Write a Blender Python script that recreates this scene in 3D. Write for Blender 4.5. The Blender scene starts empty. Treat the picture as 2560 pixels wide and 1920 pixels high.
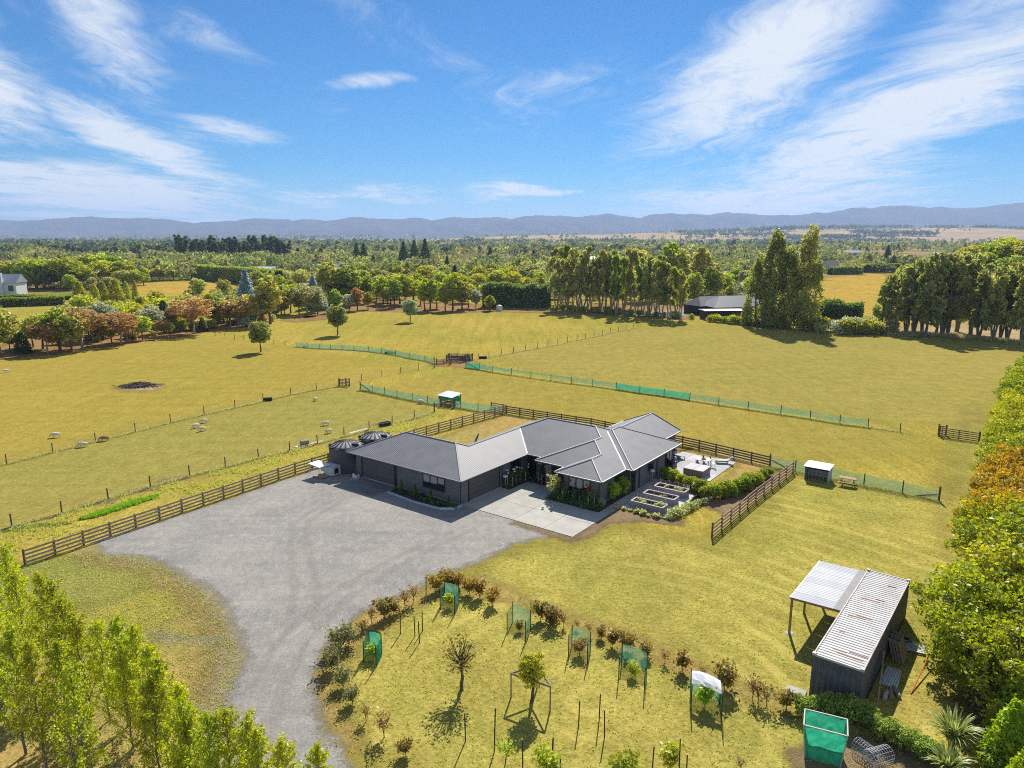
import bpy, bmesh, math, random
import numpy as np
from mathutils import Vector, Matrix
R = math.radians
SC = bpy.context.scene
COL = SC.collection

# ------------------------------------------------------------------ camera, sky, sun, exposure
cam_data = bpy.data.cameras.new('camera')
cam = bpy.data.objects.new('camera', cam_data); COL.objects.link(cam)
cam.location = (0, 0, 23.8)
cam.rotation_euler = (R(90 - 11.70), 0, 0)
cam_data.sensor_width = 36; cam_data.lens = 24.99
cam_data.clip_start = 0.5; cam_data.clip_end = 60000
SC.camera = cam

SUN_AZ, SUN_EL = R(77.8), R(40)             # towards the sun, counter-clockwise from +X
sun_dir = Vector((math.cos(SUN_AZ)*math.cos(SUN_EL), math.sin(SUN_AZ)*math.cos(SUN_EL), math.sin(SUN_EL)))
sl = bpy.data.lights.new('sun', 'SUN'); sl.energy = 4.6; sl.angle = R(0.53); sl.color = (1.0, 0.94, 0.83)
so = bpy.data.objects.new('sun', sl); COL.objects.link(so)
so.rotation_euler = (-sun_dir).to_track_quat('-Z', 'Y').to_euler()

world = bpy.data.worlds.new('World'); SC.world = world; world.use_nodes = True

class NT:
    """small helper to write node trees"""
    def __init__(s, tree): s.t = tree; s.n = tree.nodes; s.l = tree.links; s.n.clear()
    def add(s, typ, ins=None, **kw):
        nd = s.n.new(typ)
        for k, v in kw.items(): setattr(nd, k, v)
        for k, v in (ins or {}).items():
            sock = nd.inputs[k]
            if isinstance(v, bpy.types.NodeSocket): s.l.new(v, sock)
            else: sock.default_value = v
        return nd
    def math(s, op, a, b=0.0, c=None, clamp=False):
        ins = {0: a, 1: b}
        if c is not None: ins[2] = c
        return s.add('ShaderNodeMath', ins, operation=op, use_clamp=clamp).outputs[0]
    def noise(s, vec, scale, detail=3, rough=.55, dist=0, lac=2.0):
        return s.add('ShaderNodeTexNoise', {'Vector': vec, 'Scale': scale, 'Detail': detail, 'Roughness': rough, 'Distortion': dist, 'Lacunarity': lac}).outputs['Fac']
    def ramp(s, fac, stops, interp='LINEAR'):
        nd = s.add('ShaderNodeValToRGB', {0: fac}); cr = nd.color_ramp; cr.interpolation = interp
        while len(cr.elements) < len(stops): cr.elements.new(.5)
        for e, (p, c) in zip(cr.elements, stops):
            e.position = p; e.color = (*c, 1) if len(c) == 3 else c
        return nd.outputs[0]
    def mix(s, fac, a, b, blend='MIX'):
        nd = s.add('ShaderNodeMix', data_type='RGBA', blend_type=blend)
        for k, v in ((0, fac), (6, a), (7, b)):
            if isinstance(v, bpy.types.NodeSocket): s.l.new(v, nd.inputs[k])
            else: nd.inputs[k].default_value = v if not isinstance(v, tuple) or len(v) == 4 else (*v, 1)
        return nd.outputs[2]
    def step(s, v, lo, hi, a=0.0, b=1.0):
        return s.add('ShaderNodeMapRange', {0: v, 1: lo, 2: hi, 3: a, 4: b}, interpolation_type='SMOOTHSTEP').outputs[0]
    def mapping(s, vec, loc=(0, 0, 0), rot=(0, 0, 0), scale=(1, 1, 1)):
        return s.add('ShaderNodeMapping', {'Vector': vec, 'Location': loc, 'Rotation': rot, 'Scale': scale}).outputs[0]

def build_sky():
    t = NT(world.node_tree)
    sky = t.add('ShaderNodeTexSky', sky_type='NISHITA', sun_disc=False, sun_elevation=SUN_EL,
                sun_rotation=R(90)-SUN_AZ, altitude=60, air_density=1.0, dust_density=0.0, ozone_density=5.0)
    tint = t.mix(1.0, sky.outputs[0], (.245, .69, 1.0, 1), 'MULTIPLY')
    d = t.add('ShaderNodeTexCoord').outputs['Generated']
    xyz = t.add('ShaderNodeSeparateXYZ', {0: d})
    dx, dy, dz = xyz.outputs
    # a flat layer of cirrus far above: direction -> place on the layer
    h = t.math('MAXIMUM', t.math('ADD', dz, 0.045), 0.02)
    p = t.add('ShaderNodeCombineXYZ', {0: t.math('DIVIDE', dx, h), 1: t.math('DIVIDE', dy, h), 2: 0.0}).outputs[0]
    warp = t.add('ShaderNodeTexNoise', {'Vector': p, 'Scale': .55, 'Detail': 2.0, 'Roughness': .55}).outputs['Color']
    wv = t.add('ShaderNodeVectorMath', {0: warp, 1: (.5, .5, .5)}, operation='SUBTRACT').outputs[0]
    wv = t.add('ShaderNodeVectorMath', {0: wv, 'Scale': 1.5}, operation='SCALE').outputs[0]
    pw = t.add('ShaderNodeVectorMath', {0: p, 1: wv}, operation='ADD').outputs[0]
    fibre = t.noise(t.mapping(pw, rot=(0, 0, R(8)), scale=(1.5, .34, 1)), 1.35, 5, .64, .5)
    wisp = t.noise(t.mapping(pw, loc=(5.3, 2.2, 0), rot=(0, 0, R(-14)), scale=(2.6, 1.0, 1)), 2.6, 5, .68, .4)
    # where the banks of cirrus lie, as (bearing from +Y, height) in radians
    az = t.math('ARCTAN2', dx, dy); el = t.math('ARCSINE', dz)
    ae = t.add('ShaderNodeCombineXYZ', {0: az, 1: el, 2: 0.0}).outputs[0]
    aw = t.add('ShaderNodeVectorMath', {0: ae, 1: t.add('ShaderNodeVectorMath', {0: wv, 'Scale': .045}, operation='SCALE').outputs[0]}, operation='ADD').outputs[0]
    out = t.add('ShaderNodeVectorMath', {0: t.add('ShaderNodeVectorMath', {0: ae, 1: (0, .12, 0)}, operation='SUBTRACT').outputs[0], 1: (.9, 4.2, 0)}, operation='MULTIPLY').outputs[0]
    out = t.add('ShaderNodeVectorMath', {0: out}, operation='LENGTH').outputs['Value']
    cover = t.math('MULTIPLY', t.step(t.noise(t.mapping(p, loc=(1.7, .4, 0)), .55, 2, .5), .40, .62), t.step(out, .70, 1.0, .12, .95))  # generic cirrus, thickened out of view to add whiter fill light
    banks = ((.47, .135, 27, .34, .085, 1.15), (.315, .215, 38, .25, .10, 1.1), (.34, .045, 4, .26, .045, 1.05), (.60, .275, 25, .20, .05, .9),
             (-.52, .052, -5, .24, .050, 1.2), (-.46, .115, -24, .19, .034, 1.1), (-.62, .165, -15, .12, .06, 1.1), (-.50, .245, -50, .16, .055, .9),
             (-.64, .245, -60, .10, .045, .9), (-.19, .187, 3, .08, .014, .9), (-.38, .235, -15, .09, .03, .7), (-.36, .133, -5, .09, .026, .8), (-.12, .24, -32, .24, .05, .5),
             (.02, .060, 0, .13, .014, 1.0), (-.22, .055, 0, .2, .022, .8), (.06, .19, 12, .14, .05, .6))
    for (a, e, rot, ra, re, amp) in banks:
        q = t.add('ShaderNodeVectorMath', {0: aw, 1: (a, e, 0)}, operation='SUBTRACT').outputs[0]
        q = t.mapping(q, rot=(0, 0, -R(rot)))
        q = t.add('ShaderNodeVectorMath', {0: q, 1: (1/ra, 1/re, 0)}, operation='MULTIPLY').outputs[0]
        ln = t.add('ShaderNodeVectorMath', {0: q}, operation='LENGTH').outputs['Value']
        cover = t.math('MAXIMUM', cover, t.math('MULTIPLY', t.step(ln, 1.25, .12), amp))
    f = t.math('ADD', t.math('MULTIPLY', fibre, .55), t.math('MULTIPLY', wisp, .45))
    dens = t.math('MULTIPLY', t.step(t.math('ADD', f, t.math('MULTIPLY', cover, .31)), .54, .88), t.math('ADD', t.math('MULTIPLY', cover, .9), .1))
    veil = t.step(dz, .11, .0, 0, .20)
    dens = t.math('MINIMUM', t.math('ADD', t.math('MULTIPLY', dens, .96), t.math('MULTIPLY', veil, t.math('ADD', t.math('MULTIPLY', fibre, .6), .5))), .96)
    dens = t.math('MULTIPLY', dens, t.step(dz, -.02, .0))
    col = t.mix(dens, tint, CLOUD)
    bg = t.add('ShaderNodeBackground', {'Color': col, 'Strength': SKY_STRENGTH})
    t.add('ShaderNodeOutputWorld', {'Surface': bg.outputs[0]})
SKY_STRENGTH = 0.0535
CLOUD = (9.0, 9.6, 10.2, 1)
build_sky()
world.cycles.sampling_method = 'MANUAL'; world.cycles.sample_map_resolution = 256

SC.view_settings.view_transform = 'Standard'
SC.view_settings.look = 'None'
SC.view_settings.exposure = 0.78
SC.view_settings.gamma = 1.0
SC.view_settings.use_curve_mapping = False
SC.render.engine = 'CYCLES'
cy = SC.cycles
cy.max_bounces = 6; cy.diffuse_bounces = 3; cy.glossy_bounces = 2; cy.transmission_bounces = 4
cy.transparent_max_bounces = 12; cy.volume_bounces = 0
cy.caustics_reflective = False; cy.caustics_refractive = False
cy.filter_width = 1.0
cy.use_denoising = False
cy.use_adaptive_sampling = True; cy.adaptive_threshold = .006; cy.adaptive_min_samples = 32

# ------------------------------------------------------------------ materials
MATS = {}
def principled(name, base, base2=None, scale=6, detail=4, lo=.35, hi=.65, rough=.8, bump=0, bscale=None, metal=0, spec=.3, alpha=None, stretch=(1, 1, 1), coat=0):
    if name in MATS: return MATS[name]
    m = bpy.data.materials.new(name); m.use_nodes = True; t = NT(m.node_tree)
    co = t.add('ShaderNodeTexCoord').outputs['Object']
    if stretch != (1, 1, 1): co = t.mapping(co, scale=stretch)
    col = (*base, 1)
    b = t.add('ShaderNodeBsdfPrincipled', {'Roughness': rough, 'Metallic': metal, 'Specular IOR Level': spec, 'Coat Weight': coat})
    if base2:
        n = t.noise(co, scale, detail)
        c = t.mix(t.step(n, lo, hi), col, (*base2, 1))
        rnd = t.add('ShaderNodeObjectInfo').outputs['Random']
        hs = t.add('ShaderNodeHueSaturation', {'Value': t.math('ADD', t.math('MULTIPLY', rnd, .22), .89), 'Color': c})
        t.l.new(hs.outputs[0], b.inputs['Base Color'])
    else: b.inputs['Base Color'].default_value = col
    if bump:
        bn = t.add('ShaderNodeBump', {'Height': t.noise(co, bscale or scale*3, 5), 'Strength': 1.0, 'Distance': bump})
        t.l.new(bn.outputs[0], b.inputs['Normal'])
    sh = b.outputs[0]
    if alpha is not None:
        tr = t.add('ShaderNodeBsdfTransparent')
        sh = t.add('ShaderNodeMixShader', {0: alpha, 1: tr.outputs[0], 2: sh}).outputs[0]
    t.add('ShaderNodeOutputMaterial', {'Surface': sh})
    MATS[name] = m; return m

LEAF_GAIN = 2.9
def foliage(name, c1, c2, c3=None, trans=.5, vary=.35):
    """leaf colour varies from leaf to leaf (attribute v) and from plant to plant"""
    if name in MATS: return MATS[name]
    m = bpy.data.materials.new(name); m.use_nodes = True; t = NT(m.node_tree)
    v = t.add('ShaderNodeAttribute', attribute_name='v').outputs['Fac']
    c1, c2, c3 = [tuple(min(.55, q*LEAF_GAIN) for q in c) if c else None for c in (c1, c2, c3)]
    stops = [(0.0, c1), (.75, c2)] + ([(.93, c3)] if c3 else [])
    c = t.ramp(v, stops)
    rnd = t.add('ShaderNodeObjectInfo').outputs['Random']
    r2 = t.math('FRACT', t.math('MULTIPLY', rnd, 7.31))
    hs = t.add('ShaderNodeHueSaturation', {'Hue': t.math('ADD', t.math('MULTIPLY', r2, .028), .486),
               'Value': t.math('ADD', t.math('MULTIPLY', rnd, vary), 1-vary/2), 'Color': c}).outputs[0]
    d = t.add('ShaderNodeBsdfDiffuse', {'Color': hs})
    tr = t.add('ShaderNodeBsdfTranslucent', {'Color': t.add('ShaderNodeHueSaturation', {'Saturation': 1.1, 'Value': 1.25, 'Color': hs}).outputs[0]})
    mx = t.add('ShaderNodeMixShader', {0: trans, 1: d.outputs[0], 2: tr.outputs[0]})
    gl = t.add('ShaderNodeBsdfGlossy', {'Roughness': .45, 'Color': (.8, .85, .8, 1)})
    mx = t.add('ShaderNodeMixShader', {0: .035, 1: mx.outputs[0], 2: gl.outputs[0]})
    t.add('ShaderNodeOutputMaterial', {'Surface': mx.outputs[0]})
    MATS[name] = m; return m

# ------------------------------------------------------------------ meshes and objects
class MB:
    """collects simple solids into one mesh"""
    def __init__(s): s.v = []; s.f = []
    def add(s, vs, fs):
        o = len(s.v); s.v += [tuple(p) for p in vs]; s.f += [tuple(i+o for i in f) for f in fs]; return s
    def box(s, c, size, rz=0, ry=0, rx=0):
        m = Matrix.Translation(c) @ Matrix.Rotation(rz, 4, 'Z') @ Matrix.Rotation(ry, 4, 'Y') @ Matrix.Rotation(rx, 4, 'X')
        x, y, z = size[0]/2, size[1]/2, size[2]/2
        vs = [m @ Vector(p) for p in ((-x,-y,-z),(x,-y,-z),(x,y,-z),(-x,y,-z),(-x,-y,z),(x,-y,z),(x,y,z),(-x,y,z))]
        return s.add(vs, [(0,3,2,1),(4,5,6,7),(0,1,5,4),(1,2,6,5),(2,3,7,6),(3,0,4,7)])
    def beam(s, a, b, w, h, up=(0, 0, 1)):
        """rectangular bar from a to b, w across and h along 'up'"""
        a, b = Vector(a), Vector(b); d = (b-a).normalized(); u = Vector(up)
        if abs(d.dot(u)) > .98: u = Vector((1, 0, 0))
        sd = d.cross(u).normalized(); u = sd.cross(d).normalized()
        vs = []
        for p in (a, b):
            for i, j in ((-1,-1),(1,-1),(1,1),(-1,1)): vs.append(p + sd*(i*w/2) + u*(j*h/2))
        return s.add(vs, [(0,1,2,3),(7,6,5,4),(0,4,5,1),(1,5,6,2),(2,6,7,3),(3,7,4,0)])
    def tube(s, pts, rad, n=6, cap=True):
        pts = [Vector(p) for p in pts]
        if not hasattr(rad, '__len__'): rad = [rad]*len(pts)
        vs, fs = [], []
        for k, p in enumerate(pts):
            d = (pts[min(k+1, len(pts)-1)] - pts[max(k-1, 0)]).normalized()
            u = Vector((0, 0, 1)) if abs(d.z) < .9 else Vector((1, 0, 0))
            a = d.cross(u).normalized(); b = d.cross(a)
            for i in range(n):
                w = 2*math.pi*i/n; vs.append(p + (a*math.cos(w) + b*math.sin(w))*rad[k])
        for k in range(len(pts)-1):
            for i in range(n):
                j = (i+1) % n; fs.append((k*n+i, k*n+j, (k+1)*n+j, (k+1)*n+i))
        if cap: fs += [tuple(range(n))[::-1], tuple(range((len(pts)-1)*n, len(pts)*n))]
        return s.add(vs, fs)
    def lathe(s, prof, n=24, c=(0, 0, 0), cap=True):
        vs, fs = [], []
        for r, z in prof:
            for i in range(n):
                w = 2*math.pi*i/n; vs.append((c[0]+r*math.cos(w), c[1]+r*math.sin(w), c[2]+z))
        for k in range(len(prof)-1):
            for i in range(n):
                j = (i+1) % n; fs.append((k*n+i, k*n+j, (k+1)*n+j, (k+1)*n+i))
        if cap: fs += [tuple(range(n))[::-1], tuple(range((len(prof)-1)*n, len(prof)*n))]
        return s.add(vs, fs)
    def prism(s, poly, z0, z1):
        n = len(poly)
        vs = [(x, y, z0) for x, y in poly] + [(x, y, z1) for x, y in poly]
        return s.add(vs, [tuple(range(n))[::-1], tuple(range(n, 2*n))] + [(i, (i+1) % n, (i+1) % n+n, i+n) for i in range(n)])
    def mesh(s, name, mat=None, smooth=False):
        me = bpy.data.meshes.new(name); me.from_pydata(s.v, [], s.f)
        if mat: me.materials.append(mat)
        if smooth: me.polygons.foreach_set('use_smooth', [True]*len(me.polygons))
        me.update(); return me
    def build(s, name, mat, parent=None, smooth=False, bevel=0):
        o = bpy.data.objects.new(name, s.mesh(name, mat, smooth)); COL.objects.link(o); o.parent = parent
        if bevel:
            md = o.modifiers.new('bevel', 'BEVEL'); md.width = bevel; md.segments = 1; md.limit_method = 'ANGLE'
        return o

def inst(name, me, parent=None, loc=(0, 0, 0), rot=(0, 0, 0), scale=(1, 1, 1), mat=None):
    o = bpy.data.objects.new(name, me); COL.objects.link(o); o.parent = parent
    o.location = loc; o.rotation_euler = rot; o.scale = scale
    if mat:
        o.material_slots[0].link = 'OBJECT'; o.material_slots[0].material = mat
    return o

def tag(o, label, cat, group=None):
    o['label'] = label; o['category'] = cat
    if group: o['group'] = group
    return o
def thing(name, label, cat, loc=(0, 0, 0), rz=0, group=None, scale=(1, 1, 1)):
    o = bpy.data.objects.new(name, None); COL.objects.link(o)
    o.empty_display_size = .3; o.location = loc; o.rotation_euler = (0, 0, rz); o.scale = scale
    return tag(o, label, cat, group)
def kind(o, k): o['kind'] = k; return o

def copy_thing(src, loc, rz, label, group=None, scale=None):
    r = src.copy(); COL.objects.link(r); r.location = loc; r.rotation_euler = (0, 0, rz)
    if scale: r.scale = scale
    r['label'] = label
    if group: r['group'] = group
    for ch in src.children:
        c = ch.copy(); COL.objects.link(c); c.parent = r
        for gch in ch.children:
            d = gch.copy(); COL.objects.link(d); d.parent = c
    return r

ONES = ['first','second','third','fourth','fifth','sixth','seventh','eighth','ninth','tenth','eleventh','twelfth','thirteenth','fourteenth','fifteenth','sixteenth','seventeenth','eighteenth','nineteenth']
def nth(i):
    """1 -> first"""
    if i < 20: return ONES[i-1]
    tens = {2: 'twent', 3: 'thirt', 4: 'fort', 5: 'fift'}[i//10]
    return tens+'ieth' if i % 10 == 0 else tens+'y-'+ONES[i % 10-1]

def np_mesh(name, V, F, mat=None, v=None, col=None, smooth=False):
    """quads or triangles from numpy arrays, with an optional per-face value v or colour col"""
    V = np.asarray(V, dtype=np.float32); F = np.asarray(F, dtype=np.int32); k = F.shape[1]
    me = bpy.data.meshes.new(name)
    me.vertices.add(len(V)); me.vertices.foreach_set('co', V.ravel())
    me.loops.add(F.size); me.loops.foreach_set('vertex_index', F.ravel())
    me.polygons.add(len(F)); me.polygons.foreach_set('loop_start', np.arange(0, F.size, k, dtype=np.int32))
    if smooth: me.polygons.foreach_set('use_smooth', np.ones(len(F), dtype=bool))
    if v is not None:
        a = me.attributes.new('v', 'FLOAT', 'FACE'); a.data.foreach_set('value', np.asarray(v, dtype=np.float32))
    if col is not None:
        a = me.attributes.new('col', 'FLOAT_COLOR', 'FACE')
        c4 = np.ones((len(F), 4), dtype=np.float32); c4[:, :3] = col; a.data.foreach_set('color', c4.ravel())
    if mat: me.materials.append(mat)
    me.update(calc_edges=True); me.validate(); return me
def obj(name, me, parent=None):
    o = bpy.data.objects.new(name, me); COL.objects.link(o); o.parent = parent; return o

# house frame: x' along the garage front, y' to the back, origin under the garage roof corner
HO, HA = Vector((-4.53, 59.83, 0)), R(-36.5)
def hw(x, y, z=0):
    c, s = math.cos(HA), math.sin(HA)
    return (HO.x + c*x - s*y, HO.y + s*x + c*y, z)
# measured positions on the ground, metres: camera above the origin, +Y away from it
RAIL_YARD = [(-36.1,48.9),(-35.42,50.66),(-34.31,51.97),(-33.19,53.31),(-30.67,56.66)]
WIRE_NEAR = [(-41.95,55.99),(-39.58,58.9),(-37.43,62.38),(-35.1,65.56),(-32.78,68.88),(-30.27,71.74),(-27.81,74.74),(-25.26,77.51),(-22.88,80.46),(-20.46,83.55),(-18.02,86.63),(-15.6,89.54),(-13.08,92.38),(-10.79,95.9)]
WIRE_MID = [(-54,72.67),(-51.83,76.98),(-49.46,81.27),(-46.93,85.52),(-44.67,90.07),(-42.07,94.26),(-39.37,98.24),(-36.78,102.38),(-34.04,106.81),(-31.05,110.33),(-28.05,113.46)]
WIRE_MID2 = [(-27.07,113.66),(-25.41,117.84),(-22.64,121.51),(-19.86,124.69),(-17.1,128.15),(-14.42,129.83)]
NET_FAR = [(-47.64,155.41),(-44.65,153.94),(-41.83,152.69),(-39.22,152.15),(-36.56,151.45),(-33.78,150.58),(-30.44,149.03),(-27.23,146.69),(-23.85,144.09),(-20.42,140.36),(-17.05,137.4),(-14.88,134.13)]
WIRE_FIELD = [(-62.92,165.51),(-53.8,159.09),(-50.69,157.35)]
NET_LONG = [(-8.54,130.02),(-5.98,127.96),(-3.45,125.68),(-0.09,122.94),(3.25,120.32),(6.59,117.92),(9.85,115.49),(13.16,113.39),(16.59,110.81),(19.9,108.13),(23.19,105.87),(26.45,103.12),(29.91,100.14),(33.27,97.41),(36.8,94.52),(39.86,92.11),(42.62,89.47),(45.43,87.7),(48.3,85.42)]
NET_NEAR = [(-24.05,110.33),(-21.89,108.82),(-19.56,106.81),(-17.41,105.05),(-14.8,102.92),(-12.31,101.12),(-10.16,99.29),(-8.28,98.52),(-7.25,97.99),(-4.73,96.27),(-1.3,95.3)]
NET_RIGHT = [(27.31,71.93),(29.3,70.3),(31.9,68.2),(34.4,66.08),(37.03,63.98),(39.23,61.83)]
WIRE_FAR = [(-4.64,141.74),(-2.18,144.32),(0.33,147.3),(2.91,150.4),(5.51,153.14),(7.97,156.15),(10.29,158.22),(12.79,162.7),(15.32,165.9),(17.51,168.42),(19.92,171.43),(22.39,174.97),(25.04,179.54),(27.37,181.57),(29.89,185.29),(32.28,188.18)]
WIRE_BELT = [(-101.04,138.97),(-98.25,140.62),(-96.54,143.88),(-95.44,146.85),(-92.98,148.37),(-91.86,152.33),(-90.73,155.64),(-87.99,156.49),(-86.87,159.98),(-85.98,165.51),(-83.99,168.42),(-82.22,171.43),(-80.23,174.54),(-78.01,176.68),(-72.51,172.45),(-68.91,169.41),(-66.02,167.83),(-62.94,165.51)]
SHEEP = [(-90.39,124.99),(-55.23,83.02),(-49.59,79.04),(-48.5,81.52),(-40.19,87.44),(-40.28,89.91),(-38.75,85.95),(-29.12,102.67),(-24,88.66),(-22.67,84.97),(-13.3,100.88),(-45.33,154.67)]
DRIVE = [(-33.24,52.92),(-30.48,56.28),(-26.11,62.48),(-23.85,66.02),(-21.3,69.39),(-21.07,71.3),(-16.6,71),(-15,69.5),(-9,64.5),(-3,60.5),(1,57.3),(4.83,53.11),(3.93,54.43),(1.6,53.26),(0.03,52.47),(-1.47,50.59),(-2.88,49.04),(-4.25,48.09),(-5.54,46.77),(-6.46,45.24),(-7.7,43.97),(-8.64,43.36),(-9.55,42.27),(-10.32,40.83),(-10.86,39.34),(-11.13,37.94),(-11.13,36.5),(-10.97,35.15),(-10.7,34),(-10.21,32.7),(-9.53,31.29),(-8.88,30.26),(-8.23,29.37),(-7.31,28.28),(-8.2,25),(-14.5,25),(-12.87,28.4),(-13.66,30.26),(-14.17,31.98),(-15.1,33.74),(-15.1,35.53),(-15.3,37.03),(-15.77,38.31),(-16.97,40.02),(-18.07,41.87),(-19.27,43.89),(-21.35,45.85),(-23.72,47.5),(-25.91,49.25),(-27.53,50.17),(-29.21,50.44),(-31.06,50.58)]
SIDE_TRACK = [(-26.31,40.02),(-25.64,40.2),(-22.95,39.84),(-19.28,39.15),(-17.46,39.32),(-16.05,38.31),(-16.35,37.66),(-18.45,38.31),(-21.56,38.98),(-24.48,39.15),(-25.9,39.32)]
GUARDS = [((-4.67,42.35),(-3.68,41.7),(-3.51,43.11)),((-8.45,36.5),(-7.66,36.06),(-7.57,37.27)),((-0.3,39.63),(0.8,38.63),(1.15,39.93)),((3.27,37.1),(4.28,36.36),(4.57,37.48)),((5.84,34.85),(7.09,33.97),(7.5,35.53)),((9.17,32.32),(10.46,31.41),(10.79,32.82))]
STAKES = [((-6.83,39.48),1.35),((-5.9,39.2),1.34),((-5.53,38.49),1.41),((-5.51,39.78),1.31),((-5.84,44.42),1.29),((-2.24,30.03),1.49),((-0.84,29.28),2.35),((0.49,28.28),1.39),((1.89,28.94),1.04),((3.3,31.08),1.4),((4.36,31.45),1.52),((4.49,30.31),1.45),((1.88,29),0.97),((2.19,28.04),0.82),((6.36,28.04),1.3),((7.59,28.04),1.69),((7.93,28.04),0.85)]
SHRUBS_LEFT = [(-5.2,44.8,1.2,'o'),(-4.6,45.6,1.1,'o'),(-4.1,45.1,1.1,'o'),(-3.7,45.3,1,'o'),(-2.9,44.4,1.1,'o'),(-2.2,44,1.2,'o'),(-1.3,43,1.1,'o'),(-6.5,43.3,1.2,'s'),(-7,42.7,1.2,'s'),(-7.6,41.8,1,'b'),(-8.1,41.3,1.3,'b'),(-8.8,40.7,1.1,'s'),(-9.2,39.7,0.7,'b'),(-9.7,38.4,1.2,'g'),(-10.1,37.9,1.4,'g'),(-10.2,37.1,0.9,'g'),(-10,35.8,1.3,'g'),(-9.1,34.3,1.1,'g'),(-8.3,32.8,1,'g'),(-7.3,31.5,0.9,'s'),(-6.2,30.3,1.3,'s'),(-5,29.1,0.8,'b')]
SHRUBS_RIGHT = [(1.8,41.1,1.2,'b'),(2.5,40.3,1.2,'b'),(2.6,41,0.9,'b'),(3.2,40.3,0.9,'s'),(4,40,0.7,'s'),(4.7,39.4,0.8,'s'),(5.4,39,0.8,'b'),(6,38.1,1,'b'),(6.8,37.7,1.1,'b'),(7.7,37,0.9,'b'),(8.7,36.4,0.8,'s'),(9.5,35.7,1.1,'b'),(10.5,35,0.8,'s'),(11.4,34,1.5,'b'),(12.6,33.2,1.2,'s'),(12.9,33,1,'s'),(13.2,32.7,1.2,'s'),(14.1,32.4,1,'b')]
POPLARS = [(-29.98,39.08,6),(-27,35.79,6),(-25.64,35.5,5.9),(-24.27,34.53,5.9),(-21.29,31.75,5.8),(-19.04,31.09,5.8),(-17.83,30.33,5.8),(-16.36,28.85,5.7),(-15.5,27.96,5.7),(-13.9,26.25,5.6),(-13.25,25.5,5.6),(-12.01,24.51,5.6),(-11.29,24.65,5.5),(-10.45,24.52,5.5),(-9.73,23.86,5.4),(-8.53,23.23,5.4),(-7.24,22.95,5.4),(-22.8,29.15,6.6),(-21.2,28.2,6.4),(-20.1,28.5,6.2),(-25,31,6.6),(-27.5,32.6,6.8),(-18.4,26.6,6.2),(-23.6,34,5.2),(-20.2,31.6,5.4),(-18,29.6,5),(-15.6,27.2,5.2),(-29.5,36.5,6.4),(-13.2,25.6,4.8)]
BELT_LEFT = [(-103.1,141.7,10.5,'olive'),(-105.4,147.6,5.6,'olive'),(-101.7,146.1,4.6,'dark'),(-105.8,155.6,6.7,'lime'),(-101.6,152.3,8,'olive'),(-97,146.8,6.9,'brown'),(-95.9,149.2,9.2,'green'),(-93.5,149.2,8.3,'olive'),(-93.5,153.1,9.1,'brown'),(-97.9,164.6,7.3,'brown'),(-96.3,166.5,9.3,'silver'),(-91.4,160.9,6.6,'green'),(-88.8,160,7.5,'brown'),(-89.3,163.6,6.6,'brown'),(-87.2,166.5,5.8,'lime'),(-84.5,166.5,2.2,'olive'),(-85.5,172.4,4.1,'brown'),(-92.2,188.2,7.1,'dark'),(-84.7,174.5,3.2,'lime'),(-85,181.1,3.9,'lime'),(-79.9,177.8,9.4,'brown'),(-79.2,181.1,3.6,'dark'),(-80.3,190.7,9,'green'),(-75.9,190.7,7.5,'brown'),(-73.7,190.7,8.1,'brown'),(-72.2,193.2,8.8,'olive')]
BELT_MID = [(-69.3,197.1,8.5,'silver'),(-67.2,197.1,12.6,'olive'),(-72.3,222.8,8.7,'olive'),(-70.4,226.3,9.1,'lime'),(-64.3,222.8,9,'pale'),(-67.1,241.2,10.1,'blue'),(-63.2,235.4,7,'blue'),(-64.6,251.5,15.3,'olive'),(-63.1,253.7,8.2,'yellow'),(-59.8,253.7,11,'green'),(-57.5,251.5,14.1,'green'),(-56.2,258.2,8.7,'green'),(-52.9,260.5,9.6,'green'),(-50.9,267.6,7.3,'yellow'),(-46.6,258.2,10,'lime'),(-43.3,253.7,9.8,'lime'),(-40.4,244.4,9.9,'green'),(-40.7,258.2,10.4,'lime'),(-38,253.7,10.2,'lime'),(-35.7,258.2,9.3,'lime'),(-32.6,253.7,9.4,'lime'),(-28.7,234.2,10.1,'lime'),(-26.8,232.7,9.8,'lime'),(-25.5,241.2,8.9,'lime'),(-21.8,232.7,8,'olive'),(-19.6,235.4,11.6,'lime'),(-16.6,236.5,9.2,'olive'),(-14.8,243.2,8.4,'olive'),(-12.1,239.2,6.2,'silver'),(-7.2,232.7,5.1,'lime')]
GUMS = [(15,237.3,18.2),(17.8,258.2,22),(18.7,237.3,17.5),(22,258.2,21.4),(22,235.4,21.8),(23.6,238.1,20.5),(25.4,239.2,17.4),(26.8,241.2,16.6),(28.9,234.2,19.4),(30.6,232.7,20.2),(32.7,235.4,19.4),(32.4,221.1,19.3),(37.2,237.3,20.5),(37.6,225.6,20.8),(39.2,222.8,20.2),(41,222.1,18.6),(42.6,220.1,19.3),(46.5,229.8,18.8),(44.8,212.4,17.8),(46.1,209.4,17.6),(51.3,222.8,14.3),(49.6,208.5,15)]
GUMS_BACK = [(48.8,272.5,21.3),(61.4,277.7,23),(63,272.5,20.4),(80.6,306.6,21.2),(75.8,272.5,13.5),(79.5,277.7,12),(64.9,253.7,12.2)]
RIGHT_GROUP = [(96.6,183.7,13.1),(98.7,182.4,14.6),(100.1,179.7,16.7),(100.1,176.3,18.5),(103.1,177.8,17.5),(100.2,171.3,20),(105.5,175.8,19.2),(105.8,173.8,19.9),(107.2,173.8,19.2),(113.8,181,19.7),(114.4,176.3,19.5),(111.4,168.4,16.2),(113,165.7,16.7),(117.8,170.3,17.1),(118,168,17.8),(116.1,160.6,18.4),(121.2,166.1,17.9)]
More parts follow.
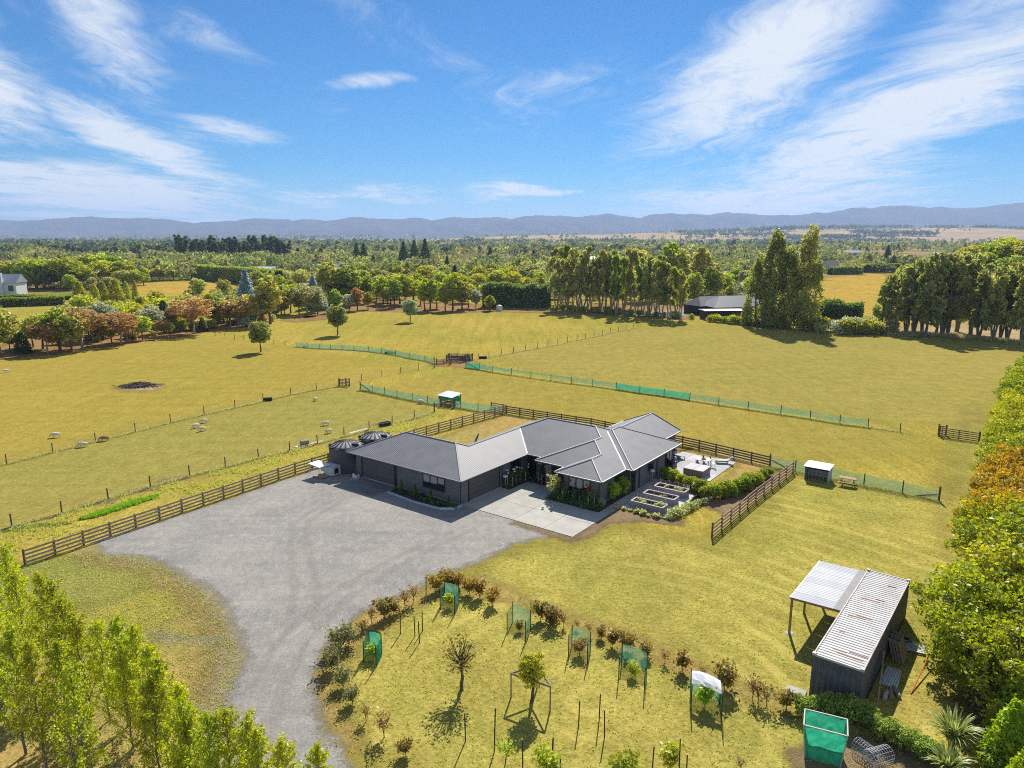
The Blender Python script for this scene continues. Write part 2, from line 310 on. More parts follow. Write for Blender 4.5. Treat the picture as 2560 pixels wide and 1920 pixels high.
TALL_POPLARS = [(70.6,190,24.7),(73.1,188.9,24.3),(76,186,25.2),(68.8,195.5,19.4)]
TOPIARY = [(-151.5,250.2,8.4),(-147,251.5,7.5),(-151.8,265.2,7.5),(-142.7,257.3,8.8),(-146.5,271.5,7.1),(-138.1,261.9,8.1)]
LEFT_WOOD = [(-237.1,334.3,12.3),(-234.8,338.1,13.2),(-226.8,334.3,14.4),(-219.5,330.6,15),(-218.2,334.3,14.4),(-221.2,346,13),(-209,334.3,15.2),(-211.7,346,13.5),(-200.3,334.3,11.2),(-217.5,367.4,15.8),(-213.4,367.4,16.1),(-197.2,346,13.5),(-204.5,367.4,15.5),(-191,350.1,13.4),(-181.9,334.3,9.1),(-176.5,334.3,9.1),(-216.7,419.2,12),(-184.5,358.6,6.3)]
ORANGE_BUSH = [(-199.5,396.9,5.7),(-195,396.9,7.1),(-191.3,405.5,6.3)]
PADDOCK_LEFT = [(-194.37,367.43),(-188.75,386.55),(-174.51,396.87),(-139.16,367.43),(-113.75,294.33),(-115.88,283.03),(-120.51,272.54),(-126.85,258.18),(-137.62,262.8),(-163.59,306.56)]
PADDOCK_RIGHT = [(152.82,361.39),(183.92,422.35),(212.63,452.82),(251.3,484.22),(192.36,361.39),(136.45,256.82),(109.64,212.49),(105.25,216.24),(105.4,246.57)]
EARTH_GUMS = [(-12.61,237.28),(0.91,239.21),(13.93,235.37),(24.87,245.22),(30.35,258.18),(51.32,258.18),(62.82,253.71),(70.62,258.18),(64.5,235.37),(54.77,216.2),(49.78,206.97),(42.22,211.49),(32.09,217.81),(11.92,226.26),(-6.61,229.82)]
EARTH_MID = [(-67.58,206.97),(-62.61,219.45),(-60.63,253.71),(-56.34,277.69),(-43.63,283.03),(-27.76,262.8),(-6.2,253.71),(-5.21,231.64),(-16.47,224.52),(-25.62,224.52),(-39.31,229.82),(-51.33,233.49),(-53.11,209.96),(-61.48,201.24)]
EARTH_LEFT = [(-101.96,138.97),(-113.77,155.64),(-122.32,178.87),(-112.28,174.54),(-106.2,178.87),(-98.31,183.41),(-93.11,188.18),(-88.35,198.49),(-74.73,206.97),(-68.36,193.2),(-77.29,183.41),(-80.33,173.49),(-86.17,162.7),(-92.42,150.72),(-96.9,142.44)]
EARTH_RIGHT = [(93.76,181),(110.57,195.52),(136.92,220.11),(157.59,216.24),(118.76,159.56),(115.77,160.62),(111.3,167.28),(100.96,172.03),(96.25,175.77)]
ROAD_FAR = [(35.88,226.26),(59.6,237.28),(63.01,229.82),(58.08,219.45),(43.13,216.2),(34.83,219.45)]

# ------------------------------------------------------------------ ground materials
def grass_mat(name, dry, green, gold, bare, far=False, fine=1.0, arcs=False):
    m = bpy.data.materials.new(name); m.use_nodes = True; t = NT(m.node_tree)
    co = t.add('ShaderNodeTexCoord').outputs['Object']
    big = t.noise(co, .028, 3, .6); mid = t.noise(co, .22, 3, .6); sml = t.noise(t.mapping(co, scale=(1.6, .45, 1)), .85, 4, .75); tuft = t.noise(t.mapping(co, scale=(1.15, .6, 1)), 3.2*fine, 4, .8)
    c = t.mix(t.step(big, .40, .58), (*dry, 1), (*green, 1))
    streak = t.noise(t.mapping(co, rot=(0, 0, .62), scale=(.55, .045, 1)), 1.0, 3, .6)
    c = t.add('ShaderNodeHueSaturation', {'Value': t.step(streak, .3, .7, .90, 1.11), 'Color': c}).outputs[0]
    c = t.mix(t.math('MULTIPLY', t.step(mid, .45, .72), t.step(t.noise(co, .012, 2, .5), .42, .58, .25, 1.0)), c, (*gold, 1))
    c = t.mix(t.math('MULTIPLY', t.step(sml, .56, .78), .6), c, (*bare, 1))
    c = t.add('ShaderNodeHueSaturation', {'Value': t.step(sml, .30, .70, .85, 1.14), 'Color': c}).outputs[0]
    if arcs:                                  # mower tracks
        w = t.add('ShaderNodeTexWave', {'Vector': t.mapping(co, loc=(-9, -26, 0)), 'Scale': .11, 'Distortion': 5.0, 'Detail': 2.0, 'Detail Scale': .35, 'Phase Offset': 1.0}, wave_type='RINGS', rings_direction='Z').outputs['Fac']
        c = t.mix(t.math('MULTIPLY', t.step(w, .45, .95), .16), c, (*[min(1, x*1.35) for x in dry], 1))
    k = t.add('ShaderNodeHueSaturation', {'Value': t.step(tuft, .28, .75, .64, 1.34), 'Saturation': t.step(tuft, .3, .75, 1.08, .94), 'Color': c}).outputs[0]
    if far:
        vo = t.add('ShaderNodeTexVoronoi', {'Vector': t.mapping(co, rot=(0, 0, .5), scale=(.0045, .0032, 1)), 'Scale': 1.0, 'Randomness': .8}, feature='F1').outputs['Color']
        sp = t.add('ShaderNodeSeparateColor', {0: vo}).outputs[0]
        fc = t.ramp(sp, [(0, (.20, .16, .055)), (.3, (.27, .19, .08)), (.5, (.13, .14, .035)), (.75, (.30, .23, .11)), (1, (.17, .16, .05))], 'CONSTANT')
        y = t.add('ShaderNodeSeparateXYZ', {0: co}).outputs[1]
        k = t.mix(t.step(y, 255, 330), k, fc)
    b = t.add('ShaderNodeBsdfPrincipled', {'Base Color': k, 'Roughness': 1.0, 'Specular IOR Level': 0.0})
    hgt = t.math('ADD', t.math('MULTIPLY', tuft, .12), t.math('MULTIPLY', sml, .12))
    bp = t.add('ShaderNodeBump', {'Height': hgt, 'Distance': .75, 'Strength': .55}); t.l.new(bp.outputs[0], b.inputs['Normal'])
    t.add('ShaderNodeOutputMaterial', {'Surface': b.outputs[0]})
    MATS[name] = m; return m

def patch_mat(name, c1, c2, c3, scale=3, edge=.5, wob=1.6, wscale=.7, bump=.02, bscale=30, contrast=.35, track=None, strength=1.0, grain=7.0, mottle=.16, rings=None, streaks=None):
    """a ground cover that thins out raggedly towards the rim of its sheet (attribute sd = metres inside the outline)"""
    m = bpy.data.materials.new(name); m.use_nodes = True; t = NT(m.node_tree)
    co = t.add('ShaderNodeTexCoord').outputs['Object']
    sd = t.add('ShaderNodeAttribute', attribute_name='sd').outputs['Fac']
    n1 = t.noise(co, scale*.08, 3, .6); n2 = t.noise(t.mapping(co, scale=(1.3, .7, 1)), scale*.55, 4, .75); n3 = t.noise(co, grain, 4, .8)
    c = t.mix(t.step(n1, .35, .65), (*c1, 1), (*c2, 1)); c = t.mix(t.math('MULTIPLY', t.step(n2, .5, .8), .7), c, (*c3, 1))
    c = t.add('ShaderNodeHueSaturation', {'Value': t.math('MULTIPLY', t.step(n3, .25, .78, 1-contrast, 1+contrast), t.step(n2, .28, .72, 1-mottle, 1+mottle)), 'Color': c}).outputs[0]
    if rings:
        w = t.add('ShaderNodeTexWave', {'Vector': t.mapping(co, loc=(-rings[0], -rings[1], 0)), 'Scale': rings[2], 'Distortion': 3.0, 'Detail': 2.0, 'Detail Scale': .3}, wave_type='RINGS', rings_direction='Z').outputs['Fac']
        lw = t.noise(co, .09, 2, .5)
        c = t.mix(t.math('MULTIPLY', t.step(w, .55, 1.0), t.step(lw, .42, .66, 0, .55)), c, (*[min(1, q*1.28) for q in c3], 1))
        c = t.add('ShaderNodeHueSaturation', {'Value': t.step(t.noise(co, .16, 3, .6), .35, .65, .88, 1.10), 'Color': c}).outputs[0]
    if streaks:
        for ang, amp in streaks:
            sn = t.noise(t.mapping(co, rot=(0, 0, ang), scale=(.05, .75, 1)), 1.0, 4, .65, .6)
            c = t.add('ShaderNodeHueSaturation', {'Value': t.step(sn, .32, .68, 1-amp, 1+amp), 'Color': c}).outputs[0]
    b = t.add('ShaderNodeBsdfPrincipled', {'Base Color': c, 'Roughness': 1.0, 'Specular IOR Level': 0.0})
    bp = t.add('ShaderNodeBump', {'Height': t.noise(co, bscale, 4, .7), 'Distance': bump, 'Strength': 1}); t.l.new(bp.outputs[0], b.inputs['Normal'])
    w = t.math('ADD', t.math('MULTIPLY', t.math('SUBTRACT', t.noise(co, wscale, 5, .7), .5), wob*2), t.math('MULTIPLY', t.math('SUBTRACT', n3, .5), wob*1.3))
    fac = t.math('MULTIPLY', t.step(t.math('ADD', sd, w), -edge, edge), strength)
    tr = t.add('ShaderNodeBsdfTransparent')
    mx = t.add('ShaderNodeMixShader', {0: fac, 1: tr.outputs[0], 2: b.outputs[0]})
    t.add('ShaderNodeOutputMaterial', {'Surface': mx.outputs[0]})
    MATS[name] = m; return m

def poly_sd(px, py, poly):
    P = np.array(poly, dtype=float); Q = np.roll(P, -1, axis=0)
    d2 = np.full(px.shape, 1e18); inside = np.zeros(px.shape, bool)
    for (ax, ay), (bx, by) in zip(P, Q):
        ex, ey = bx-ax, by-ay; wx, wy = px-ax, py-ay
        tt = np.clip((wx*ex+wy*ey)/(ex*ex+ey*ey+1e-12), 0, 1)
        d2 = np.minimum(d2, (wx-ex*tt)**2+(wy-ey*tt)**2)
        cr = ((ay > py) != (by > py)) & (px < (bx-ax)*(py-ay)/(by-ay+1e-12)+ax)
        inside ^= cr
    return np.where(inside, 1, -1)*np.sqrt(d2)

def patch(name, poly, z, mat, res=.4, margin=2.0):
    P = np.array(poly); x0, y0 = P.min(0)-margin; x1, y1 = P.max(0)+margin
    nx, ny = int((x1-x0)/res)+2, int((y1-y0)/res)+2
    X, Y = np.meshgrid(x0+np.arange(nx)*res, y0+np.arange(ny)*res)
    S = poly_sd(X, Y, poly)
    idx = np.arange(nx*ny).reshape(ny, nx)
    F = np.stack([idx[:-1, :-1], idx[:-1, 1:], idx[1:, 1:], idx[1:, :-1]], -1).reshape(-1, 4)
    smax = np.maximum.reduce([S[:-1, :-1], S[:-1, 1:], S[1:, 1:], S[1:, :-1]]).ravel()
    F = F[smax > -margin]
    used = np.unique(F); re = np.full(nx*ny, -1); re[used] = np.arange(len(used)); F = re[F]
    V = np.stack([X.ravel(), Y.ravel(), np.full(nx*ny, z)], -1)[used]
    me = np_mesh(name, V, F, mat)
    a = me.attributes.new('sd', 'FLOAT', 'POINT'); a.data.foreach_set('value', S.ravel()[used].astype(np.float32))
    return kind(obj(name, me), 'structure')

# ------------------------------------------------------------------ ground, lawn, drive
pasture = grass_mat('pasture', (.352, .278, .062), (.285, .252, .052), (.360, .270, .052), (.318, .250, .072), far=True)
lawn_m = patch_mat('lawn_grass', (.350, .292, .070), (.305, .272, .062), (.392, .318, .088), scale=1.5, edge=2.5, wob=2.2, wscale=.25, bump=.07, bscale=4, contrast=.36, grain=3.6, mottle=.12, rings=(4.0, 33.0, .16))
me = np_mesh('ground', [(-13500, -300, 0), (13500, -300, 0), (13500, 14000, 0), (-13500, 14000, 0)], [(0, 1, 2, 3)], pasture)
kind(obj('ground', me), 'structure')
gravel_m = patch_mat('gravel', (.318, .300, .272), (.266, .254, .238), (.362, .345, .312), scale=2.6, edge=.55, wob=1.0, wscale=.9, bump=.04, bscale=16, contrast=.24, grain=6.5, mottle=.10, streaks=((-.5, .04), (-1.15, .04)))
soil_m = patch_mat('bare_soil', (.20, .145, .085), (.25, .18, .105), (.15, .105, .062), scale=3, edge=.5, wob=1.0, wscale=.9, bump=.05, bscale=12, grain=8)
dry_m = patch_mat('dry_grass', (.365, .250, .085), (.315, .255, .078), (.40, .30, .125), scale=2, edge=.9, wob=1.3, wscale=.6, bump=.05, bscale=8, grain=6)
lush_m = patch_mat('lush_grass', (.075, .135, .018), (.10, .16, .025), (.055, .10, .015), scale=2, edge=.5, wob=.9, wscale=.9, bump=.08, bscale=7, grain=6)
green_m = patch_mat('green_grass', (.225, .225, .05), (.265, .245, .06), (.17, .18, .04), scale=1.4, edge=1.1, wob=1.6, wscale=.5, bump=.08, bscale=6, grain=5)
earth_m = patch_mat('trodden_earth', (.30, .19, .085), (.24, .15, .062), (.36, .25, .13), scale=.8, edge=1.6, wob=2.2, wscale=.25, bump=.05, bscale=4, grain=3)
pale_m = patch_mat('pale_earth', (.40, .30, .17), (.33, .23, .11), (.44, .35, .22), scale=.8, edge=1.6, wob=2.2, wscale=.25, bump=.05, bscale=4, grain=3)
hay_m = patch_mat('dry_paddock_grass', (.42, .28, .055), (.36, .25, .05), (.45, .33, .10), scale=.6, edge=3, wob=4, wscale=.1, bump=.05, bscale=2, grain=1.2)
brightlawn_m = patch_mat('watered_grass', (.20, .24, .02), (.16, .21, .02), (.24, .25, .03), scale=.6, edge=2, wob=2, wscale=.2, bump=.05, bscale=2, grain=1.2)

def tone(name, c1, c2, c3, st): return patch_mat(name, c1, c2, c3, scale=1.0, edge=3.5, wob=3.0, wscale=.12, bump=.05, bscale=4, contrast=.36, grain=3.0, mottle=.17, strength=st, streaks=((.62, .07),))
patch('grazed_paddock', [(-45, 53.5), (-30.3, 71.5), (-11.5, 95), (-23.5, 110), (-28, 113), (-42, 94), (-54, 72.5), (-62, 58)], .0022, tone('grazed_grass', (0.358, 0.328, 0.086), (0.380, 0.332, 0.088), (0.330, 0.306, 0.079), .55), .8, 4)
patch('golden_paddock', [(-110, 138), (-72, 92), (-55, 74), (-42, 95), (-28, 114.5), (-18, 127), (-46, 153), (-66, 168), (-84, 170)], .0030, tone('golden_grass', (0.479, 0.372, 0.077), (0.457, 0.354, 0.073), (0.484, 0.380, 0.088), .42), 1.0, 5)
patch('pale_paddock', [(-4, 143), (12, 160), (31, 187), (60, 196), (92, 171), (114, 152), (82, 112), (58, 86), (30, 102), (8, 119)], .0026, tone('pale_grass', (0.424, 0.354, 0.097), (0.391, 0.339, 0.090), (0.451, 0.374, 0.110), .5), 1.2, 6)
patch('paler_strip', [(-22, 112), (-9, 128), (8, 114), (30, 98), (50, 84), (46, 76), (28, 72), (10, 88), (-1, 96), (-12, 103)], .0034, tone('dry_strip_grass', (0.440, 0.354, 0.083), (0.413, 0.339, 0.077), (0.462, 0.374, 0.105), .42), .9, 4)
worn_m = patch_mat('worn_line', (.215, .185, .075), (.19, .165, .07), (.25, .20, .09), scale=2, edge=.35, wob=.6, wscale=.8, bump=.05, bscale=8, grain=5, strength=.6)
for F_ in (WIRE_NEAR, WIRE_MID, NET_NEAR, NET_LONG, NET_FAR, WIRE_FAR):
    L_ = [(x+.15, y-.45) for x, y in F_]; patch('worn_line', [(x, y+.35) for x, y in L_]+[(x, y-.25) for x, y in L_[::-1]], .013, worn_m, .3, .8)
LAWN = [(-8, 26), (30, 26), (33, 44), (46, 62), (66, 88), (60, 90), (50, 78), (40, 62), (29, 70), (22, 60.5), (15.3, 52.5), (8, 56), (5, 52.5), (0, 51.5), (-5, 46), (-9.5, 41.5), (-10.8, 37), (-10, 32.5), (-7.5, 28.3)]
patch('lawn', LAWN, .006, lawn_m, .7, 4)
patch('driveway', DRIVE, .014, gravel_m, .3, 1.6)
patch('side_track', SIDE_TRACK, .011, patch_mat('thin_gravel', (.30, .27, .21), (.27, .24, .18), (.33, .30, .25), scale=2, edge=.5, wob=1.3, wscale=1.2, strength=.6, grain=6), .3, 1.2)
patch('gravel_fringe', [(-33.5, 51.2), (-29, 49.4), (-25.4, 48.2), (-22, 45), (-19.2, 42), (-17.2, 38.6), (-16.4, 35.6), (-16.0, 32.6), (-14.8, 29), (-12.8, 28), (-13.6, 33), (-15, 38), (-17.6, 43), (-21, 46.6), (-25, 50.2), (-30, 51.6)], .0125, patch_mat('spilled_gravel', (.33, .28, .19), (.30, .25, .16), (.36, .32, .25), scale=2, edge=.9, wob=1.8, wscale=.8, strength=.75, grain=5), .3, 1.6)
def hpoly(pts): return [hw(x, y)[:2] for x, y in pts]
patch('soil_margin', hpoly([(5.5, -.1), (11.4, -.1), (12.3, 1.5), (12.2, 5), (14.2, 7.0), (17.2, 8.2), (17, 9.4), (15.6, 8.6), (11.2, 8.6), (11.2, .8), (5.5, .8)]), .018, soil_m, .25, 1.4)
patch('hedge_soil', hpoly([(15.6, 14.2), (19.7, 12.5), (20.3, 20), (20.6, 27), (18.6, 27.3), (17.6, 19), (16.4, 17.5), (11.2, 18.8), (11.2, 17.2), (15.6, 16)]), .018, soil_m, .3, 1.2)
patch('dry_yard_grass', hpoly([(-15.6, 8.9), (-6.9, 8.6), (-6.9, 21.5), (1.3, 21.6), (1.5, 27.8), (9, 28), (9, 29.6), (-4, 30.0), (-17.6, 29.8), (-17.2, 20), (-16.6, 12)]), .010, dry_m, .5, 2.5)
patch('dry_patio_border', hpoly([(8.5, 28.5), (15.5, 27.9), (16, 20), (18.5, 20), (19.5, 28), (16, 31), (8.5, 31)]), .010, dry_m, .4, 1.5)
patch('green_strip', [(-31, 50.3), (-27, 49.6), (-24, 47), (-27, 43), (-33, 41), (-40, 45), (-38, 48), (-34.5, 50.5)], .008, green_m, .4, 2)
patch('brown_verge_edge', [(-33.2, 50.6), (-27.6, 49.6), (-23.6, 47.2), (-20.6, 44.4), (-18.2, 40.6), (-16.6, 37), (-15.8, 33), (-16.8, 33), (-18, 37), (-20.2, 41), (-23, 44.4), (-27, 47.6), (-32, 49.2)], .0095, patch_mat('brown_verge', (.30, .20, .085), (.26, .175, .075), (.36, .26, .13), scale=2, edge=.8, wob=1.8, wscale=.7, grain=5, strength=.8), .3, 1.6)
patch('dry_verge', [(-20, 43.5), (-16.5, 39.5), (-15.4, 36), (-14.6, 33.5), (-14.2, 29), (-17, 29), (-19.5, 34), (-22, 40)], .009, dry_m, .35, 1.5)
patch('tree_row_litter', [(-33, 40), (-26, 36), (-19, 31), (-14.2, 29), (-14, 24), (-20, 22), (-32, 28), (-40, 38)], .007, dry_m, .6, 3)
patch('lush_strip', [(-36.6, 59.5), (-34.8, 61.6), (-33.4, 63.4), (-33.1, 62.9), (-34.3, 60.6), (-36.0, 58.0), (-37.4, 57.3)], .012, lush_m, .2, .9)
patch('lush_gutter', [(-42.2, 55.4), (-40.0, 56.4), (-37.8, 57.0), (-37.6, 56.5), (-40, 55.6), (-42.2, 54.8)], .012, lush_m, .2, .8)
for k, pl in enumerate(([(-39.3, 59.6), (-37.6, 61.0), (-36.2, 61.2), (-36.6, 62.6), (-38.8, 61.3)], [(-35.0, 66.4), (-32.6, 67.8), (-33.0, 69.2), (-34.9, 67.8)], [(-36.9, 63.2), (-34.2, 65.0), (-34.6, 66), (-36.6, 64.6)], [(-17.6, 88.0), (-15.4, 88.8), (-15.6, 90.2), (-17.6, 89.4)])):
    patch('worn_patch', pl, .012, soil_m, .25, .9)
patch('orchard_litter', [(-10.2, 41.5), (-8.3, 43.5), (-6, 45.4), (-2.2, 47.0), (1.2, 44.0), (0.5, 43.0), (-4, 45.2), (-7.3, 41.8), (-9.2, 38.5), (-9.6, 33.5), (-7.3, 30.0), (-8.4, 29.8), (-10.4, 34), (-10.8, 38)], .012, dry_m, .3, 1.2)
patch('orchard_litter', [(1.5, 43.2), (4.5, 41.5), (8.5, 38.2), (11.5, 35), (14.5, 33), (14.2, 32), (10.6, 34.3), (7.6, 37.2), (4, 40.4), (1.2, 42.4)], .012, dry_m, .3, 1.0)
patch('cage_soil', [(13.2, 29.5), (16.2, 30.8), (19, 29.4), (19.5, 27), (14, 26.5), (12.8, 28)], .012, soil_m, .3, 1.2)
patch('hedge_row_litter', [(24.5, 34), (28, 39.5), (32.5, 44.5), (38.5, 52), (49.5, 66), (67.5, 90), (96, 128), (99, 125), (72, 88), (52, 62), (40, 44), (30, 28), (24, 26), (22.5, 30)], .010, earth_m, .8, 3)
patch('ash_ground', [(-64.2, 111.2), (-61.5, 110.8), (-58.2, 112.6), (-57.6, 115.2), (-60.6, 115.6), (-63.6, 113.8)], .011, soil_m, .3, 1.8)
patch('burnt_ground', [(-60.5, 109), (-57, 110), (-56.5, 112.5), (-58.5, 113.6), (-61, 111)], .012, pale_m, .3, 1.6)
patch('pen_earth', [(-15, 132), (-9, 130), (-6, 134), (-8, 138.5), (-13.5, 138)], .012, earth_m, .5, 2)
patch('earth_under_gums', EARTH_GUMS, .02, earth_m, 1.2, 4)
patch('earth_under_belt', EARTH_MID, .024, earth_m, 1.2, 4)
patch('earth_under_left_belt', EARTH_LEFT, .02, earth_m, 1.2, 4)
patch('earth_under_right_trees', EARTH_RIGHT, .02, pale_m, 1.2, 4)
patch('far_drive', ROAD_FAR, .045, gravel_m, .8, 2)
patch('dry_paddock', PADDOCK_LEFT, .03, hay_m, 3, 6)
patch('dry_paddock', PADDOCK_RIGHT, .03, hay_m, 3, 6)
patch('watered_lawn', [(-215, 300), (-165, 312), (-155, 290), (-165, 268), (-215, 262)], .034, brightlawn_m, 2, 4)
patch('watered_lawn', [(-145, 262), (-118, 268), (-112, 282), (-138, 290), (-150, 275)], .036, brightlawn_m, 2, 4)

# track in the mown strip by the tree row
track_m = patch_mat('worn_track', (.37, .30, .10), (.34, .285, .095), (.40, .33, .13), scale=1.2, edge=.8, wob=1.6, wscale=.5, bump=.04, bscale=8, grain=5, strength=.28)
for off in (0, 1.9):
    c = [(33+off, 50), (37+off, 58), (44+off, 67), (52+off, 78), (60+off, 91), (66+off, 101)]
    patch('wheel_track', [(x-.35, y) for x, y in c]+[(x+.45, y) for x, y in c[::-1]], .012, track_m, .35, 1.0)

rut_m = patch_mat('wheel_rut', (.39, .37, .335), (.36, .34, .31), (.42, .40, .36), scale=2, edge=.25, wob=.35, wscale=.7, grain=6, strength=.42)
for off in (-.85, .85):
    c = [(-11.6+off, 24), (-12.6+off, 29), (-13.2+off, 34), (-13.2+off*1.05, 38.5), (-12.0+off, 43.5), (-9.6+off*.9, 48), (-6.6+off*.8, 52.0), (-3.4+off*.7, 56)]
    patch('wheel_rut', [(x-.24, y) for x, y in c]+[(x+.24, y) for x, y in c[::-1]], .019+.0015*off, rut_m, .16, .5)
    c = [(-13.0+off, 40), (-14.4+off, 46), (-16.6+off*.8, 51.5), (-18.0+off*.7, 57), (-16.2+off*.6, 62.0)]
    patch('wheel_rut', [(x-.22, y) for x, y in c]+[(x+.22, y) for x, y in c[::-1]], .023+.0015*off, rut_m, .16, .5)

# ------------------------------------------------------------------ concrete
conc = principled('concrete', (.40, .385, .345), (.33, .32, .29), scale=.9, rough=.85, bump=.004, bscale=40, lo=.3, hi=.7)
conc2 = principled('concrete_patio', (.43, .42, .42), (.36, .355, .36), scale=.7, rough=.85, bump=.004, bscale=40)
conc3 = principled('concrete_dark', (.22, .215, .20), (.17, .165, .155), scale=1.2, rough=.9, bump=.004, bscale=40)
def slabs(name, rects, mat, top=.05):
    root = bpy.data.objects.new(name, None); COL.objects.link(root); root.location = HO; root.rotation_euler = (0, 0, HA); kind(root, 'structure')
    for x0, x1, y0, y1 in rects:
        g = .012
        MB().box(((x0+x1)/2, (y0+y1)/2, top-.06), (x1-x0-2*g, y1-y0-2*g, .12)).build('slab', mat, root, bevel=.008)
    return root
slabs('concrete_driveway', [(-.62, 1.25, .72, 6.55), (1.25, 5.2, .72, 3.9), (5.2, 8.3, .72, 3.9), (8.3, 11.2, .72, 3.9), (1.25, 5.2, 3.9, 6.55), (5.2, 8.3, 3.9, 6.55), (8.3, 11.2, 3.9, 6.55),
      (.55, 2.6, 6.55, 9.4), (2.6, 4.6, 6.55, 9.4), (2.6, 5.55, 9.4, 10.75), (10.28, 11.2, 6.55, 9.3), (10.28, 11.2, 9.3, 12.5), (10.28, 11.2, 12.5, 16.5), (10.28, 11.2, 16.5, 20.2)], conc)
slabs('patio', [(8.35, 10.22, 22.95, 25.5), (8.85, 10.22, 25.5, 28.0), (10.22, 12.7, 20.2, 22.6), (12.7, 15.1, 20.2, 22.6), (10.22, 12.7, 22.6, 25.2), (12.7, 15.1, 22.6, 25.2), (10.22, 12.7, 25.2, 27.8), (12.7, 15.1, 25.2, 27.8)], conc2, .06)
slabs('garage_apron', [(-13.4, -11.05, -2.6, .62), (-11.05, -8.7, -2.6, .62)], conc3)
pad = MB().prism([hw(x, y)[:2] for x, y in ((11.26, 8.72), (15.55, 8.72), (15.55, 15.75), (11.26, 15.75))], 0, .045).build('planter_pad', principled('pale_chip', (.52, .54, .57), (.42, .44, .47), scale=5, rough=.95, bump=.03, bscale=30)); kind(pad, 'structure')
edge_root = thing('timber_edging', 'pale new timber edging round the raised planter pad', 'edging', HO, HA)
for a, b in (((11.2, 8.65), (15.65, 8.65)), ((15.62, 8.7), (15.62, 15.8))):
    MB().beam((*a, .07), (*b, .07), .07, .14).build('edging_board', principled('new_pine', (.50, .40, .17), (.42, .33, .14), scale=4), edge_root)

# ------------------------------------------------------------------ far land
def skyline(pts, Y):
    """pixel skyline of the photograph -> (x, z) of a ridge at distance Y"""
    P = math.atan(368/1777); c, s = math.cos(P), math.sin(P); out = []
    for x, y in pts:
        dx, dy = (x-1280)/1777, (960-y)/1777; ry, rz = c+dy*s, -s+dy*c
        out.append((dx/ry*Y, 23.8+rz/ry*Y))
    return out
def vnoise(x, y, seed=0):
    xi, yi = np.floor(x).astype(int), np.floor(y).astype(int); xf, yf = x-xi, y-yi
    def hsh(a, b):
        n = np.sin(a*127.1+b*311.7+seed*74.7)*43758.5453; return n-np.floor(n)
    u, v = xf*xf*(3-2*xf), yf*yf*(3-2*yf)
    return (hsh(xi, yi)*(1-u)+hsh(xi+1, yi)*u)*(1-v)+(hsh(xi, yi+1)*(1-u)+hsh(xi+1, yi+1)*u)*v
def fbm(x, y, o=5, seed=0):
    s, a = 0, .5
    for k in range(o): s = s+a*vnoise(x*2**k, y*2**k, seed+k); a *= .5
    return s
SKY_L = [(-200, 548), (0, 547), (52, 551.5), (116, 548.6), (185, 541.7), (260, 544), (347, 541.7), (399, 545), (440, 551), (480, 555), (567, 554), (625, 547), (718, 545.7), (729, 549.8), (764, 546.9), (827, 551.5), (891, 540.5), (972, 544), (1041, 542.8), (1082, 548), (1117, 542.8), (1209, 541.7), (1280, 543.5),
         (1372, 537), (1442, 538.2), (1517, 533), (1569, 538.2), (1604, 542.8), (1627, 533.5), (1679, 530.7), (1708, 532.4), (1783, 533.5), (1818, 527.8), (1893, 533.5), (1980, 535.9), (2050, 529.5), (2136, 516.8), (2183, 516.2), (2246, 509.2), (2287, 510.4), (2339, 515), (2414, 516.2), (2460, 516.8), (2507, 507), (2560, 501), (2700, 492), (2900, 500)]
def mountains():
    Y0 = 9000; xs, zs = zip(*skyline(SKY_L, Y0))
    X = np.linspace(-8200, 9000, 900); T = np.linspace(0, 1, 34)
    XX, TT = np.meshgrid(X, T)
    crest = np.interp(XX, xs, zs)+(fbm(XX/170, XX*0+7, 5, 5)-.47)*48
    depth = 7400 + TT*3200                                   # front foot ... crest at 9000 ... back
    up = np.clip((depth-7400)/1600, 0, 1); down = np.clip((10600-depth)/1600, 0, 1)
    prof = np.where(depth < Y0, up**1.25, down)
    rel = fbm(XX/420, depth/700, 5, 3)
    Z = crest*prof + (rel-.5)*260*np.sin(np.pi*np.clip(up*down, 0, 1))*np.where(np.abs(depth-Y0) < 60, 0, 1)
    YY = depth + (XX*0)
    idx = np.arange(X.size*T.size).reshape(T.size, X.size)
    F = np.stack([idx[:-1, :-1], idx[:-1, 1:], idx[1:, 1:], idx[1:, :-1]], -1).reshape(-1, 4)
    m = principled('mountain_side', (.055, .058, .045), (.10, .088, .06), scale=.004, rough=1, spec=0)
    kind(obj('mountain_range', np_mesh('mountain_range', np.stack([XX, YY, Z-2], -1).reshape(-1, 3), F, m, smooth=True)), 'structure')
mountains()
def foothills():
    pts = [(900, 594), (1200, 590), (1490, 585), (1760, 579), (1960, 570), (2150, 570), (2470, 570), (2560, 574), (2800, 572)]
    Y0 = 4300; xs, zs = zip(*skyline(pts, Y0))
    X = np.linspace(xs[0], xs[-1], 200); T = np.linspace(0, 1, 26); XX, TT = np.meshgrid(X, T)
    depth = 3200 + TT*2600
    up = np.clip((depth-3200)/1100, 0, 1); down = np.clip((5800-depth)/1500, 0, 1)
    Z = np.interp(XX, xs, zs)*np.minimum(up**.8, down**.7)*(0.86+.28*fbm(XX/500, depth/900, 3, 9)) * np.clip((XX-xs[0])/900, 0, 1)
    idx = np.arange(X.size*T.size).reshape(T.size, X.size)
    F = np.stack([idx[:-1, :-1], idx[:-1, 1:], idx[1:, 1:], idx[1:, :-1]], -1).reshape(-1, 4)
    m = principled('dry_hill_grass', (.42, .29, .14), (.32, .23, .11), scale=.006, rough=1, spec=0)
    kind(obj('foothills', np_mesh('foothills', np.stack([XX, depth, Z-1], -1).reshape(-1, 3), F, m, smooth=True)), 'structure')
    return lambda x, y: float(np.interp(x, xs, zs)*min(max((y-3200)/1100, 0)**.8 if y > 3200 else 0, 1)*.98)
foot_z = foothills()
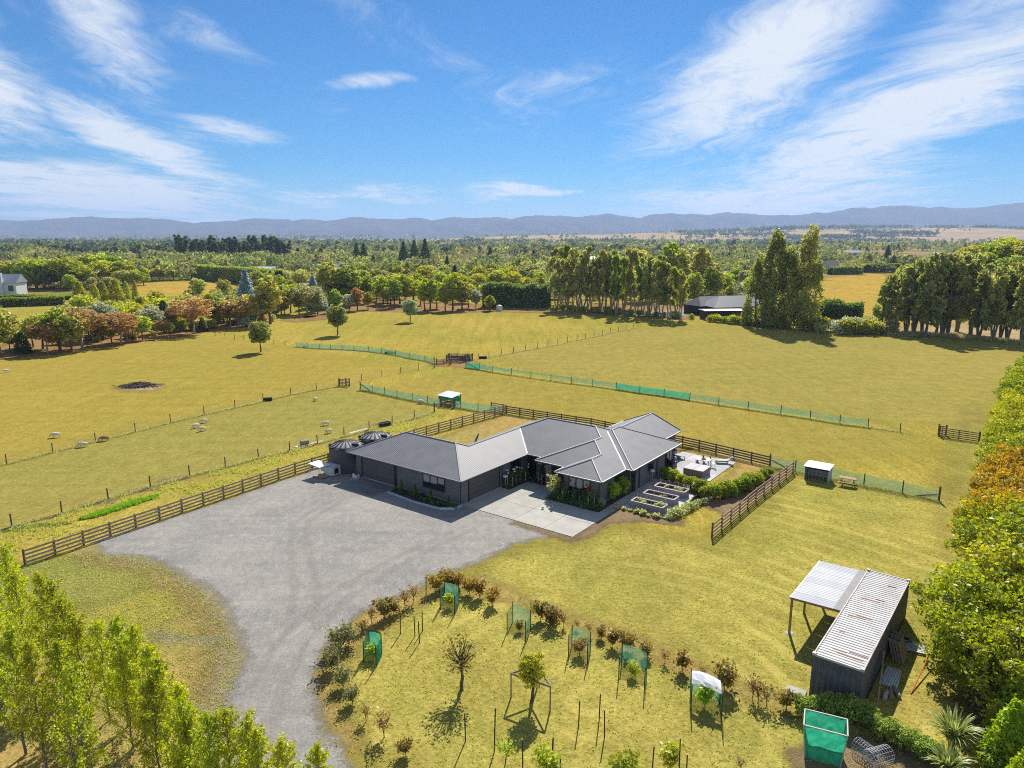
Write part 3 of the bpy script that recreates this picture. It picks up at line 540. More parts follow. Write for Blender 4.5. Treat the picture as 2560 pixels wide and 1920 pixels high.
def hill_z(x, y):
    """wooded terrace at the right"""
    d = math.hypot((x-222)/66, (y-272)/84)
    return 17*max(0, 1-d*d)**1.2 if d < 1 else 0
def wooded_hill():
    X, Y = np.meshgrid(np.linspace(156, 288, 40), np.linspace(188, 356, 44)); Z = np.array([[hill_z(x, y) for x, y in zip(a, b)] for a, b in zip(X, Y)])
    idx = np.arange(X.size).reshape(X.shape); F = np.stack([idx[:-1, :-1], idx[:-1, 1:], idx[1:, 1:], idx[1:, :-1]], -1).reshape(-1, 4)
    kind(obj('wooded_hill', np_mesh('wooded_hill', np.stack([X, Y, Z-.05], -1).reshape(-1, 3), F, principled('hill_grass', (.30, .21, .06), (.22, .18, .05), scale=.08, rough=1), smooth=True)), 'structure')
wooded_hill()

def haze():
    o = MB().box((0, 6950, 239), (28000, 15300, 480)).build('haze', None)
    m = bpy.data.materials.new('haze'); m.use_nodes = True; t = NT(m.node_tree)
    v = t.add('ShaderNodeVolumePrincipled', {'Color': HAZE_COLOR, 'Density': HAZE_DENSITY, 'Anisotropy': .2, 'Density Attribute': ''})
    t.add('ShaderNodeOutputMaterial', {'Volume': v.outputs[0]})
    o.data.materials.append(m); kind(o, 'stuff'); o['label'] = 'pale blue haze over the plain'
HAZE_COLOR = (.47, .64, 1.0, 1); HAZE_DENSITY = 0.9e-4
haze()

# ------------------------------------------------------------------ plants: leaf clouds on tapered limbs
def leaf_quads(C, size, rng, elong=1.7, flat=0.0, hang=0.0):
    """one diamond-shaped leaf face at every point of C"""
    n = len(C); s = size*rng.uniform(.65, 1.35, (n, 1))
    d = rng.normal(size=(n, 3)); d[:, 2] *= (1-flat); d[:, 2] -= hang; d /= np.linalg.norm(d, axis=1, keepdims=True)+1e-9
    e = rng.normal(size=(n, 3)); e -= d*(e*d).sum(1, keepdims=True); e /= np.linalg.norm(e, axis=1, keepdims=True)+1e-9
    a, b = d*s*elong/2, e*s/2
    V = np.stack([C-a, C-b*.9+a*.1, C+a, C+b*.9+a*.1], 1).reshape(-1, 3)
    return V, np.arange(4*n).reshape(n, 4)
def blob(c, r, n, rng, shell=.55):
    d = rng.normal(size=(n, 3)); d /= np.linalg.norm(d, axis=1, keepdims=True)
    rad = rng.uniform(shell**3, 1.12, (n, 1))**(1/3)
    return np.asarray(c)+d*rad*np.asarray(r)
def clump_v(C, rng, n_clump=1):
    return np.clip(rng.beta(2, 2, len(C)), 0, 1)
FOL = {}
LEAF_STUB = foliage('leaf_default', (.05, .09, .02), (.10, .15, .03))
def crown_mesh(name, clumps, size, seed, shell=.5, elong=1.7, flat=0, hang=0):
    rng = np.random.default_rng(seed); Cs, vs = [], []
    for c, r, n in clumps:
        p = blob(c, r, n, rng, shell); Cs.append(p); vs.append(np.clip(rng.normal(rng.uniform(.3, .62), .2, n), 0, 1))
    C = np.concatenate(Cs); V, F = leaf_quads(C, size, rng, elong, flat, hang)
    return np_mesh(name, V, F, LEAF_STUB, v=np.concatenate(vs))
def limb(mb, a, b, r0, r1, rng, sag=.06, n=4, sides=5):
    a, b = Vector(a), Vector(b); L = (b-a).length
    pts = [a.lerp(b, k/n)+Vector((rng.uniform(-1, 1), rng.uniform(-1, 1), rng.uniform(-.3, .5)))*L*sag*(0 if k in (0, n) else 1) for k in range(n+1)]
    mb.tube(pts, [r0+(r1-r0)*k/n for k in range(n+1)], sides, cap=False)
    return pts

BARK = principled('bark', (.10, .075, .05), (.15, .12, .085), scale=6, rough=.95)
BARK_PALE = principled('pale_bark', (.42, .36, .28), (.28, .23, .17), scale=1.5, rough=.9)
BARK_GREY = principled('grey_bark', (.16, .14, .115), (.22, .20, .17), scale=4, rough=.95)
PROTO = {}
def proto_round(name, seed, h=10., cw=3.2, ch=3.6, base=.28, nclump=22, per=190, leaf=.30, bare=.05, sides=6, hang=0, elong=1.7, shell=.4, cr=(.26, .42), reach=(.62, .92)):
    """a leafy tree: trunk, limbs, clumps of leaves round the limb ends; unit height kept in metres"""
    rng = random.Random(seed); mb = MB(); cl = []
    zc = h*base+ch; zt = h*base
    limb(mb, (0, 0, -.1), (rng.uniform(-.2, .2), rng.uniform(-.2, .2), zt+ch*.9), h*.020+.03, .03, rng, .02, 5, sides)
    for k in range(nclump):
        u = (k+.5)/nclump; phi = k*2.399+rng.uniform(-.4, .4); cz = 1-2*u
        q = math.sqrt(max(0, 1-cz*cz)); rr = rng.uniform(*reach)
        p = (math.cos(phi)*q*cw*rr, math.sin(phi)*q*cw*rr, zc+cz*ch*rr)
        limb(mb, (0, 0, zt+max(0, (p[2]-zt))*.35), p, h*.008+.012, .012, rng, .08, 3, 4)
        r = rng.uniform(*cr)*min(cw, ch)*1.05
        cl.append((p, (r, r, r*.8), int(per*rng.uniform(.6, 1.25))))
    cl.append(((0, 0, zc), (cw*.55, cw*.55, ch*.6), int(per*nclump*.10)))
    return mb.mesh(name+'_trunk', BARK, True), crown_mesh(name+'_crown', cl, leaf, seed, shell, elong, 0, hang), h
def proto_gum(name, seed, h=20., stems=3, per=150, leaf=.42, bark=BARK_PALE, spread=2.4, low=.35):
    rng = random.Random(seed); mb = MB(); cl = []
    for s in range(stems):
        a = s*2*math.pi/stems+rng.uniform(-.6, .6); sp = spread*rng.uniform(.35, 1.0)*(1 if stems > 1 else .4); hh = h*rng.uniform(.84, 1.0)
        top = Vector((math.cos(a)*sp, math.sin(a)*sp, hh*.94))
        pts = limb(mb, (math.cos(a)*.15, math.sin(a)*.15, -.1), top, h*.013+.04, .05, rng, .03, 6, 6)
        nb = 9
        for k in range(nb):
            f = low+(1-low)*(k+.6)/nb; p = pts[min(int(f*6), 5)].lerp(pts[min(int(f*6)+1, 6)], f*6-int(f*6))
            b = rng.uniform(0, 6.283); L = h*.095*(1.15-.55*f)*rng.uniform(.5, 1.25)
            q = p+Vector((math.cos(b)*L, math.sin(b)*L, L*rng.uniform(.3, .9)))
            limb(mb, p, q, .05, .015, rng, .1, 3, 4)
            r = h*rng.uniform(.042, .075)*(1.1-.35*f)
            cl.append((q, (r, r, r*1.15), int(per*rng.uniform(.5, 1.3))))
    return mb.mesh(name+'_trunk', bark, True), crown_mesh(name+'_crown', cl, leaf, seed, .3, 2.2, 0, .5), h
def proto_column(name, seed, h=24., r=3.2, n=6500, leaf=.5, base=.04, point=1.0, bark=BARK, tufts=60):
    """dense tall column (poplar or cypress) with ragged tufts"""
    rg = np.random.default_rng(seed); rng = random.Random(seed); cl = []
    mb = MB(); limb(mb, (0, 0, -.1), (0, 0, h*.9), h*.014+.06, .04, rng, .01, 5, 6)
    for k in range(tufts):
        f = rng.random()**.9; z = h*(base+(1-base)*f*.96); rr = r*(max(0.0, 1-f**(1.6+point))**.75+.05)*min(1, .55+f*4)
        a = rng.uniform(0, 6.283); p = (math.cos(a)*rr*rng.uniform(.35, .85), math.sin(a)*rr*rng.uniform(.35, .85), z)
        q = r*rng.uniform(.22, .38)
        if k % 3 == 0: limb(mb, (0, 0, max(.2, z-rr*.8)), p, .05, .015, rng, .05, 2, 4)
        cl.append((p, (q*.8, q*.8, q*1.9), int(n/tufts*rng.uniform(.6, 1.3))))
    return mb.mesh(name+'_trunk', bark, True), crown_mesh(name+'_crown', cl, leaf, seed, .3, 1.9, 0, -.5), h
def proto_cone(name, seed, h=10., r=3., n=5200, leaf=.30, base=.03, bark=BARK, power=.8, tufts=90):
    rng = random.Random(seed); cl = []; mb = MB(); limb(mb, (0, 0, -.1), (0, 0, h*.95), h*.012+.05, .03, rng, .01, 4, 6)
    for k in range(tufts):
        f = (k+.5)/tufts; z = h*(base+(1-base)*f*.97); rr = r*(1-f)**power*min(1.0, .72+f*3)
        a = k*2.399; q = r*.30*(1.1-.75*f); p = (math.cos(a)*rr*.78, math.sin(a)*rr*.78, z)
        cl.append((p, (q, q, q*.75), int(n/tufts*(1.35-f)*rng.uniform(.7, 1.2))))
    return mb.mesh(name+'_trunk', bark, True), crown_mesh(name+'_crown', cl, leaf, seed, .35, 1.9, .2, .1), h
def proto_young_poplar(name, seed, h=8., n=4200, leaf=.13):
    """slim young tree with steep whippy branches, leaves gathered along them"""
    rng = random.Random(seed); mb = MB(); Cs = []; rg = np.random.default_rng(seed)
    def wand(a, b, r0, cnt, spread):
        pts = limb(mb, a, b, r0, .008, rng, .035, 4, 4)
        t = np.where(rg.random(cnt) < .68, rg.beta(5.0, 1.3, cnt)*1.06, rg.uniform(.15, 1.0, cnt)); P = np.array([tuple(p) for p in pts]); k = np.clip((t*4).astype(int), 0, 3)
        c = P[k]+(P[k+1]-P[k])*(t*4-k)[:, None]
        Cs.append(c+rg.normal(size=c.shape)*spread*(1.05-.3*t[:, None]))
    trunk = limb(mb, (0, 0, -.1), (rng.uniform(-.2, .2), rng.uniform(-.2, .2), h), .085, .012, rng, .015, 6, 6)
    nb = 38
    for k in range(nb):
        f = .06+.88*(k/nb); i = min(int(f*6), 5); p = trunk[i].lerp(trunk[i+1], f*6-i)
        a = k*2.399+rng.uniform(-.3, .3); L = h*.27*(1.12-f)*rng.uniform(.7, 1.2)+.35
        q = p+Vector((math.cos(a)*L*rng.uniform(.35, .75), math.sin(a)*L*rng.uniform(.35, .75), L*rng.uniform(.75, 1.05))); q.z = min(q.z, h*1.0)
        wand(p, q, .022, int(n/nb*(.6+.4*L/(h*.27))), .15)
    wand(trunk[4], trunk[6], .02, int(n*.07), .13)
    C = np.concatenate(Cs); V, F = leaf_quads(C, leaf, rg, 1.25, 0, .3)
    return mb.mesh(name+'_trunk', BARK_GREY, True), np_mesh(name+'_crown', V, F, LEAF_STUB, v=np.clip(rg.normal(.45, .25, len(C)), 0, 1)), h
def proto_shrub(name, seed, h=1.2, r=.5, n=420, leaf=.085, stems=5, bare=.25, open_=.5):
    """small orchard shrub: a few stems, leaves thinly round the twigs"""
    rng = random.Random(seed); mb = MB(); rg = np.random.default_rng(seed); Cs = []
    tr = limb(mb, (0, 0, -.05), (rng.uniform(-.05, .05), rng.uniform(-.05, .05), h*bare), .022, .018, rng, .05, 2, 5)
    for s in range(stems):
        a = s*2.399+rng.uniform(-.4, .4); q = Vector((math.cos(a)*r*rng.uniform(.4, .95), math.sin(a)*r*rng.uniform(.4, .95), h*rng.uniform(.68, 1.0)))
        p = limb(mb, tr[-1], q, .014, .005, rng, .08, 3, 4)
        for j in range(3):
            b = p[1+j//2]; e = b+Vector((rng.uniform(-1, 1)*r*.55, rng.uniform(-1, 1)*r*.55, rng.uniform(0, .45)*h*.5))
            limb(mb, b, e, .008, .003, rng, .08, 2, 3)
            t = rg.uniform(.2, 1.05, int(n/stems/4))[:, None]; Cs.append(np.array(b)+(np.array(e)-np.array(b))*t+rg.normal(size=(len(t), 3))*h*.06*(1+open_))
        t = rg.uniform(.15, 1.05, int(n/stems/4))[:, None]; Cs.append(np.array(p[0])+(np.array(q)-np.array(p[0]))*t+rg.normal(size=(len(t), 3))*h*.055*(1+open_))
    C = np.concatenate(Cs); C[:, 2] = np.maximum(C[:, 2], h*.08); V, F = leaf_quads(C, leaf, rg, 1.7)
    return mb.mesh(name+'_stem', BARK, True), np_mesh(name+'_leaves', V, F, LEAF_STUB, v=np.clip(rg.normal(.45, .25, len(C)), 0, 1)), h
def proto_bush(name, seed, h=1.5, r=.8, n=1500, leaf=.10, lumps=9):
    rng = random.Random(seed); mb = MB(); cl = []
    for k in range(lumps):
        a = k*2.399; rr = r*rng.uniform(.15, .62); p = Vector((math.cos(a)*rr, math.sin(a)*rr, h*rng.uniform(.32, .72)))
        limb(mb, (p.x*.15, p.y*.15, -.05), p, .03, .01, rng, .05, 2, 4)
        q = r*rng.uniform(.36, .55); cl.append((p, (q, q, min(q*1.1, p.z+.05)), int(n/lumps)))
    return mb.mesh(name+'_stem', BARK, True), crown_mesh(name+'_leaves', cl, leaf, seed, .45), h

def plant(protos, x, y, h, mat, label, cat, name, group=None, w=1.0, rng=random, z=0.0, parts=('trunk', 'crown'), bark=None):
    tm, cm, ph = protos if isinstance(protos, tuple) else protos[rng.randrange(len(protos))]
    s = h/ph
    t = thing(name, label, cat, (x, y, z), rng.uniform(0, 6.28), group, (s*w, s*w, s))
    a = inst(parts[0], tm, t, mat=bark); b = inst(parts[1], cm, t, mat=mat)
    return t

# ------------------------------------------------------------------ house
def corrugated(name, base, rough=.38, spec=.5, pitch=.11, metal=0.0, rust=None):
    m = bpy.data.materials.new(name); m.use_nodes = True; t = NT(m.node_tree)
    uv = t.add('ShaderNodeUVMap').outputs[0]; co = t.add('ShaderNodeTexCoord').outputs['Object']
    u = t.add('ShaderNodeSeparateXYZ', {0: uv}).outputs[0]
    s = t.math('SINE', t.math('MULTIPLY', u, 2*math.pi/pitch))
    c = t.mix(t.step(t.noise(co, .9, 4), .35, .7), (*base, 1), (*[x*.86 for x in base], 1))
    seam = t.step(t.math('ABSOLUTE', t.math('SUBTRACT', t.math('FRACT', t.math('MULTIPLY', u, 1/.76)), .5)), .475, .5, 1, .86)
    c = t.add('ShaderNodeHueSaturation', {'Value': t.math('MULTIPLY', seam, t.step(s, -1, 1, .70, 1.22)), 'Color': c}).outputs[0]  # rib light and shade put into the colour: crests lighter, troughs darker
    if rust:
        rn = t.noise(t.mapping(co, scale=rust), 1.0, 4, .6)
        c = t.mix(t.step(rn, .64, .72), c, (.23, .075, .035, 1))
    b = t.add('ShaderNodeBsdfPrincipled', {'Base Color': c, 'Roughness': rough, 'Specular IOR Level': spec, 'Metallic': metal})
    bp = t.add('ShaderNodeBump', {'Height': s, 'Distance': .010, 'Strength': .5}); t.l.new(bp.outputs[0], b.inputs['Normal'])
    t.add('ShaderNodeOutputMaterial', {'Surface': b.outputs[0]}); MATS[name] = m; return m

def brick_mat(name, base, mortar, bw=.23, bh=.086):
    m = bpy.data.materials.new(name); m.use_nodes = True; t = NT(m.node_tree)
    uv = t.add('ShaderNodeUVMap').outputs[0]
    br = t.add('ShaderNodeTexBrick', {'Vector': uv, 'Color1': (*base, 1), 'Color2': (*[x*1.35 for x in base], 1), 'Mortar': (*mortar, 1), 'Scale': 1.0, 'Mortar Size': .008, 'Brick Width': bw, 'Row Height': bh, 'Bias': 0.0})
    b = t.add('ShaderNodeBsdfPrincipled', {'Base Color': br.outputs[0], 'Roughness': .85, 'Specular IOR Level': .3})
    bp = t.add('ShaderNodeBump', {'Height': br.outputs['Fac'], 'Distance': -.006, 'Strength': 1.0}); t.l.new(bp.outputs[0], b.inputs['Normal'])
    t.add('ShaderNodeOutputMaterial', {'Surface': b.outputs[0]}); MATS[name] = m; return m

def uv_faces(me, fn):
    """uv from a function of (vertex, face normal)"""
    uvl = me.uv_layers.new(name='UVMap')
    for p in me.polygons:
        for li in p.loop_indices: uvl.data[li].uv = fn(me.vertices[me.loops[li].vertex_index].co, p.normal)

roof_m = corrugated('roof_steel', (.205, .208, .222), rough=.58, spec=.26, pitch=.24)
cap_m = principled('ridge_steel', (.30, .30, .315), rough=.55, spec=.4)
trim_m = principled('charcoal_trim', (.035, .036, .040), rough=.5, spec=.4)
gutter_m = principled('gutter_steel', (.13, .132, .142), rough=.35, spec=.5)
wall_m = brick_mat('charcoal_brick', (.15, .15, .158), (.19, .19, .19))
soffit_m = principled('soffit', (.16, .16, .165), rough=.9)
door_m = principled('garage_door_steel', (.105, .10, .096), (.125, .12, .115), scale=3, rough=.55, stretch=(1, 1, 6))
glass_m = principled('window_glass', (.012, .014, .016), rough=.06, spec=.8)
blind_m = principled('pale_blind', (.40, .40, .37), rough=.9)
stone_m = [principled('ledge_stone_%d' % i, c, tuple(x*.6 for x in c), scale=7, rough=.9, bump=.02) for i, c in enumerate(((.25, .24, .22), (.19, .185, .18), (.31, .29, .26), (.145, .145, .15)))]

house = thing('house', 'long low dark grey brick house with hipped steel roof', 'house', HO, HA)
def wall_box(name, x0, x1, y0, y1, z1=2.5):
    mb = MB().box(((x0+x1)/2, (y0+y1)/2, z1/2), (x1-x0, y1-y0, z1))
    o = mb.build(name, wall_m, house)
    uv_faces(o.data, lambda v, n: (v.x if abs(n.y) > .5 else v.y, v.z))
    return o
wall_box('garage_wall', -14.5, -.6, .65, 7.9)
wall_box('link_wall', -6.2, -.602, 7.9, 10.8)
wall_box('main_wall', -6.2, 9.5, 10.8, 20.8)
wall_box('front_wall', 5.75, 9.498, 7.9, 10.8)
wall_box('side_wall', 6.0, 10.2, 12.4, 22.3)
wall_box('wing_wall', 2.25, 8.2, 20.8, 27.0)

T, Z0 = .42, 2.6
def rp(poly, dist): return [(x, y, Z0+T*dist(x, y)) for x, y in poly]
L_, M_, N_, O_, P_, Q_ = (-10.85, 4.25), (-4.25, 4.25), (-3.4, 5.1), (-3.4, 13.6), (-1.2, 15.8), (4.5, 15.8)
T1, R1, T2, R2 = (5.95, 14.35), (5.95, 13.15), (7.65, 11.45), (7.65, 9.7)
V_, X_, W_, K_ = (5.96, 16.66), (5.96, 18.04), (5.21, 19.34), (5.21, 27.5)
U1, U2 = (5.6, 16.3), (5.6, 16.9)
PLANES = [
    (((-15.1, 0), (0, 0), M_, L_), lambda x, y: y, 'x'),
    (((-15.1, 8.5), (-15.1, 0), L_), lambda x, y: x+15.1, 'y'),
    (((-6.8, 8.5), (-15.1, 8.5), L_, M_, N_), lambda x, y: 8.5-y, 'x'),
    (((0, 0), (0, 10.2), O_, N_, M_), lambda x, y: -x, 'y'),
    (((-6.8, 21.4), (-6.8, 8.5), N_, O_, P_), lambda x, y: x+6.8, 'y'),
    (((0, 10.2), (1.8, 10.2), T1, Q_, P_, O_), lambda x, y: y-10.2, 'x'),
    (((1.8, 10.2), (1.8, 9), R1, T1), lambda x, y: x-1.8, 'y'),
    (((1.8, 9), (5.2, 9), T2, R1), lambda x, y: y-9, 'x'),
    (((5.2, 9), (5.2, 7.25), R2, T2), lambda x, y: x-5.2, 'y'),
    (((5.2, 7.25), (10.1, 7.25), R2), lambda x, y: y-7.25, 'x'),
    (((10.1, 7.25), (10.1, 11.8), U1, U2, Q_, T1, R1, T2, R2), lambda x, y: 10.1-x, 'y'),
    (((10.1, 11.8), (10.82, 11.8), V_, U1), lambda x, y: y-11.8, 'x'),
    (((10.82, 11.8), (10.82, 22.9), X_, V_), lambda x, y: 10.82-x, 'y'),
    (((1.1, 22.9), (1.1, 21.4), U2, U1, V_, X_), lambda x, y: x-1.1, 'y'),
    (((10.82, 22.9), (8.77, 22.9), W_, (1.65, 22.9), (1.1, 22.9), X_), lambda x, y: 22.9-y, 'x'),
    (((-6.8, 21.4), P_, Q_, U2, (1.1, 21.4)), lambda x, y: 21.4-y, 'x'),
    (((8.77, 22.9), (8.77, 27.5), K_, W_), lambda x, y: 8.77-x, 'y'),
    (((1.65, 27.5), (1.65, 22.9), W_, K_), lambda x, y: x-1.65, 'y'),
]
rb = MB(); axes = []
for poly, dist, ax in PLANES:
    rb.add(rp(poly, dist), [tuple(range(len(poly)))]); axes.append(ax)
roof = rb.build('roof', roof_m, house)
uvl = roof.data.uv_layers.new(name='UVMap')
for p, ax in zip(roof.data.polygons, axes):
    for li in p.loop_indices:
        v = roof.data.vertices[roof.data.loops[li].vertex_index].co; uvl.data[li].uv = (v.x, v.y) if ax == 'x' else (v.y, v.x)
def rz_(p):     # roof height above a point
    best = None
    for poly, dist, _ in PLANES:
        if any(abs(a-p[0]) < 1e-6 and abs(b-p[1]) < 1e-6 for a, b in poly): best = Z0+T*dist(*p)
    return best
def cap(a, b, w=.20, h=.06, mat=cap_m):
    A, B = Vector((*a, rz_(a)+.02)), Vector((*b, rz_(b)+.02)); d = (B-A).normalized()
    s = d.cross(Vector((0, 0, 1))).normalized(); up = s.cross(d)
    mb = MB(); pts = []
    for p in (A-d*.05, B+d*.05):
        pts += [p-s*w/2-up*.035, p-s*w*.16+up*h*.6, p+s*w*.16+up*h*.6, p+s*w/2-up*.035]
    mb.add(pts, [(0, 1, 5, 4), (1, 2, 6, 5), (2, 3, 7, 6), (0, 3, 2, 1), (4, 5, 6, 7), (0, 4, 7, 3)])
    return mb.build('ridge_cap', mat, roof)
for a, b in ((L_, (-15.1, 0)), (L_, M_), (M_, (0, 0)), (M_, N_), (N_, O_), (O_, P_), (P_, Q_), (Q_, T1), (T1, R1), (R1, T2), (T2, R2), (R2, (10.1, 7.25)),
             (R1, (1.8, 9)), (R2, (5.2, 7.25)), (V_, (10.82, 11.8)), (V_, X_), (X_, (10.82, 22.9)), (X_, (1.1, 22.9)), (W_, K_), (Q_, U2), (P_, (-6.8, 21.4)), (L_, (-15.1, 8.5))):
    cap(a, b)
def valley(a, b):
    A, B = Vector((*a, rz_(a)+.012)), Vector((*b, rz_(b)+.012)); MB().beam(A, B, .16, .02).build('valley_flashing', cap_m, roof)
for a, b in (((0, 10.2), O_), ((1.8, 10.2), T1), ((5.2, 9), T2), ((10.1, 11.8), U1)): valley(a, b)
OUT = [(-15.1, 0), (0, 0), (0, 10.2), (1.8, 10.2), (1.8, 9), (5.2, 9), (5.2, 7.25), (10.1, 7.25), (10.1, 11.8), (10.82, 11.8), (10.82, 22.9), (8.77, 22.9), (8.77, 27.5), (1.65, 27.5), (1.65, 22.9), (1.1, 22.9), (1.1, 21.4), (-6.8, 21.4), (-6.8, 8.5), (-15.1, 8.5)]
sf = MB(); sf.add([(x, y, 2.47) for x, y in OUT], [tuple(range(len(OUT)))[::-1]]); sf.build('soffit', soffit_m, house)
for i, a in enumerate(OUT):
    b = OUT[(i+1) % len(OUT)]
    if a == (8.77, 27.5): continue
    d = (Vector(b)-Vector(a)).normalized(); nrm = Vector((d.y, -d.x))
    A, B = Vector(a)-nrm*.03, Vector(b)-nrm*.03
    MB().beam((*A, 2.53), (*B, 2.53), .04, .15).build('fascia', trim_m, house)
    A, B = Vector(a)+nrm*.06, Vector(b)+nrm*.06
    MB().beam((*A, 2.56), (*B, 2.56), .13, .10).build('gutter', gutter_m, house)
# gable end at the back
gb = MB(); gb.add([(2.25, 27.0, 2.45), (8.2, 27.0, 2.45), (5.21, 27.0, 3.95), (2.25, 26.85, 2.45), (8.2, 26.85, 2.45), (5.21, 26.85, 3.95)], [(0, 2, 1), (3, 4, 5), (0, 1, 4, 3), (1, 2, 5, 4), (2, 0, 3, 5)]); gb.build('gable', wall_m, house)
for s in (0, 1): MB().beam(((1.65, 8.77)[s], 27.48, 2.6), (5.21, 27.48, 4.10), .05, .18).build('barge_board', cap_m, house)

def panels_door(name, p0, p1, nrm, n=4, z1=2.15):
    """sectional garage door between two points of a wall"""
    p0, p1, nrm = Vector((*p0, 0)), Vector((*p1, 0)), Vector((*nrm, 0))
    fr = MB()
    for q in (p0, p1): fr.beam(q+nrm*.03+Vector((0, 0, .05)), q+nrm*.03+Vector((0, 0, z1+.1)), .12, .09)
    fr.beam(p0+nrm*.03+Vector((0, 0, z1+.1)), p1+nrm*.03+Vector((0, 0, z1+.1)), .09, .12)
    d = fr.build(name, trim_m, house)
    for k in range(n):
        z0, zz = .07+(z1-.07)*k/n, .07+(z1-.07)*(k+1)/n
        c = (p0+p1)/2+nrm*.012
        sx = (abs(p1.x-p0.x)-.14, .05) if abs(nrm.y) > .5 else (.05, abs(p1.y-p0.y)-.14)
        MB().box((c.x, c.y, (z0+zz)/2), (sx[0], sx[1], zz-z0-.018)).build('door_panel', door_m, d)
    sx = (abs(p1.x-p0.x), .10) if abs(nrm.y) > .5 else (.10, abs(p1.y-p0.y))
    c = (p0+p1)/2+nrm*.07
    MB().box((c.x, c.y, .065), (sx[0], sx[1], .07)).build('door_sill', principled('pale_sill', (.45, .45, .42), rough=.8), d)
    return d
panels_door('garage_door', (-13.6, .65), (-8.95, .65), (0, -1))
panels_door('garage_door', (-.6, 1.75), (-.6, 6.35), (1, 0))

def window(p0, p1, z0, z1, nrm, mull=1, blind=False, name='window'):
    p0, p1, n = Vector((*p0, 0)), Vector((*p1, 0)), Vector((*nrm, 0)); o = n*.035
    zv = lambda z: Vector((0, 0, z))
    fr = MB()
    for q in (p0, p1): fr.beam(q+o+zv(z0), q+o+zv(z1), .07, .07)
    for z in (z0, z1): fr.beam(p0+o+zv(z), p1+o+zv(z), .07, .07)
    for k in range(1, mull): q = p0.lerp(p1, k/mull); fr.beam(q+o+zv(z0), q+o+zv(z1), .05, .06)
    w = fr.build(name, trim_m, house)
    for k in range(mull):
        a, b = p0.lerp(p1, k/mull), p0.lerp(p1, (k+1)/mull); c = (a+b)/2+n*.018; L = (b-a).length-.06
        sz = (L, .02, z1-z0-.06) if abs(n.y) > .5 else (.02, L, z1-z0-.06)
        MB().box((c.x, c.y, (z0+z1)/2), sz).build('pane', glass_m, w)
        if blind:
            fb = .62 if k != mull-1 else .5
            c2 = c+n*.014; hgt = (z1-z0-.1)*fb; sz = (L-.08, .006, hgt) if abs(n.y) > .5 else (.006, L-.08, hgt)
            MB().box((c2.x, c2.y, z1-.05-hgt/2), sz).build('blind', blind_m, w)
    s = MB().beam(p0+n*.07+zv(z0-.05), p1+n*.07+zv(z0-.05), .16, .05); s.build('sill', trim_m, w)
    return w
window((-5.2, .65), (-2.5, .65), .95, 2.15, (0, -1), 3, True)
window((6.35, 7.9), (8.6, 7.9), .75, 2.2, (0, -1), 3, True)
window((9.5, 10.9), (9.5, 12.0), .3, 2.25, (1, 0), 2)
window((10.2, 12.75), (10.2, 13.55), .1, 2.25, (1, 0), 2)
window((10.2, 16.3), (10.2, 17.4), 1.3, 2.15, (1, 0), 2)
window((10.2, 20.6), (10.2, 22.0), .7, 2.2, (1, 0), 2)
window((8.2, 23.2), (8.2, 26.2), .1, 2.25, (1, 0), 3)
window((-.6, 8.2), (-.6, 9.8), .2, 2.25, (1, 0), 2)
window((-.3, 10.8), (1.0, 10.8), .2, 2.25, (0, -1), 2)
window((2.0, 10.8), (2.9, 10.8), .2, 2.25, (0, -1), 1)
# front door, deep under the porch
dr = MB().box((4.2, 10.77, 1.1), (1.2, .06, 2.1)).build('front_door', principled('door_wood', (.05, .035, .025), (.07, .05, .035), scale=4, rough=.5, stretch=(6, 6, 1)), house)
MB().tube([(4.65, 10.70, .8), (4.65, 10.70, 1.5)], .018).build('handle', cap_m, dr)
MB().box((5.0, 10.78, 1.1), (.3, .05, 2.1)).build('sidelight', glass_m, house)
# ledge-stone facings, stone by stone
def stone_face(name, cx, cy, sx, sy, z1, seed):
    rng = random.Random(seed)
    root = MB().box((cx, cy, z1/2), (sx-.06, sy-.06, z1)).build(name, stone_m[3], house)
    z = .02
    while z < z1-.05:
        h = min(rng.uniform(.10, .17), z1-z)
        for side in range(4):
            L = (sx, sy)[side % 2]; t = 0
            while t < L-.02:
                w = min(rng.uniform(.18, .42), L-t); pr = rng.uniform(.0, .045); u = -L/2+t+w/2
                d = .05
                c = ((cx+u, cy-sy/2+.0-pr/2), (cx+sx/2+pr/2, cy+u), (cx+u, cy+sy/2+pr/2), (cx-sx/2-pr/2, cy+u))[side]
                s = (w-.012, d+pr) if side % 2 == 0 else (d+pr, w-.012)
                MB().box((c[0], c[1], z+h/2), (s[0], s[1], h-.012)).build('stone', stone_m[rng.randrange(4)], root)
                t += w
        z += h
stone_face('stone_column', 3.15, 9.55, .62, .5, 2.46, 1)
stone_face('stone_column', 1.35, 10.62, .7, .35, 2.46, 2)
MB().box((8.0, 26.4, 1.22), (.7, 1.3, 2.44)).build('stone_corner', stone_m[1], house)
# downpipes
for x, y in ((-.52, .55), (-.52, 6.75), (9.58, 7.82), (10.28, 12.3), (10.28, 14.4), (10.28, 18.3), (10.28, 20.3), (10.26, 22.36), (-8.75, .57), (9.57, 10.85)):
    MB().tube([(x, y, .05), (x, y, 2.47)], .045, 8).build('downpipe', trim_m, house)
MB().box((4.2, 9.0, 2.44), (4.6, .12, .06)).build('porch_beam', trim_m, house)
# plinth strip at the foot of the walls
plinth = principled('plinth', (.33, .33, .32), rough=.9)
for a, b in (((-8.6, .60), (-.6, .60)), ((5.75, 7.86), (9.5, 7.86)), ((9.54, 7.9), (9.54, 10.6)), ((-.56, 6.5), (-.56, 10.7))): MB().beam((*a, .12), (*b, .12), .06, .12).build('plinth', plinth, house)

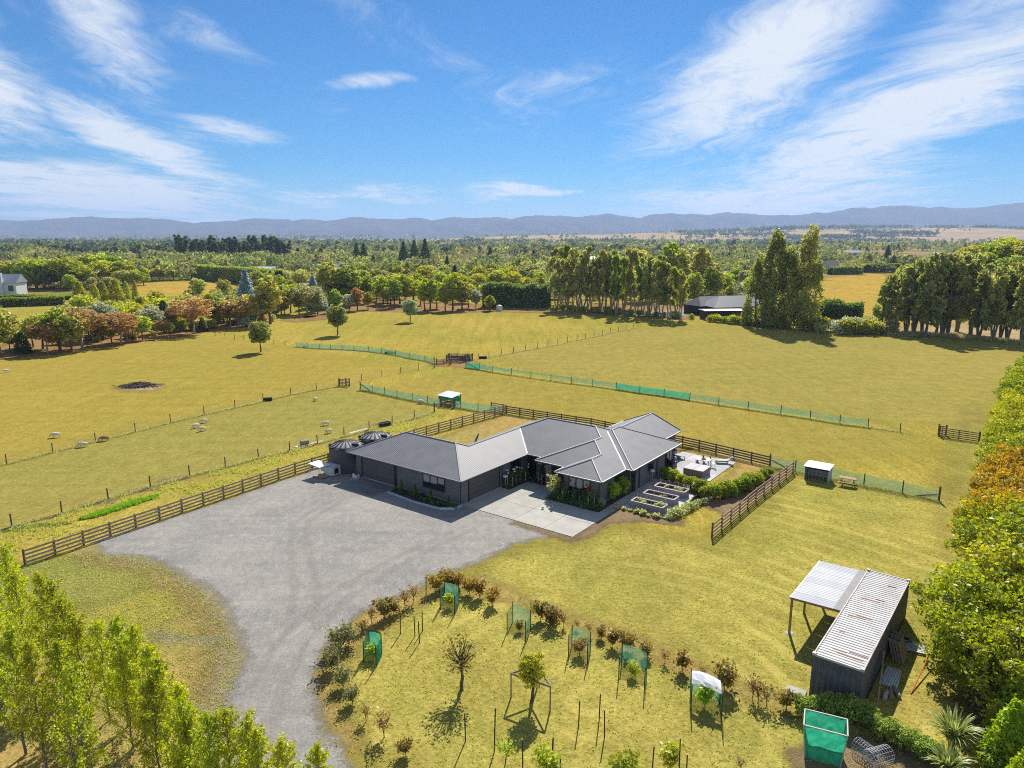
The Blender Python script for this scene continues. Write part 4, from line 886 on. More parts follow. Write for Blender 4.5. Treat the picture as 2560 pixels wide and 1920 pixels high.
# satellite dish on a mast behind the garage
dish = thing('satellite_dish', 'dark green satellite dish on a mast behind the garage roof', 'satellite dish', hw(-5.6, 9.1), HA)
MB().tube([(0, 0, 0), (0, 0, 3.35)], .03, 8).build('mast', gutter_m, dish)
dm = principled('dish_paint', (.05, .085, .08), rough=.5)
dprof = [(.02, .0), (.2, .02), (.36, .07), (.46, .13), (.47, .135), (.36, .085), (.2, .035), (.02, .012)]
do = MB().lathe(dprof, 20).build('reflector', dm, dish, smooth=True); do.location = (.08, .05, 3.5); do.rotation_euler = (R(65), 0, R(-50)); do.scale = (1, 1.15, 1)
MB().tube([(.1, -.1, 3.2), (-.25, .3, 3.45)], .012, 6).build('feed_arm', gutter_m, dish)

# ------------------------------------------------------------------ water tanks
tank_m = principled('tank_plastic', (.075, .078, .086), (.085, .088, .096), scale=.6, rough=.55, bump=.0)
lid_m = principled('tank_roof_plastic', (.33, .335, .35), (.26, .265, .28), scale=1.4, rough=.6)
rib_m = principled('tank_rib', (.02, .021, .024), rough=.6)
def water_tank(x, y, label, r=1.78):
    t = thing('water_tank', label, 'water tank', (x, y, 0), .2, 'round plastic water tanks')
    MB().lathe([(r*.985, 0), (r, .05), (r, 1.0), (r*1.008, 1.05), (r, 1.1), (r, 1.7), (r*1.008, 1.75), (r, 1.8), (r, 2.45), (r*1.01, 2.52), (r*.97, 2.56)], 40).build('tank_wall', tank_m, t, smooth=True)
    prof = [(r*.975, 2.55), (r*.8, 2.73), (r*.55, 2.93), (r*.28, 3.07), (.1, 3.13)]
    top = MB().lathe(prof, 40).build('tank_roof', lid_m, t, smooth=True)
    for k in range(16):
        a = 2*math.pi*k/16; mb = MB()
        for (r0, z0), (r1, z1) in zip(prof[:-1], prof[1:]):
            mb.beam((r0*math.cos(a), r0*math.sin(a), z0+.01), (r1*math.cos(a), r1*math.sin(a), z1+.01), .15*(.35+.65*r0/r), .06)
        mb.build('roof_rib', rib_m, top)
        a += math.pi/16
        if k % 2: MB().box((r*.965*math.cos(a), r*.965*math.sin(a), 2.62), (.16, .34, .2), a).build('lug', rib_m, top)
    MB().lathe([(.36, 2.62), (.36, 2.95), (.30, 3.0)], 16, (r*.52, -r*.42, 0)).build('manhole', rib_m, top)
    MB().tube([(r*1.03, -.2, .1), (r*1.03, -.2, 2.5)], .04, 8).build('overflow_pipe', rib_m, t)
    return t
water_tank(-17.25, 71.1, 'black plastic water tank nearer the kennel and garage corner')
water_tank(-14.85, 74.35, 'black plastic water tank further back, half hidden by garage roof')

# ------------------------------------------------------------------ things round the house
RNG = random.Random(7)
dark_wood = principled('weathered_wood', (.16, .115, .085), (.23, .18, .135), scale=5, rough=.9)
rail_wood = principled('fence_rail_wood', (.36, .255, .165), (.44, .33, .22), scale=3, rough=.9)
post_wood = principled('fence_post_wood', (.125, .085, .056), (.17, .12, .08), scale=4, rough=.9)
white_p = principled('white_paint', (.72, .72, .72), (.62, .62, .62), scale=3, rough=.6)
grey_p = principled('pale_grey_paint', (.48, .50, .53), (.40, .42, .45), scale=3, rough=.6)
tin_m = corrugated('zinc_roofing', (.55, .56, .57), rough=.35, spec=.6, pitch=.12)
soil_dark = principled('garden_soil', (.045, .032, .024), (.07, .05, .036), scale=7, rough=1, bump=.03)

LEAF_BOX = foliage('leaf_dark_green', (.025, .05, .015), (.05, .085, .022))
LEAF_ROSE = foliage('leaf_rose', (.03, .05, .018), (.06, .085, .025))
LEAF_HEDGE = foliage('leaf_hedge', (.05, .085, .012), (.14, .16, .018), (.28, .13, .02))
LEAF_BRIGHT = foliage('leaf_bright', (.07, .15, .012), (.16, .26, .02))
LEAF_VEG = foliage('leaf_vegetable', (.12, .19, .05), (.26, .32, .10))

# garden bed in front of the garage
bed_pts = [(-8.35, .58), (-8.35, -.95), (-4.5, -1.35), (-1.5, -1.2), (-.45, -.35), (-.45, .58)]
b = MB().prism([hw(x, y)[:2] for x, y in bed_pts], -.05, .07).build('garden_bed', soil_dark); tag(b, 'dark planted bed along the garage wall under its window', 'garden bed')
er = thing('bed_edging', 'pale blue-white edging round the bed by the garage', 'edging', HO, HA)
edge_m = principled('pale_edging', (.50, .60, .66), (.42, .52, .58), scale=3, rough=.7)
for p, q in zip(bed_pts[1:-1], bed_pts[2:]): MB().beam((*p, .08), (*q, .08), .16, .16).build('edging_strip', edge_m, er)
con_proto = proto_cone('small_conifer', 5, 1.25, .27, 900, .07, .02, tufts=40)
for k, x in enumerate((-7.2, -5.35, -3.35, -1.15)):
    X, Y, _ = hw(x, -.25-.12*k*.3)
    plant(con_proto, X, Y, 1.35-.06*k, foliage('leaf_conifer', (.03, .06, .015), (.07, .11, .02)), 'small upright conifer in garage bed, %s from the garage door' % nth(k+1), 'conifer', 'small_conifer', 'upright conifers in the garage bed', rng=RNG, z=.06)
gc = proto_bush('ground_cover', 8, .3, .42, 420, .06, 6)
for k in range(15):
    x, y, _ = hw(-8.0+k*.52, RNG.uniform(-.75, .25))
    plant(gc, x, y, RNG.uniform(.22, .34), LEAF_BOX, 'low dark ground-cover plant, %s from the garage door along the garage bed' % nth(k+1), 'plant', 'low_plant', 'low plants in the garage bed', rng=RNG, z=.06, parts=('stem', 'leaves'))

# beds by the entrance with standard roses on white stakes
bedm = MB().prism([hw(x, y)[:2] for x, y in ((-.5, 6.62), (.5, 6.62), (.5, 9.3), (2.6, 9.6), (2.6, 10.75), (-.5, 10.75))], -.05, .08).build('garden_bed', soil_dark); tag(bedm, 'dark rose bed in the corner between garage door and entrance', 'garden bed')
bedm = MB().prism([hw(x, y)[:2] for x, y in ((4.72, 6.62), (10.2, 6.62), (10.2, 12.3), (9.56, 12.3), (9.56, 7.85), (4.72, 7.85))], -.05, .08).build('garden_bed', soil_dark); tag(bedm, 'dark rose bed wrapping the front corner of the house', 'garden bed')
rose_p = [proto_bush('rose', s, 1.7, .55, 620, .075, 7) for s in (21, 22, 23)]
stake_m = principled('white_stake', (.62, .60, .56), rough=.8)
petal = {'red': principled('petal_red', (.35, .012, .02), rough=.7), 'white': principled('petal_white', (.75, .72, .60), rough=.7), 'peach': principled('petal_peach', (.70, .30, .10), rough=.7), 'yellow': principled('petal_yellow', (.75, .60, .12), rough=.7)}
def rose(x, y, h, label, col, n, stakes, mat=None):
    X, Y, _ = hw(x, y)
    t = plant(rose_p, X, Y, h, mat or LEAF_ROSE, label, 'rose bush', 'rose_bush', 'roses by the entrance', rng=RNG, z=.07, parts=('stem', 'leaves'))
    s = h/1.7
    for k in range(n):
        a = RNG.uniform(0, 6.28); r = RNG.uniform(.2, .5)
        MB().lathe([(.02, 0), (.085, .05), (.09, .10), (.03, .14)], 8, (math.cos(a)*r, math.sin(a)*r, 1.7*RNG.uniform(.72, 1.0))).build('bloom', petal[col], t)
    for k in range(stakes):
        a = 2.1*k+RNG.uniform(0, 1); MB().beam((math.cos(a)*.3, math.sin(a)*.3, 0), (math.cos(a)*.3, math.sin(a)*.3, .95/s), .045/s, .045/s).build('stake', stake_m, t)
rose(-.05, 7.3, 1.75, 'white-flowered rose nearest the garage door', 'white', 5, 3)
rose(.1, 8.4, 1.9, 'white rose between the garage door and the stone pier', 'white', 4, 2)
rose(.2, 9.6, 1.7, 'dark rose in the corner by the stone pier', 'white', 2, 2)
rose(1.9, 10.1, 2.2, 'peach and yellow rose between the two stone piers', 'yellow', 5, 2)
rose(5.0, 7.2, 2.5, 'tall yellow-leaved rose with a peach bloom beside the porch', 'peach', 3, 0, foliage('leaf_yellow_rose', (.16, .17, .03), (.42, .40, .10)))
rose(5.6, 7.3, 2.0, 'dark bushy rose right of the yellow rose', 'red', 2, 0)
rose(6.4, 7.2, 1.9, 'rose in front of the left window pane', 'red', 1, 2)
rose(7.5, 7.2, 1.6, 'thin rose on white stakes before the middle pane', 'red', 2, 2)
rose(8.3, 7.25, 1.9, 'red rose in front of the right window pane', 'red', 4, 2)
rose(9.1, 7.2, 1.9, 'bushy green rose at the front corner of the house', 'red', 1, 3)
big = proto_bush('wall_shrub', 31, 2.0, .95, 2200, .11, 12)
for x, y, h, lab in ((9.98, 9.9, 1.9, 'big glossy green shrub against the side wall'), (9.95, 11.4, 2.1, 'taller green shrub by the wall recess')):
    X, Y, _ = hw(x, y); plant(big, X, Y, h, LEAF_BRIGHT, lab, 'shrub', 'wall_shrub', 'green shrubs on the side wall', .8, RNG, .05, ('stem', 'leaves'))
X, Y, _ = hw(9.95, 7.6); plant(big, X, Y, 1.0, foliage('leaf_greygreen', (.08, .10, .05), (.16, .19, .10)), 'grey-green tufted shrub on the front house corner', 'shrub', 'wall_shrub', None, .9, RNG, .05, ('stem', 'leaves'))
for k in range(11):
    X, Y, _ = hw(5.0+k*.5, 6.78+RNG.uniform(0, .15))
    plant(gc, X, Y, RNG.uniform(.28, .42), LEAF_BOX, 'low clipped dark plant edging the front rose bed, %s from the porch' % nth(k+1), 'plant', 'low_plant', 'low plants edging the rose bed', rng=RNG, z=.06, parts=('stem', 'leaves'))
for k in range(7):
    X, Y, _ = hw(-.2+RNG.uniform(-.1, .5), 6.75+k*.55)
    plant(gc, X, Y, RNG.uniform(.25, .4), LEAF_BOX, 'low dark plant in the corner bed, %s from the second garage door' % nth(k+1), 'plant', 'low_plant', 'low plants in the corner rose bed', rng=RNG, z=.06, parts=('stem', 'leaves'))

def hose_post(x, y, label):
    X, Y, _ = hw(x, y); t = thing('hose_reel', label, 'hose reel', (X, Y, .05), HA, 'hose reels on posts')
    MB().tube([(0, 0, 0), (0, 0, .95)], .03, 8).build('post', grey_p, t)
    MB().lathe([(.20, -.09), (.26, -.06), (.26, .06), (.20, .09)], 18, (0, 0, 1.15)).build('reel', principled('reel_plastic', (.60, .68, .74), rough=.5), t)
    MB().tube([(.24, 0, 1.1), (.3, .02, .7), (.22, .1, .35), (.3, .2, .05)], .015, 6).build('hose', grey_p, t)
hose_post(-.15, 6.72, 'white hose reel on a post beside the second garage door')
hose_post(10.52, 16.7, 'white hose reel on a post along the side wall')

# raised planters
plank_m = principled('planter_plank', (.24, .21, .225), (.31, .27, .285), scale=3, rough=.9)
plank_top = principled('planter_cap', (.47, .40, .41), (.40, .34, .35), scale=3, rough=.85)
def planter(x0, x1, y0, y1, label, net, seed):
    t = thing('raised_planter', label, 'planter', HO, HA, 'raised timber planters'); h = .62; rr = random.Random(seed)
    for y in (y0, y1):
        for k in range(3): MB().box(((x0+x1)/2, y, .045+.2*(k+.5)), (x1-x0, .05, .19)).build('side_board', plank_m, t)
    for x in (x0, x1):
        for k in range(3): MB().box((x, (y0+y1)/2, .045+.2*(k+.5)), (.05, y1-y0-.05, .19)).build('end_board', plank_m, t)
    for a, b in (((x0-.03, y0), (x1+.03, y0)), ((x0-.03, y1), (x1+.03, y1)), ((x0, y0+.06), (x0, y1-.06)), ((x1, y0+.06), (x1, y1-.06))): MB().beam((*a, h+.06), (*b, h+.06), .16, .05).build('cap_board', plank_top, t)
    MB().box(((x0+x1)/2, (y0+y1)/2, .30), (x1-x0-.06, y1-y0-.06, .42)).build('soil', soil_dark, t)
    for k in range(4):
        for s, y in enumerate((y0+.1, y1-.1)):
            x = x0+.15+(x1-x0-.3)*k/3; MB().tube([(x, y, .4), (x, y, 1.15 if s else 1.05)], .010, 5).build('cane', white_p, t)
    if net:
        nm = principled('garden_net', (.55, .56, .55), rough=.8, alpha=.16); n = 12; V, F = [], []
        for k in range(n+1):
            u = k/n; x = x0+.05+(x1-x0-.1)*u; sag = .09*abs(math.sin(u*3*math.pi)); V += [(x, y1+.04, .72), (x, y1-.06, 1.14-sag)]
        for k in range(n): F.append((2*k, 2*k+1, 2*k+3, 2*k+2))
        m = MB(); m.v = V; m.f = F; m.build('net', nm, t)
        for k in range(n): MB().tube([V[2*k+1], V[2*k+3]], .006, 4).build('net_edge', grey_p, t)
    return t
planter(12.0, 15.0, 9.35, 10.4, 'raised timber planter nearest the lawn, leafy greens inside', True, 1)
planter(12.0, 15.0, 11.75, 12.85, 'middle raised timber planter, mostly bare soil', True, 2)
planter(12.0, 15.0, 14.1, 15.2, 'raised timber planter nearest the hedge, netted at the back', True, 3)
veg = proto_bush('vegetable', 41, .35, .26, 160, .10, 5)
for k, (x, y, h, lab) in enumerate(((12.6, 9.9, .42, 'broad pale leafy vegetable at the left end of the front planter'), (13.0, 9.7, .36, 'pale leafy vegetable beside the left end of the front planter'), (14.3, 9.8, .4, 'green vegetable at the right end of the front planter'), (14.65, 10.0, .45, 'taller green vegetable in the right corner of the front planter'),
        (13.5, 12.2, .22, 'tiny seedling in the middle planter'), (13.9, 12.4, .22, 'second tiny seedling in the middle planter'), (14.4, 14.5, .4, 'leafy green clump at the right end of the hedge-side planter'), (14.0, 14.7, .35, 'smaller leafy clump in the hedge-side planter'), (12.9, 14.8, .3, 'small dark seedling in the hedge-side planter'))):
    X, Y, _ = hw(x, y); plant(veg, X, Y, h, LEAF_VEG, lab, 'vegetable', 'vegetable', 'vegetables in the planters', 1.1, RNG, .5, ('stem', 'leaves'))
for k in range(7):
    X, Y, _ = hw(11.1+k*.62, 8.45+RNG.uniform(-.15, .1)); plant(veg, X, Y, RNG.uniform(.25, .55), foliage('leaf_weed', (.22, .20, .05), (.40, .34, .08)), 'yellowing weed, %s along the timber edging' % nth(k+1), 'weed', 'weed', 'weeds along the planter edging', 1, RNG, 0, ('stem', 'leaves'))

# hedge of the garden
hb = [proto_bush('hedge_bush', s, 1.6, .85, 2600, .115, 12) for s in (51, 52, 53)]
HEDGE = [(11.3, 18.2), (12.3, 17.9), (13.3, 17.5), (14.3, 17.2), (15.2, 16.8), (15.9, 16.1), (16.5, 15.3), (17.2, 15.8), (17.7, 16.6), (18.1, 17.5), (18.4, 18.5), (18.7, 19.5), (18.9, 20.6), (19.0, 21.7), (19.1, 22.8), (19.2, 24.0), (19.3, 25.2)]
for k, (x, y) in enumerate(HEDGE):
    X, Y, _ = hw(x, y); h = (1.35 if k < 5 else 1.55)*RNG.uniform(.9, 1.1)*(.75 if k in (14, 15, 16) else 1)
    plant(hb, X, Y, h, LEAF_HEDGE, 'bronze-tipped hedge shrub, %s along the L-shaped hedge from the house' % nth(k+1), 'hedge shrub', 'hedge_shrub', 'shrubs of the L-shaped garden hedge', 1.0, RNG, 0, ('stem', 'leaves'))
X, Y, _ = hw(17.0, 14.3); plant(hb, X, Y, .6, foliage('leaf_straw', (.42, .33, .14), (.55, .45, .2)), 'small straw-coloured plant at the foot of the hedge', 'plant', 'low_plant', None, .8, RNG, 0, ('stem', 'leaves'))
for k in range(9):
    X, Y, _ = hw(15.9+k*.12, 8.9+k*.75); plant(gc, X, Y, RNG.uniform(.3, .55), foliage('leaf_herb', (.13, .17, .05), (.24, .28, .09)), 'grey-green herb, %s along the outer edge of the planter pad' % nth(k+1), 'herb', 'low_plant', 'herbs along the planter pad', 1.2, RNG, 0, ('stem', 'leaves'))

# patio furniture
steel_w = principled('white_metal', (.55, .54, .56), rough=.4); steel_d = principled('dark_metal', (.05, .045, .055), rough=.4)
tb = thing('dining_table', 'grey outdoor dining table with white legs on the patio', 'table', hw(12.75, 24.4, .06), HA+R(8))
MB().box((0, 0, .745), (1.5, .95, .045)).build('table_top', principled('table_grey', (.36, .35, .36), (.42, .41, .42), scale=4, rough=.6), tb)
for sx in (-1, 1):
    for sy in (-1, 1): MB().tube([(sx*.66, sy*.40, 0), (sx*.62, sy*.36, .73)], [.03, .05], 6).build('leg', steel_w, tb)
def chair(x, y, rz, label, mat):
    t = thing('patio_chair', label, 'chair', hw(x, y, .06), HA+rz, 'metal chairs round the patio table')
    MB().box((0, 0, .45), (.38, .38, .025)).build('seat', mat, t)
    for sx in (-1, 1):
        for sy in (-1, 1): MB().tube([(sx*.20, sy*.20, 0), (sx*.16, sy*.16, .45)], .014, 5).build('leg', mat, t)
    MB().tube([(-.17, .18, .45), (-.17, .23, .84), (.17, .23, .84), (.17, .18, .45)], .014, 5).build('back_frame', mat, t)
    MB().box((0, .215, .66), (.16, .015, .34), 0, 0, R(-7)).build('backrest', mat, t)
chair(12.4, 23.7, R(180), 'dark metal chair at the front left of the patio table', steel_d); chair(13.1, 23.8, R(180), 'dark metal chair at the front right of the patio table', steel_d)
chair(12.35, 25.1, 0, 'dark metal chair at the back left of the patio table', steel_d); chair(13.1, 25.2, 0, 'dark metal chair at the back right of the patio table', steel_d)
chair(13.75, 24.6, R(-90), 'pale metal chair at the right end of the patio table', steel_w)
bowl = thing('fruit_bowl', 'shallow round bowl of fruit on the patio table', 'bowl', hw(12.75, 24.4, .83), HA)
MB().lathe([(.10, 0), (.22, .03), (.27, .07), (.255, .07), (.2, .04), (.05, .02)], 18).build('dish', principled('bowl_wood', (.35, .27, .16), rough=.6), bowl)
for k in range(6): MB().lathe([(.01, 0), (.055, .03), (.06, .06), (.02, .11)], 8, (math.cos(k)*.13, math.sin(k)*.13, .04)).build('fruit', principled('fruit', (.38, .18, .06), rough=.6), bowl)
def lounger(x, y, rz, label, cush, mat, up):
    t = thing('sun_lounger', label, 'sun lounger', hw(x, y, .06), HA+rz)
    MB().box((0, 0, .32), (.68, 1.25, .07)).build('seat_pad', mat, t)
    MB().box((0, .82, .32+.33*math.sin(up)), (.66, .75, .07), 0, 0, up).build('back_pad', mat, t)
    for sx in (-1, 1):
        MB().beam((sx*.36, -.62, .27), (sx*.36, .62, .27), .05, .06).build('side_rail', steel_d, t)
        for yy in (-.55, .5): MB().beam((sx*.36, yy, 0), (sx*.36, yy, .27), .05, .05).build('leg', steel_d, t)
    for k, dx in enumerate((-.17, .17)): MB().box((dx, .92, .46+.35*math.sin(up)), (.34, .36, .13), 0, 0, up).build('cushion', cush[k], t, bevel=.04)
navy = principled('navy_fabric', (.03, .035, .11), rough=.9); teal = principled('teal_fabric', (.05, .10, .10), rough=.9); palef = principled('pale_fabric', (.36, .44, .50), rough=.9)
lounger(9.55, 25.4, R(60), 'sun lounger with navy cushions close to the house corner', (navy, navy), principled('lilac_fabric', (.42, .40, .44), rough=.9), R(38))
lounger(13.95, 26.6, R(-62), 'pale curved sun lounger with teal cushions at the patio edge', (teal, palef), principled('mist_fabric', (.47, .50, .48), rough=.9), R(35))
st = thing('side_table', 'small pale blue round stool beside the navy lounger', 'stool', hw(9.7, 24.1, .06), 0)
MB().lathe([(.16, 0), (.12, .1), (.12, .3), (.19, .38), (.19, .42)], 14).build('body', palef, st)
bbq = thing('barbecue', 'barbecue under a black cover against the house wall', 'barbecue', hw(10.62, 21.2, .06), HA)
MB().box((0, 0, .42), (.62, 1.15, .84)).build('cover_skirt', principled('black_cover', (.02, .02, .022), (.05, .05, .052), scale=6, rough=.45, bump=.03, bscale=5), bbq, bevel=.06)
MB().box((0, 0, .96), (.5, .8, .26)).build('cover_hood', principled('black_cover', ()), bbq, bevel=.09)
box = thing('spa_pool', 'low square box with flat grey folding cover on the patio', 'spa pool', hw(13.25, 21.35, .06), HA)
MB().box((0, 0, .36), (2.05, 2.0, .72)).build('cabinet', principled('spa_cabinet', (.19, .17, .19), (.23, .21, .23), scale=5, rough=.8), box)
for s in (-1, 1): MB().box((s*.535, 0, .765), (1.05, 2.1, .09)).build('cover_half', principled('spa_cover', (.42, .41, .43), (.37, .36, .385), scale=2, rough=.7), box, bevel=.02)

# kennel, run canopy and pallet by the tanks
ken = thing('dog_kennel', 'white dog kennel with dark square doorway beside the tank', 'kennel', (-18.25, 69.25, .02), HA, None, (1.2, 1.2, 1.2))
MB().box((0, 0, .42), (.85, 1.0, .72)).build('walls', white_p, ken)
k2 = MB(); k2.add([(-.5, -.58, .80), (.5, -.58, .80), (.5, .58, .80), (-.5, .58, .80), (-.5, 0, .98), (.5, 0, .98)], [(0, 1, 5, 4), (2, 3, 4, 5), (0, 4, 3), (1, 2, 5), (0, 3, 2, 1)]); k2.build('roof', grey_p, ken)
MB().box((.44, 0, .42), (.03, .42, .46)).build('doorway', principled('doorway_shade_paint', (.01, .01, .012), rough=1), ken)  # no hole: near-black panel paints the shade of an opening on the wall
MB().box((0, 0, .03), (1.0, 1.15, .06)).build('base', dark_wood, ken)
can = thing('kennel_canopy', 'flat white canopy on thin poles over the kennel run', 'canopy', (-19.55, 68.85, 0), HA, None, (1.2, 1.2, 1.1))
MB().box((0, 0, 1.15), (1.5, 1.1, .04), 0, R(4)).build('sheet', white_p, can)
for sx in (-1, 1):
    for sy in (-1, 1): MB().tube([(sx*.7, sy*.5, 0), (sx*.7, sy*.5, 1.13-sx*.045)], .014, 5).build('pole', grey_p, can)
MB().box((.1, .46, .55), (.9, .03, .5)).build('back_panel', grey_p, can)
pal = thing('pallet', 'flat wooden pallet on the gravel under the canopy', 'pallet', (-19.3, 68.45, .015), HA+.06)
for k in range(7): MB().box((-.6+.2*k, 0, .12), (.15, 1.0, .022)).build('slat', principled('pallet_wood', (.38, .31, .24), (.30, .24, .18), scale=4, rough=.9), pal)
for k in range(3): MB().box((0, -.45+.45*k, .055), (1.35, .09, .10)).build('bearer', dark_wood, pal)
pot = thing('planter_box', 'white planter box holding a bare climber at garage corner', 'planter', hw(-14.05, .15, .015), HA)
MB().box((0, 0, .19), (.62, .42, .38)).build('box', white_p, pot)
MB().box((0, 0, .375), (.54, .34, .03)).build('soil', soil_dark, pot)
for k in range(5): MB().tube([(0, 0, .35), (RNG.uniform(-.15, .15), RNG.uniform(-.1, .15), 1.0), (RNG.uniform(-.45, .3), RNG.uniform(-.1, .3), 1.5+RNG.uniform(0, .7))], [.018, .012, .005], 5).build('stem', BARK, pot)
rb_ = thing('red_bucket', 'small red bucket behind the white planter box', 'bucket', hw(-14.45, .05, .015), 0)
MB().lathe([(.12, 0), (.17, .3), (.18, .32), (.16, .32), (.11, .03)], 14).build('pail', principled('red_plastic', (.45, .03, .015), rough=.5), rb_)
MB().tube([(-.17, 0, .3), (-.1, 0, .42), (.1, 0, .42), (.17, 0, .3)], .006, 5).build('handle', grey_p, rb_)

# ------------------------------------------------------------------ fences
UNIT = MB().box((.5, 0, 0), (1, 1, 1)).mesh('rail', rail_wood)            # 1 m along x, scaled per rail
UPOST = MB().box((0, 0, .5), (1, 1, 1)).mesh('post', post_wood)
RPOST = MB().lathe([(.5, 0), (.5, .97), (.42, 1.0)], 7).mesh('post', post_wood)
def walk(path, step):
    """points every step along a polyline, both ends included"""
    P = [Vector(p) for p in path]; L = [0]
    for a, b in zip(P, P[1:]): L.append(L[-1]+(b-a).length)
    n = max(1, round(L[-1]/step)); out = []
    for k in range(n+1):
        s = L[-1]*k/n; i = max(j for j in range(len(L)-1) if L[j] <= s+1e-6); out.append(P[i].lerp(P[i+1], (s-L[i])/(L[i+1]-L[i])))
    return out
def rail_fence(path, label, step=2.1, rails=4, h=1.18, side=1, rw=None):
    pts = walk(path, step); o = pts[0]; rr = random.Random(len(path)+int(o.x*7))
    t = thing('rail_fence', label, 'fence', (o.x, o.y, 0))
    for k, p in enumerate(pts):
        d = (pts[min(k+1, len(pts)-1)]-pts[max(k-1, 0)]); a = math.atan2(d.y, d.x)
        inst('post', UPOST, t, (p.x-o.x, p.y-o.y, 0), (rr.uniform(-.01, .01), rr.uniform(-.01, .01), a), (.13, .11, h+.04))
    for a, b in zip(pts, pts[1:]):
        d = b-a; ang = math.atan2(d.y, d.x); n = Vector((-d.y, d.x)).normalized()*.075*side
        for k in range(rails):
            z = .20+(h-.28)*k/(rails-1)+rr.uniform(-.012, .012)
            inst('rail', UNIT, t, (a.x-o.x+n.x, a.y-o.y+n.y, z), (0, rr.uniform(-.004, .004), ang), (d.length-.006, .042, .15), mat=rw)
    return t
rail_fence([(-36.1, 48.9), (-30.6, 57.0), (-22.0, 69.9), (-10.35, 84.2), (-.95, 95.0)], 'brown timber rail fence along the gravel yard and behind the tanks', side=-1)
rail_fence([(-.75, 94.9), (3.53, 92.2), (10.1, 88.0), (20.6, 79.0), (27.31, 71.93)], 'dark timber rail fence running behind the house to the patio', h=1.1, side=-1, rw=principled('dark_rail_wood', (.155, .112, .08), (.20, .15, .11), scale=3, rough=.9))
rail_fence([hw(20.25, 7.4)[:2], hw(20.4, 17)[:2], hw(20.9, 28.0)[:2]], 'reddish timber rail fence beside the hedge on the lawn', side=-1, h=1.25, rw=principled('red_rail_wood', (.40, .265, .19), (.47, .33, .24), scale=3, rough=.9))
rail_fence([(-2.9, 96.6), (-1.2, 95.3)], 'short return of timber rails at the far yard corner', step=1.9, side=1)

net_m = {}
def netting(alpha):
    k = round(alpha, 2)
    if k in net_m: return net_m[k]
    m = bpy.data.materials.new('green_shade_net_%d' % int(k*100)); m.use_nodes = True; t = NT(m.node_tree); co = t.add('ShaderNodeTexCoord').outputs['Object']
    c = t.mix(t.step(t.noise(co, 3, 3), .35, .65), (.02, .33, .20, 1) if k > .78 else (.085, .30, .20, 1), (.05, .43, .27, 1) if k > .78 else (.13, .36, .25, 1))
    d = t.add('ShaderNodeBsdfDiffuse', {'Color': c}); tl = t.add('ShaderNodeBsdfTranslucent', {'Color': c}); mx = t.add('ShaderNodeMixShader', {0: .5, 1: d.outputs[0], 2: tl.outputs[0]})
    tr = t.add('ShaderNodeBsdfTransparent'); mx = t.add('ShaderNodeMixShader', {0: k, 1: tr.outputs[0], 2: mx.outputs[0]}); t.add('ShaderNodeOutputMaterial', {'Surface': mx.outputs[0]})
    net_m[k] = m; return m
wire_m = principled('fence_wire', (.16, .15, .14), rough=.6)
def post_fence(pts, label, name='wire_fence', h=1.12, r=.11, nets=None, wires=(.2, .45, .7, .95), strainers=(), cat='fence'):
    o = Vector(pts[0]); t = thing(name, label, cat, (o.x, o.y, 0)); rr = random.Random(int(o.x*31)); P = [Vector(p)-o for p in pts]
    for k, p in enumerate(P):
        big = k in strainers
        inst('post', RPOST, t, (p.x, p.y, -.05), (rr.uniform(-.03, .03), rr.uniform(-.03, .03), rr.uniform(0, 3)), (r*(1.7 if big else 1), r*(1.7 if big else 1), (h+.05)*(1.15 if big else rr.uniform(.94, 1.05))))
    for z in wires: MB().tube([(p.x, p.y, z) for p in P], .006, 3, False).build('wire', wire_m, t)
    for k, (z0, z1, al) in (nets or {}).items():
        a, b = P[k], P[k+1]; n = 6; V, F = [], []
        d = (b-a).normalized(); nr = Vector((-d.y, d.x))
        for i in range(n+1):
            u = i/n; q = a.lerp(b, u)-nr*.07; sag = .05*math.sin(u*math.pi); w = rr.uniform(-.03, .03)
            V += [(q.x+nr.x*w, q.y+nr.y*w, z0+rr.uniform(-.02, .02)), (q.x-nr.x*w, q.y-nr.y*w, (z0+z1)/2), (q.x+nr.x*w, q.y+nr.y*w, z1-sag)]
        for i in range(n):
            for j in range(2): F.append((3*i+j, 3*i+3+j, 3*i+4+j, 3*i+1+j))
        m = MB(); m.v = V; m.f = F; m.build('net_panel', netting(al), t)
    return t
def brace(t, a, b, m=None):
    o = t.location; MB().beam((a[0]-o.x, a[1]-o.y, a[2]), (b[0]-o.x, b[1]-o.y, b[2]), .1, .1).build('brace', m or post_wood, t)

post_fence([(-44.5, 53.3)]+WIRE_NEAR, 'wire fence of slim posts nearest the gravel yard', strainers=(14,), r=.12)
post_fence([(-56.3, 68.6)]+WIRE_MID, 'middle wire fence of slim posts across the sheep paddock')
post_fence(WIRE_MID2, 'short wire fence from the small timber gate towards the pens', strainers=(0, 5))
t = post_fence(WIRE_FIELD+NET_FAR, 'far fence hung with green net left of the pens', nets={k: (.06, .98, .62) for k in range(3, 14)}, strainers=(14,))
t = post_fence(NET_LONG, 'long fence hung with green net crossing the big paddock', strainers=(0,), h=1.2,
               nets={**{0: (.05, 1.05, .85), 1: (.2, 1.05, .7), 2: (.45, 1.05, .7), 3: (.62, 1.05, .7), 4: (.68, 1.05, .7), 5: (.6, 1.05, .7), 6: (.35, 1.05, .5), 7: (.25, 1.0, .52), 8: (.1, 1.05, .85), 9: (.1, 1.05, .85), 10: (.1, 1.05, .85)}, **{k: (.25, 1.05, .52) for k in range(11, 17)}})
brace(t, (-8.3, 130.0, 1.0), (-5.9, 128.1, .15))
t = post_fence(NET_NEAR, 'fence hung with green net behind the sheep and tin shelter', strainers=(0, 7), nets={k: (.06, 1.02, .60) for k in (0, 1, 2, 3, 4, 5, 7, 8, 9)})
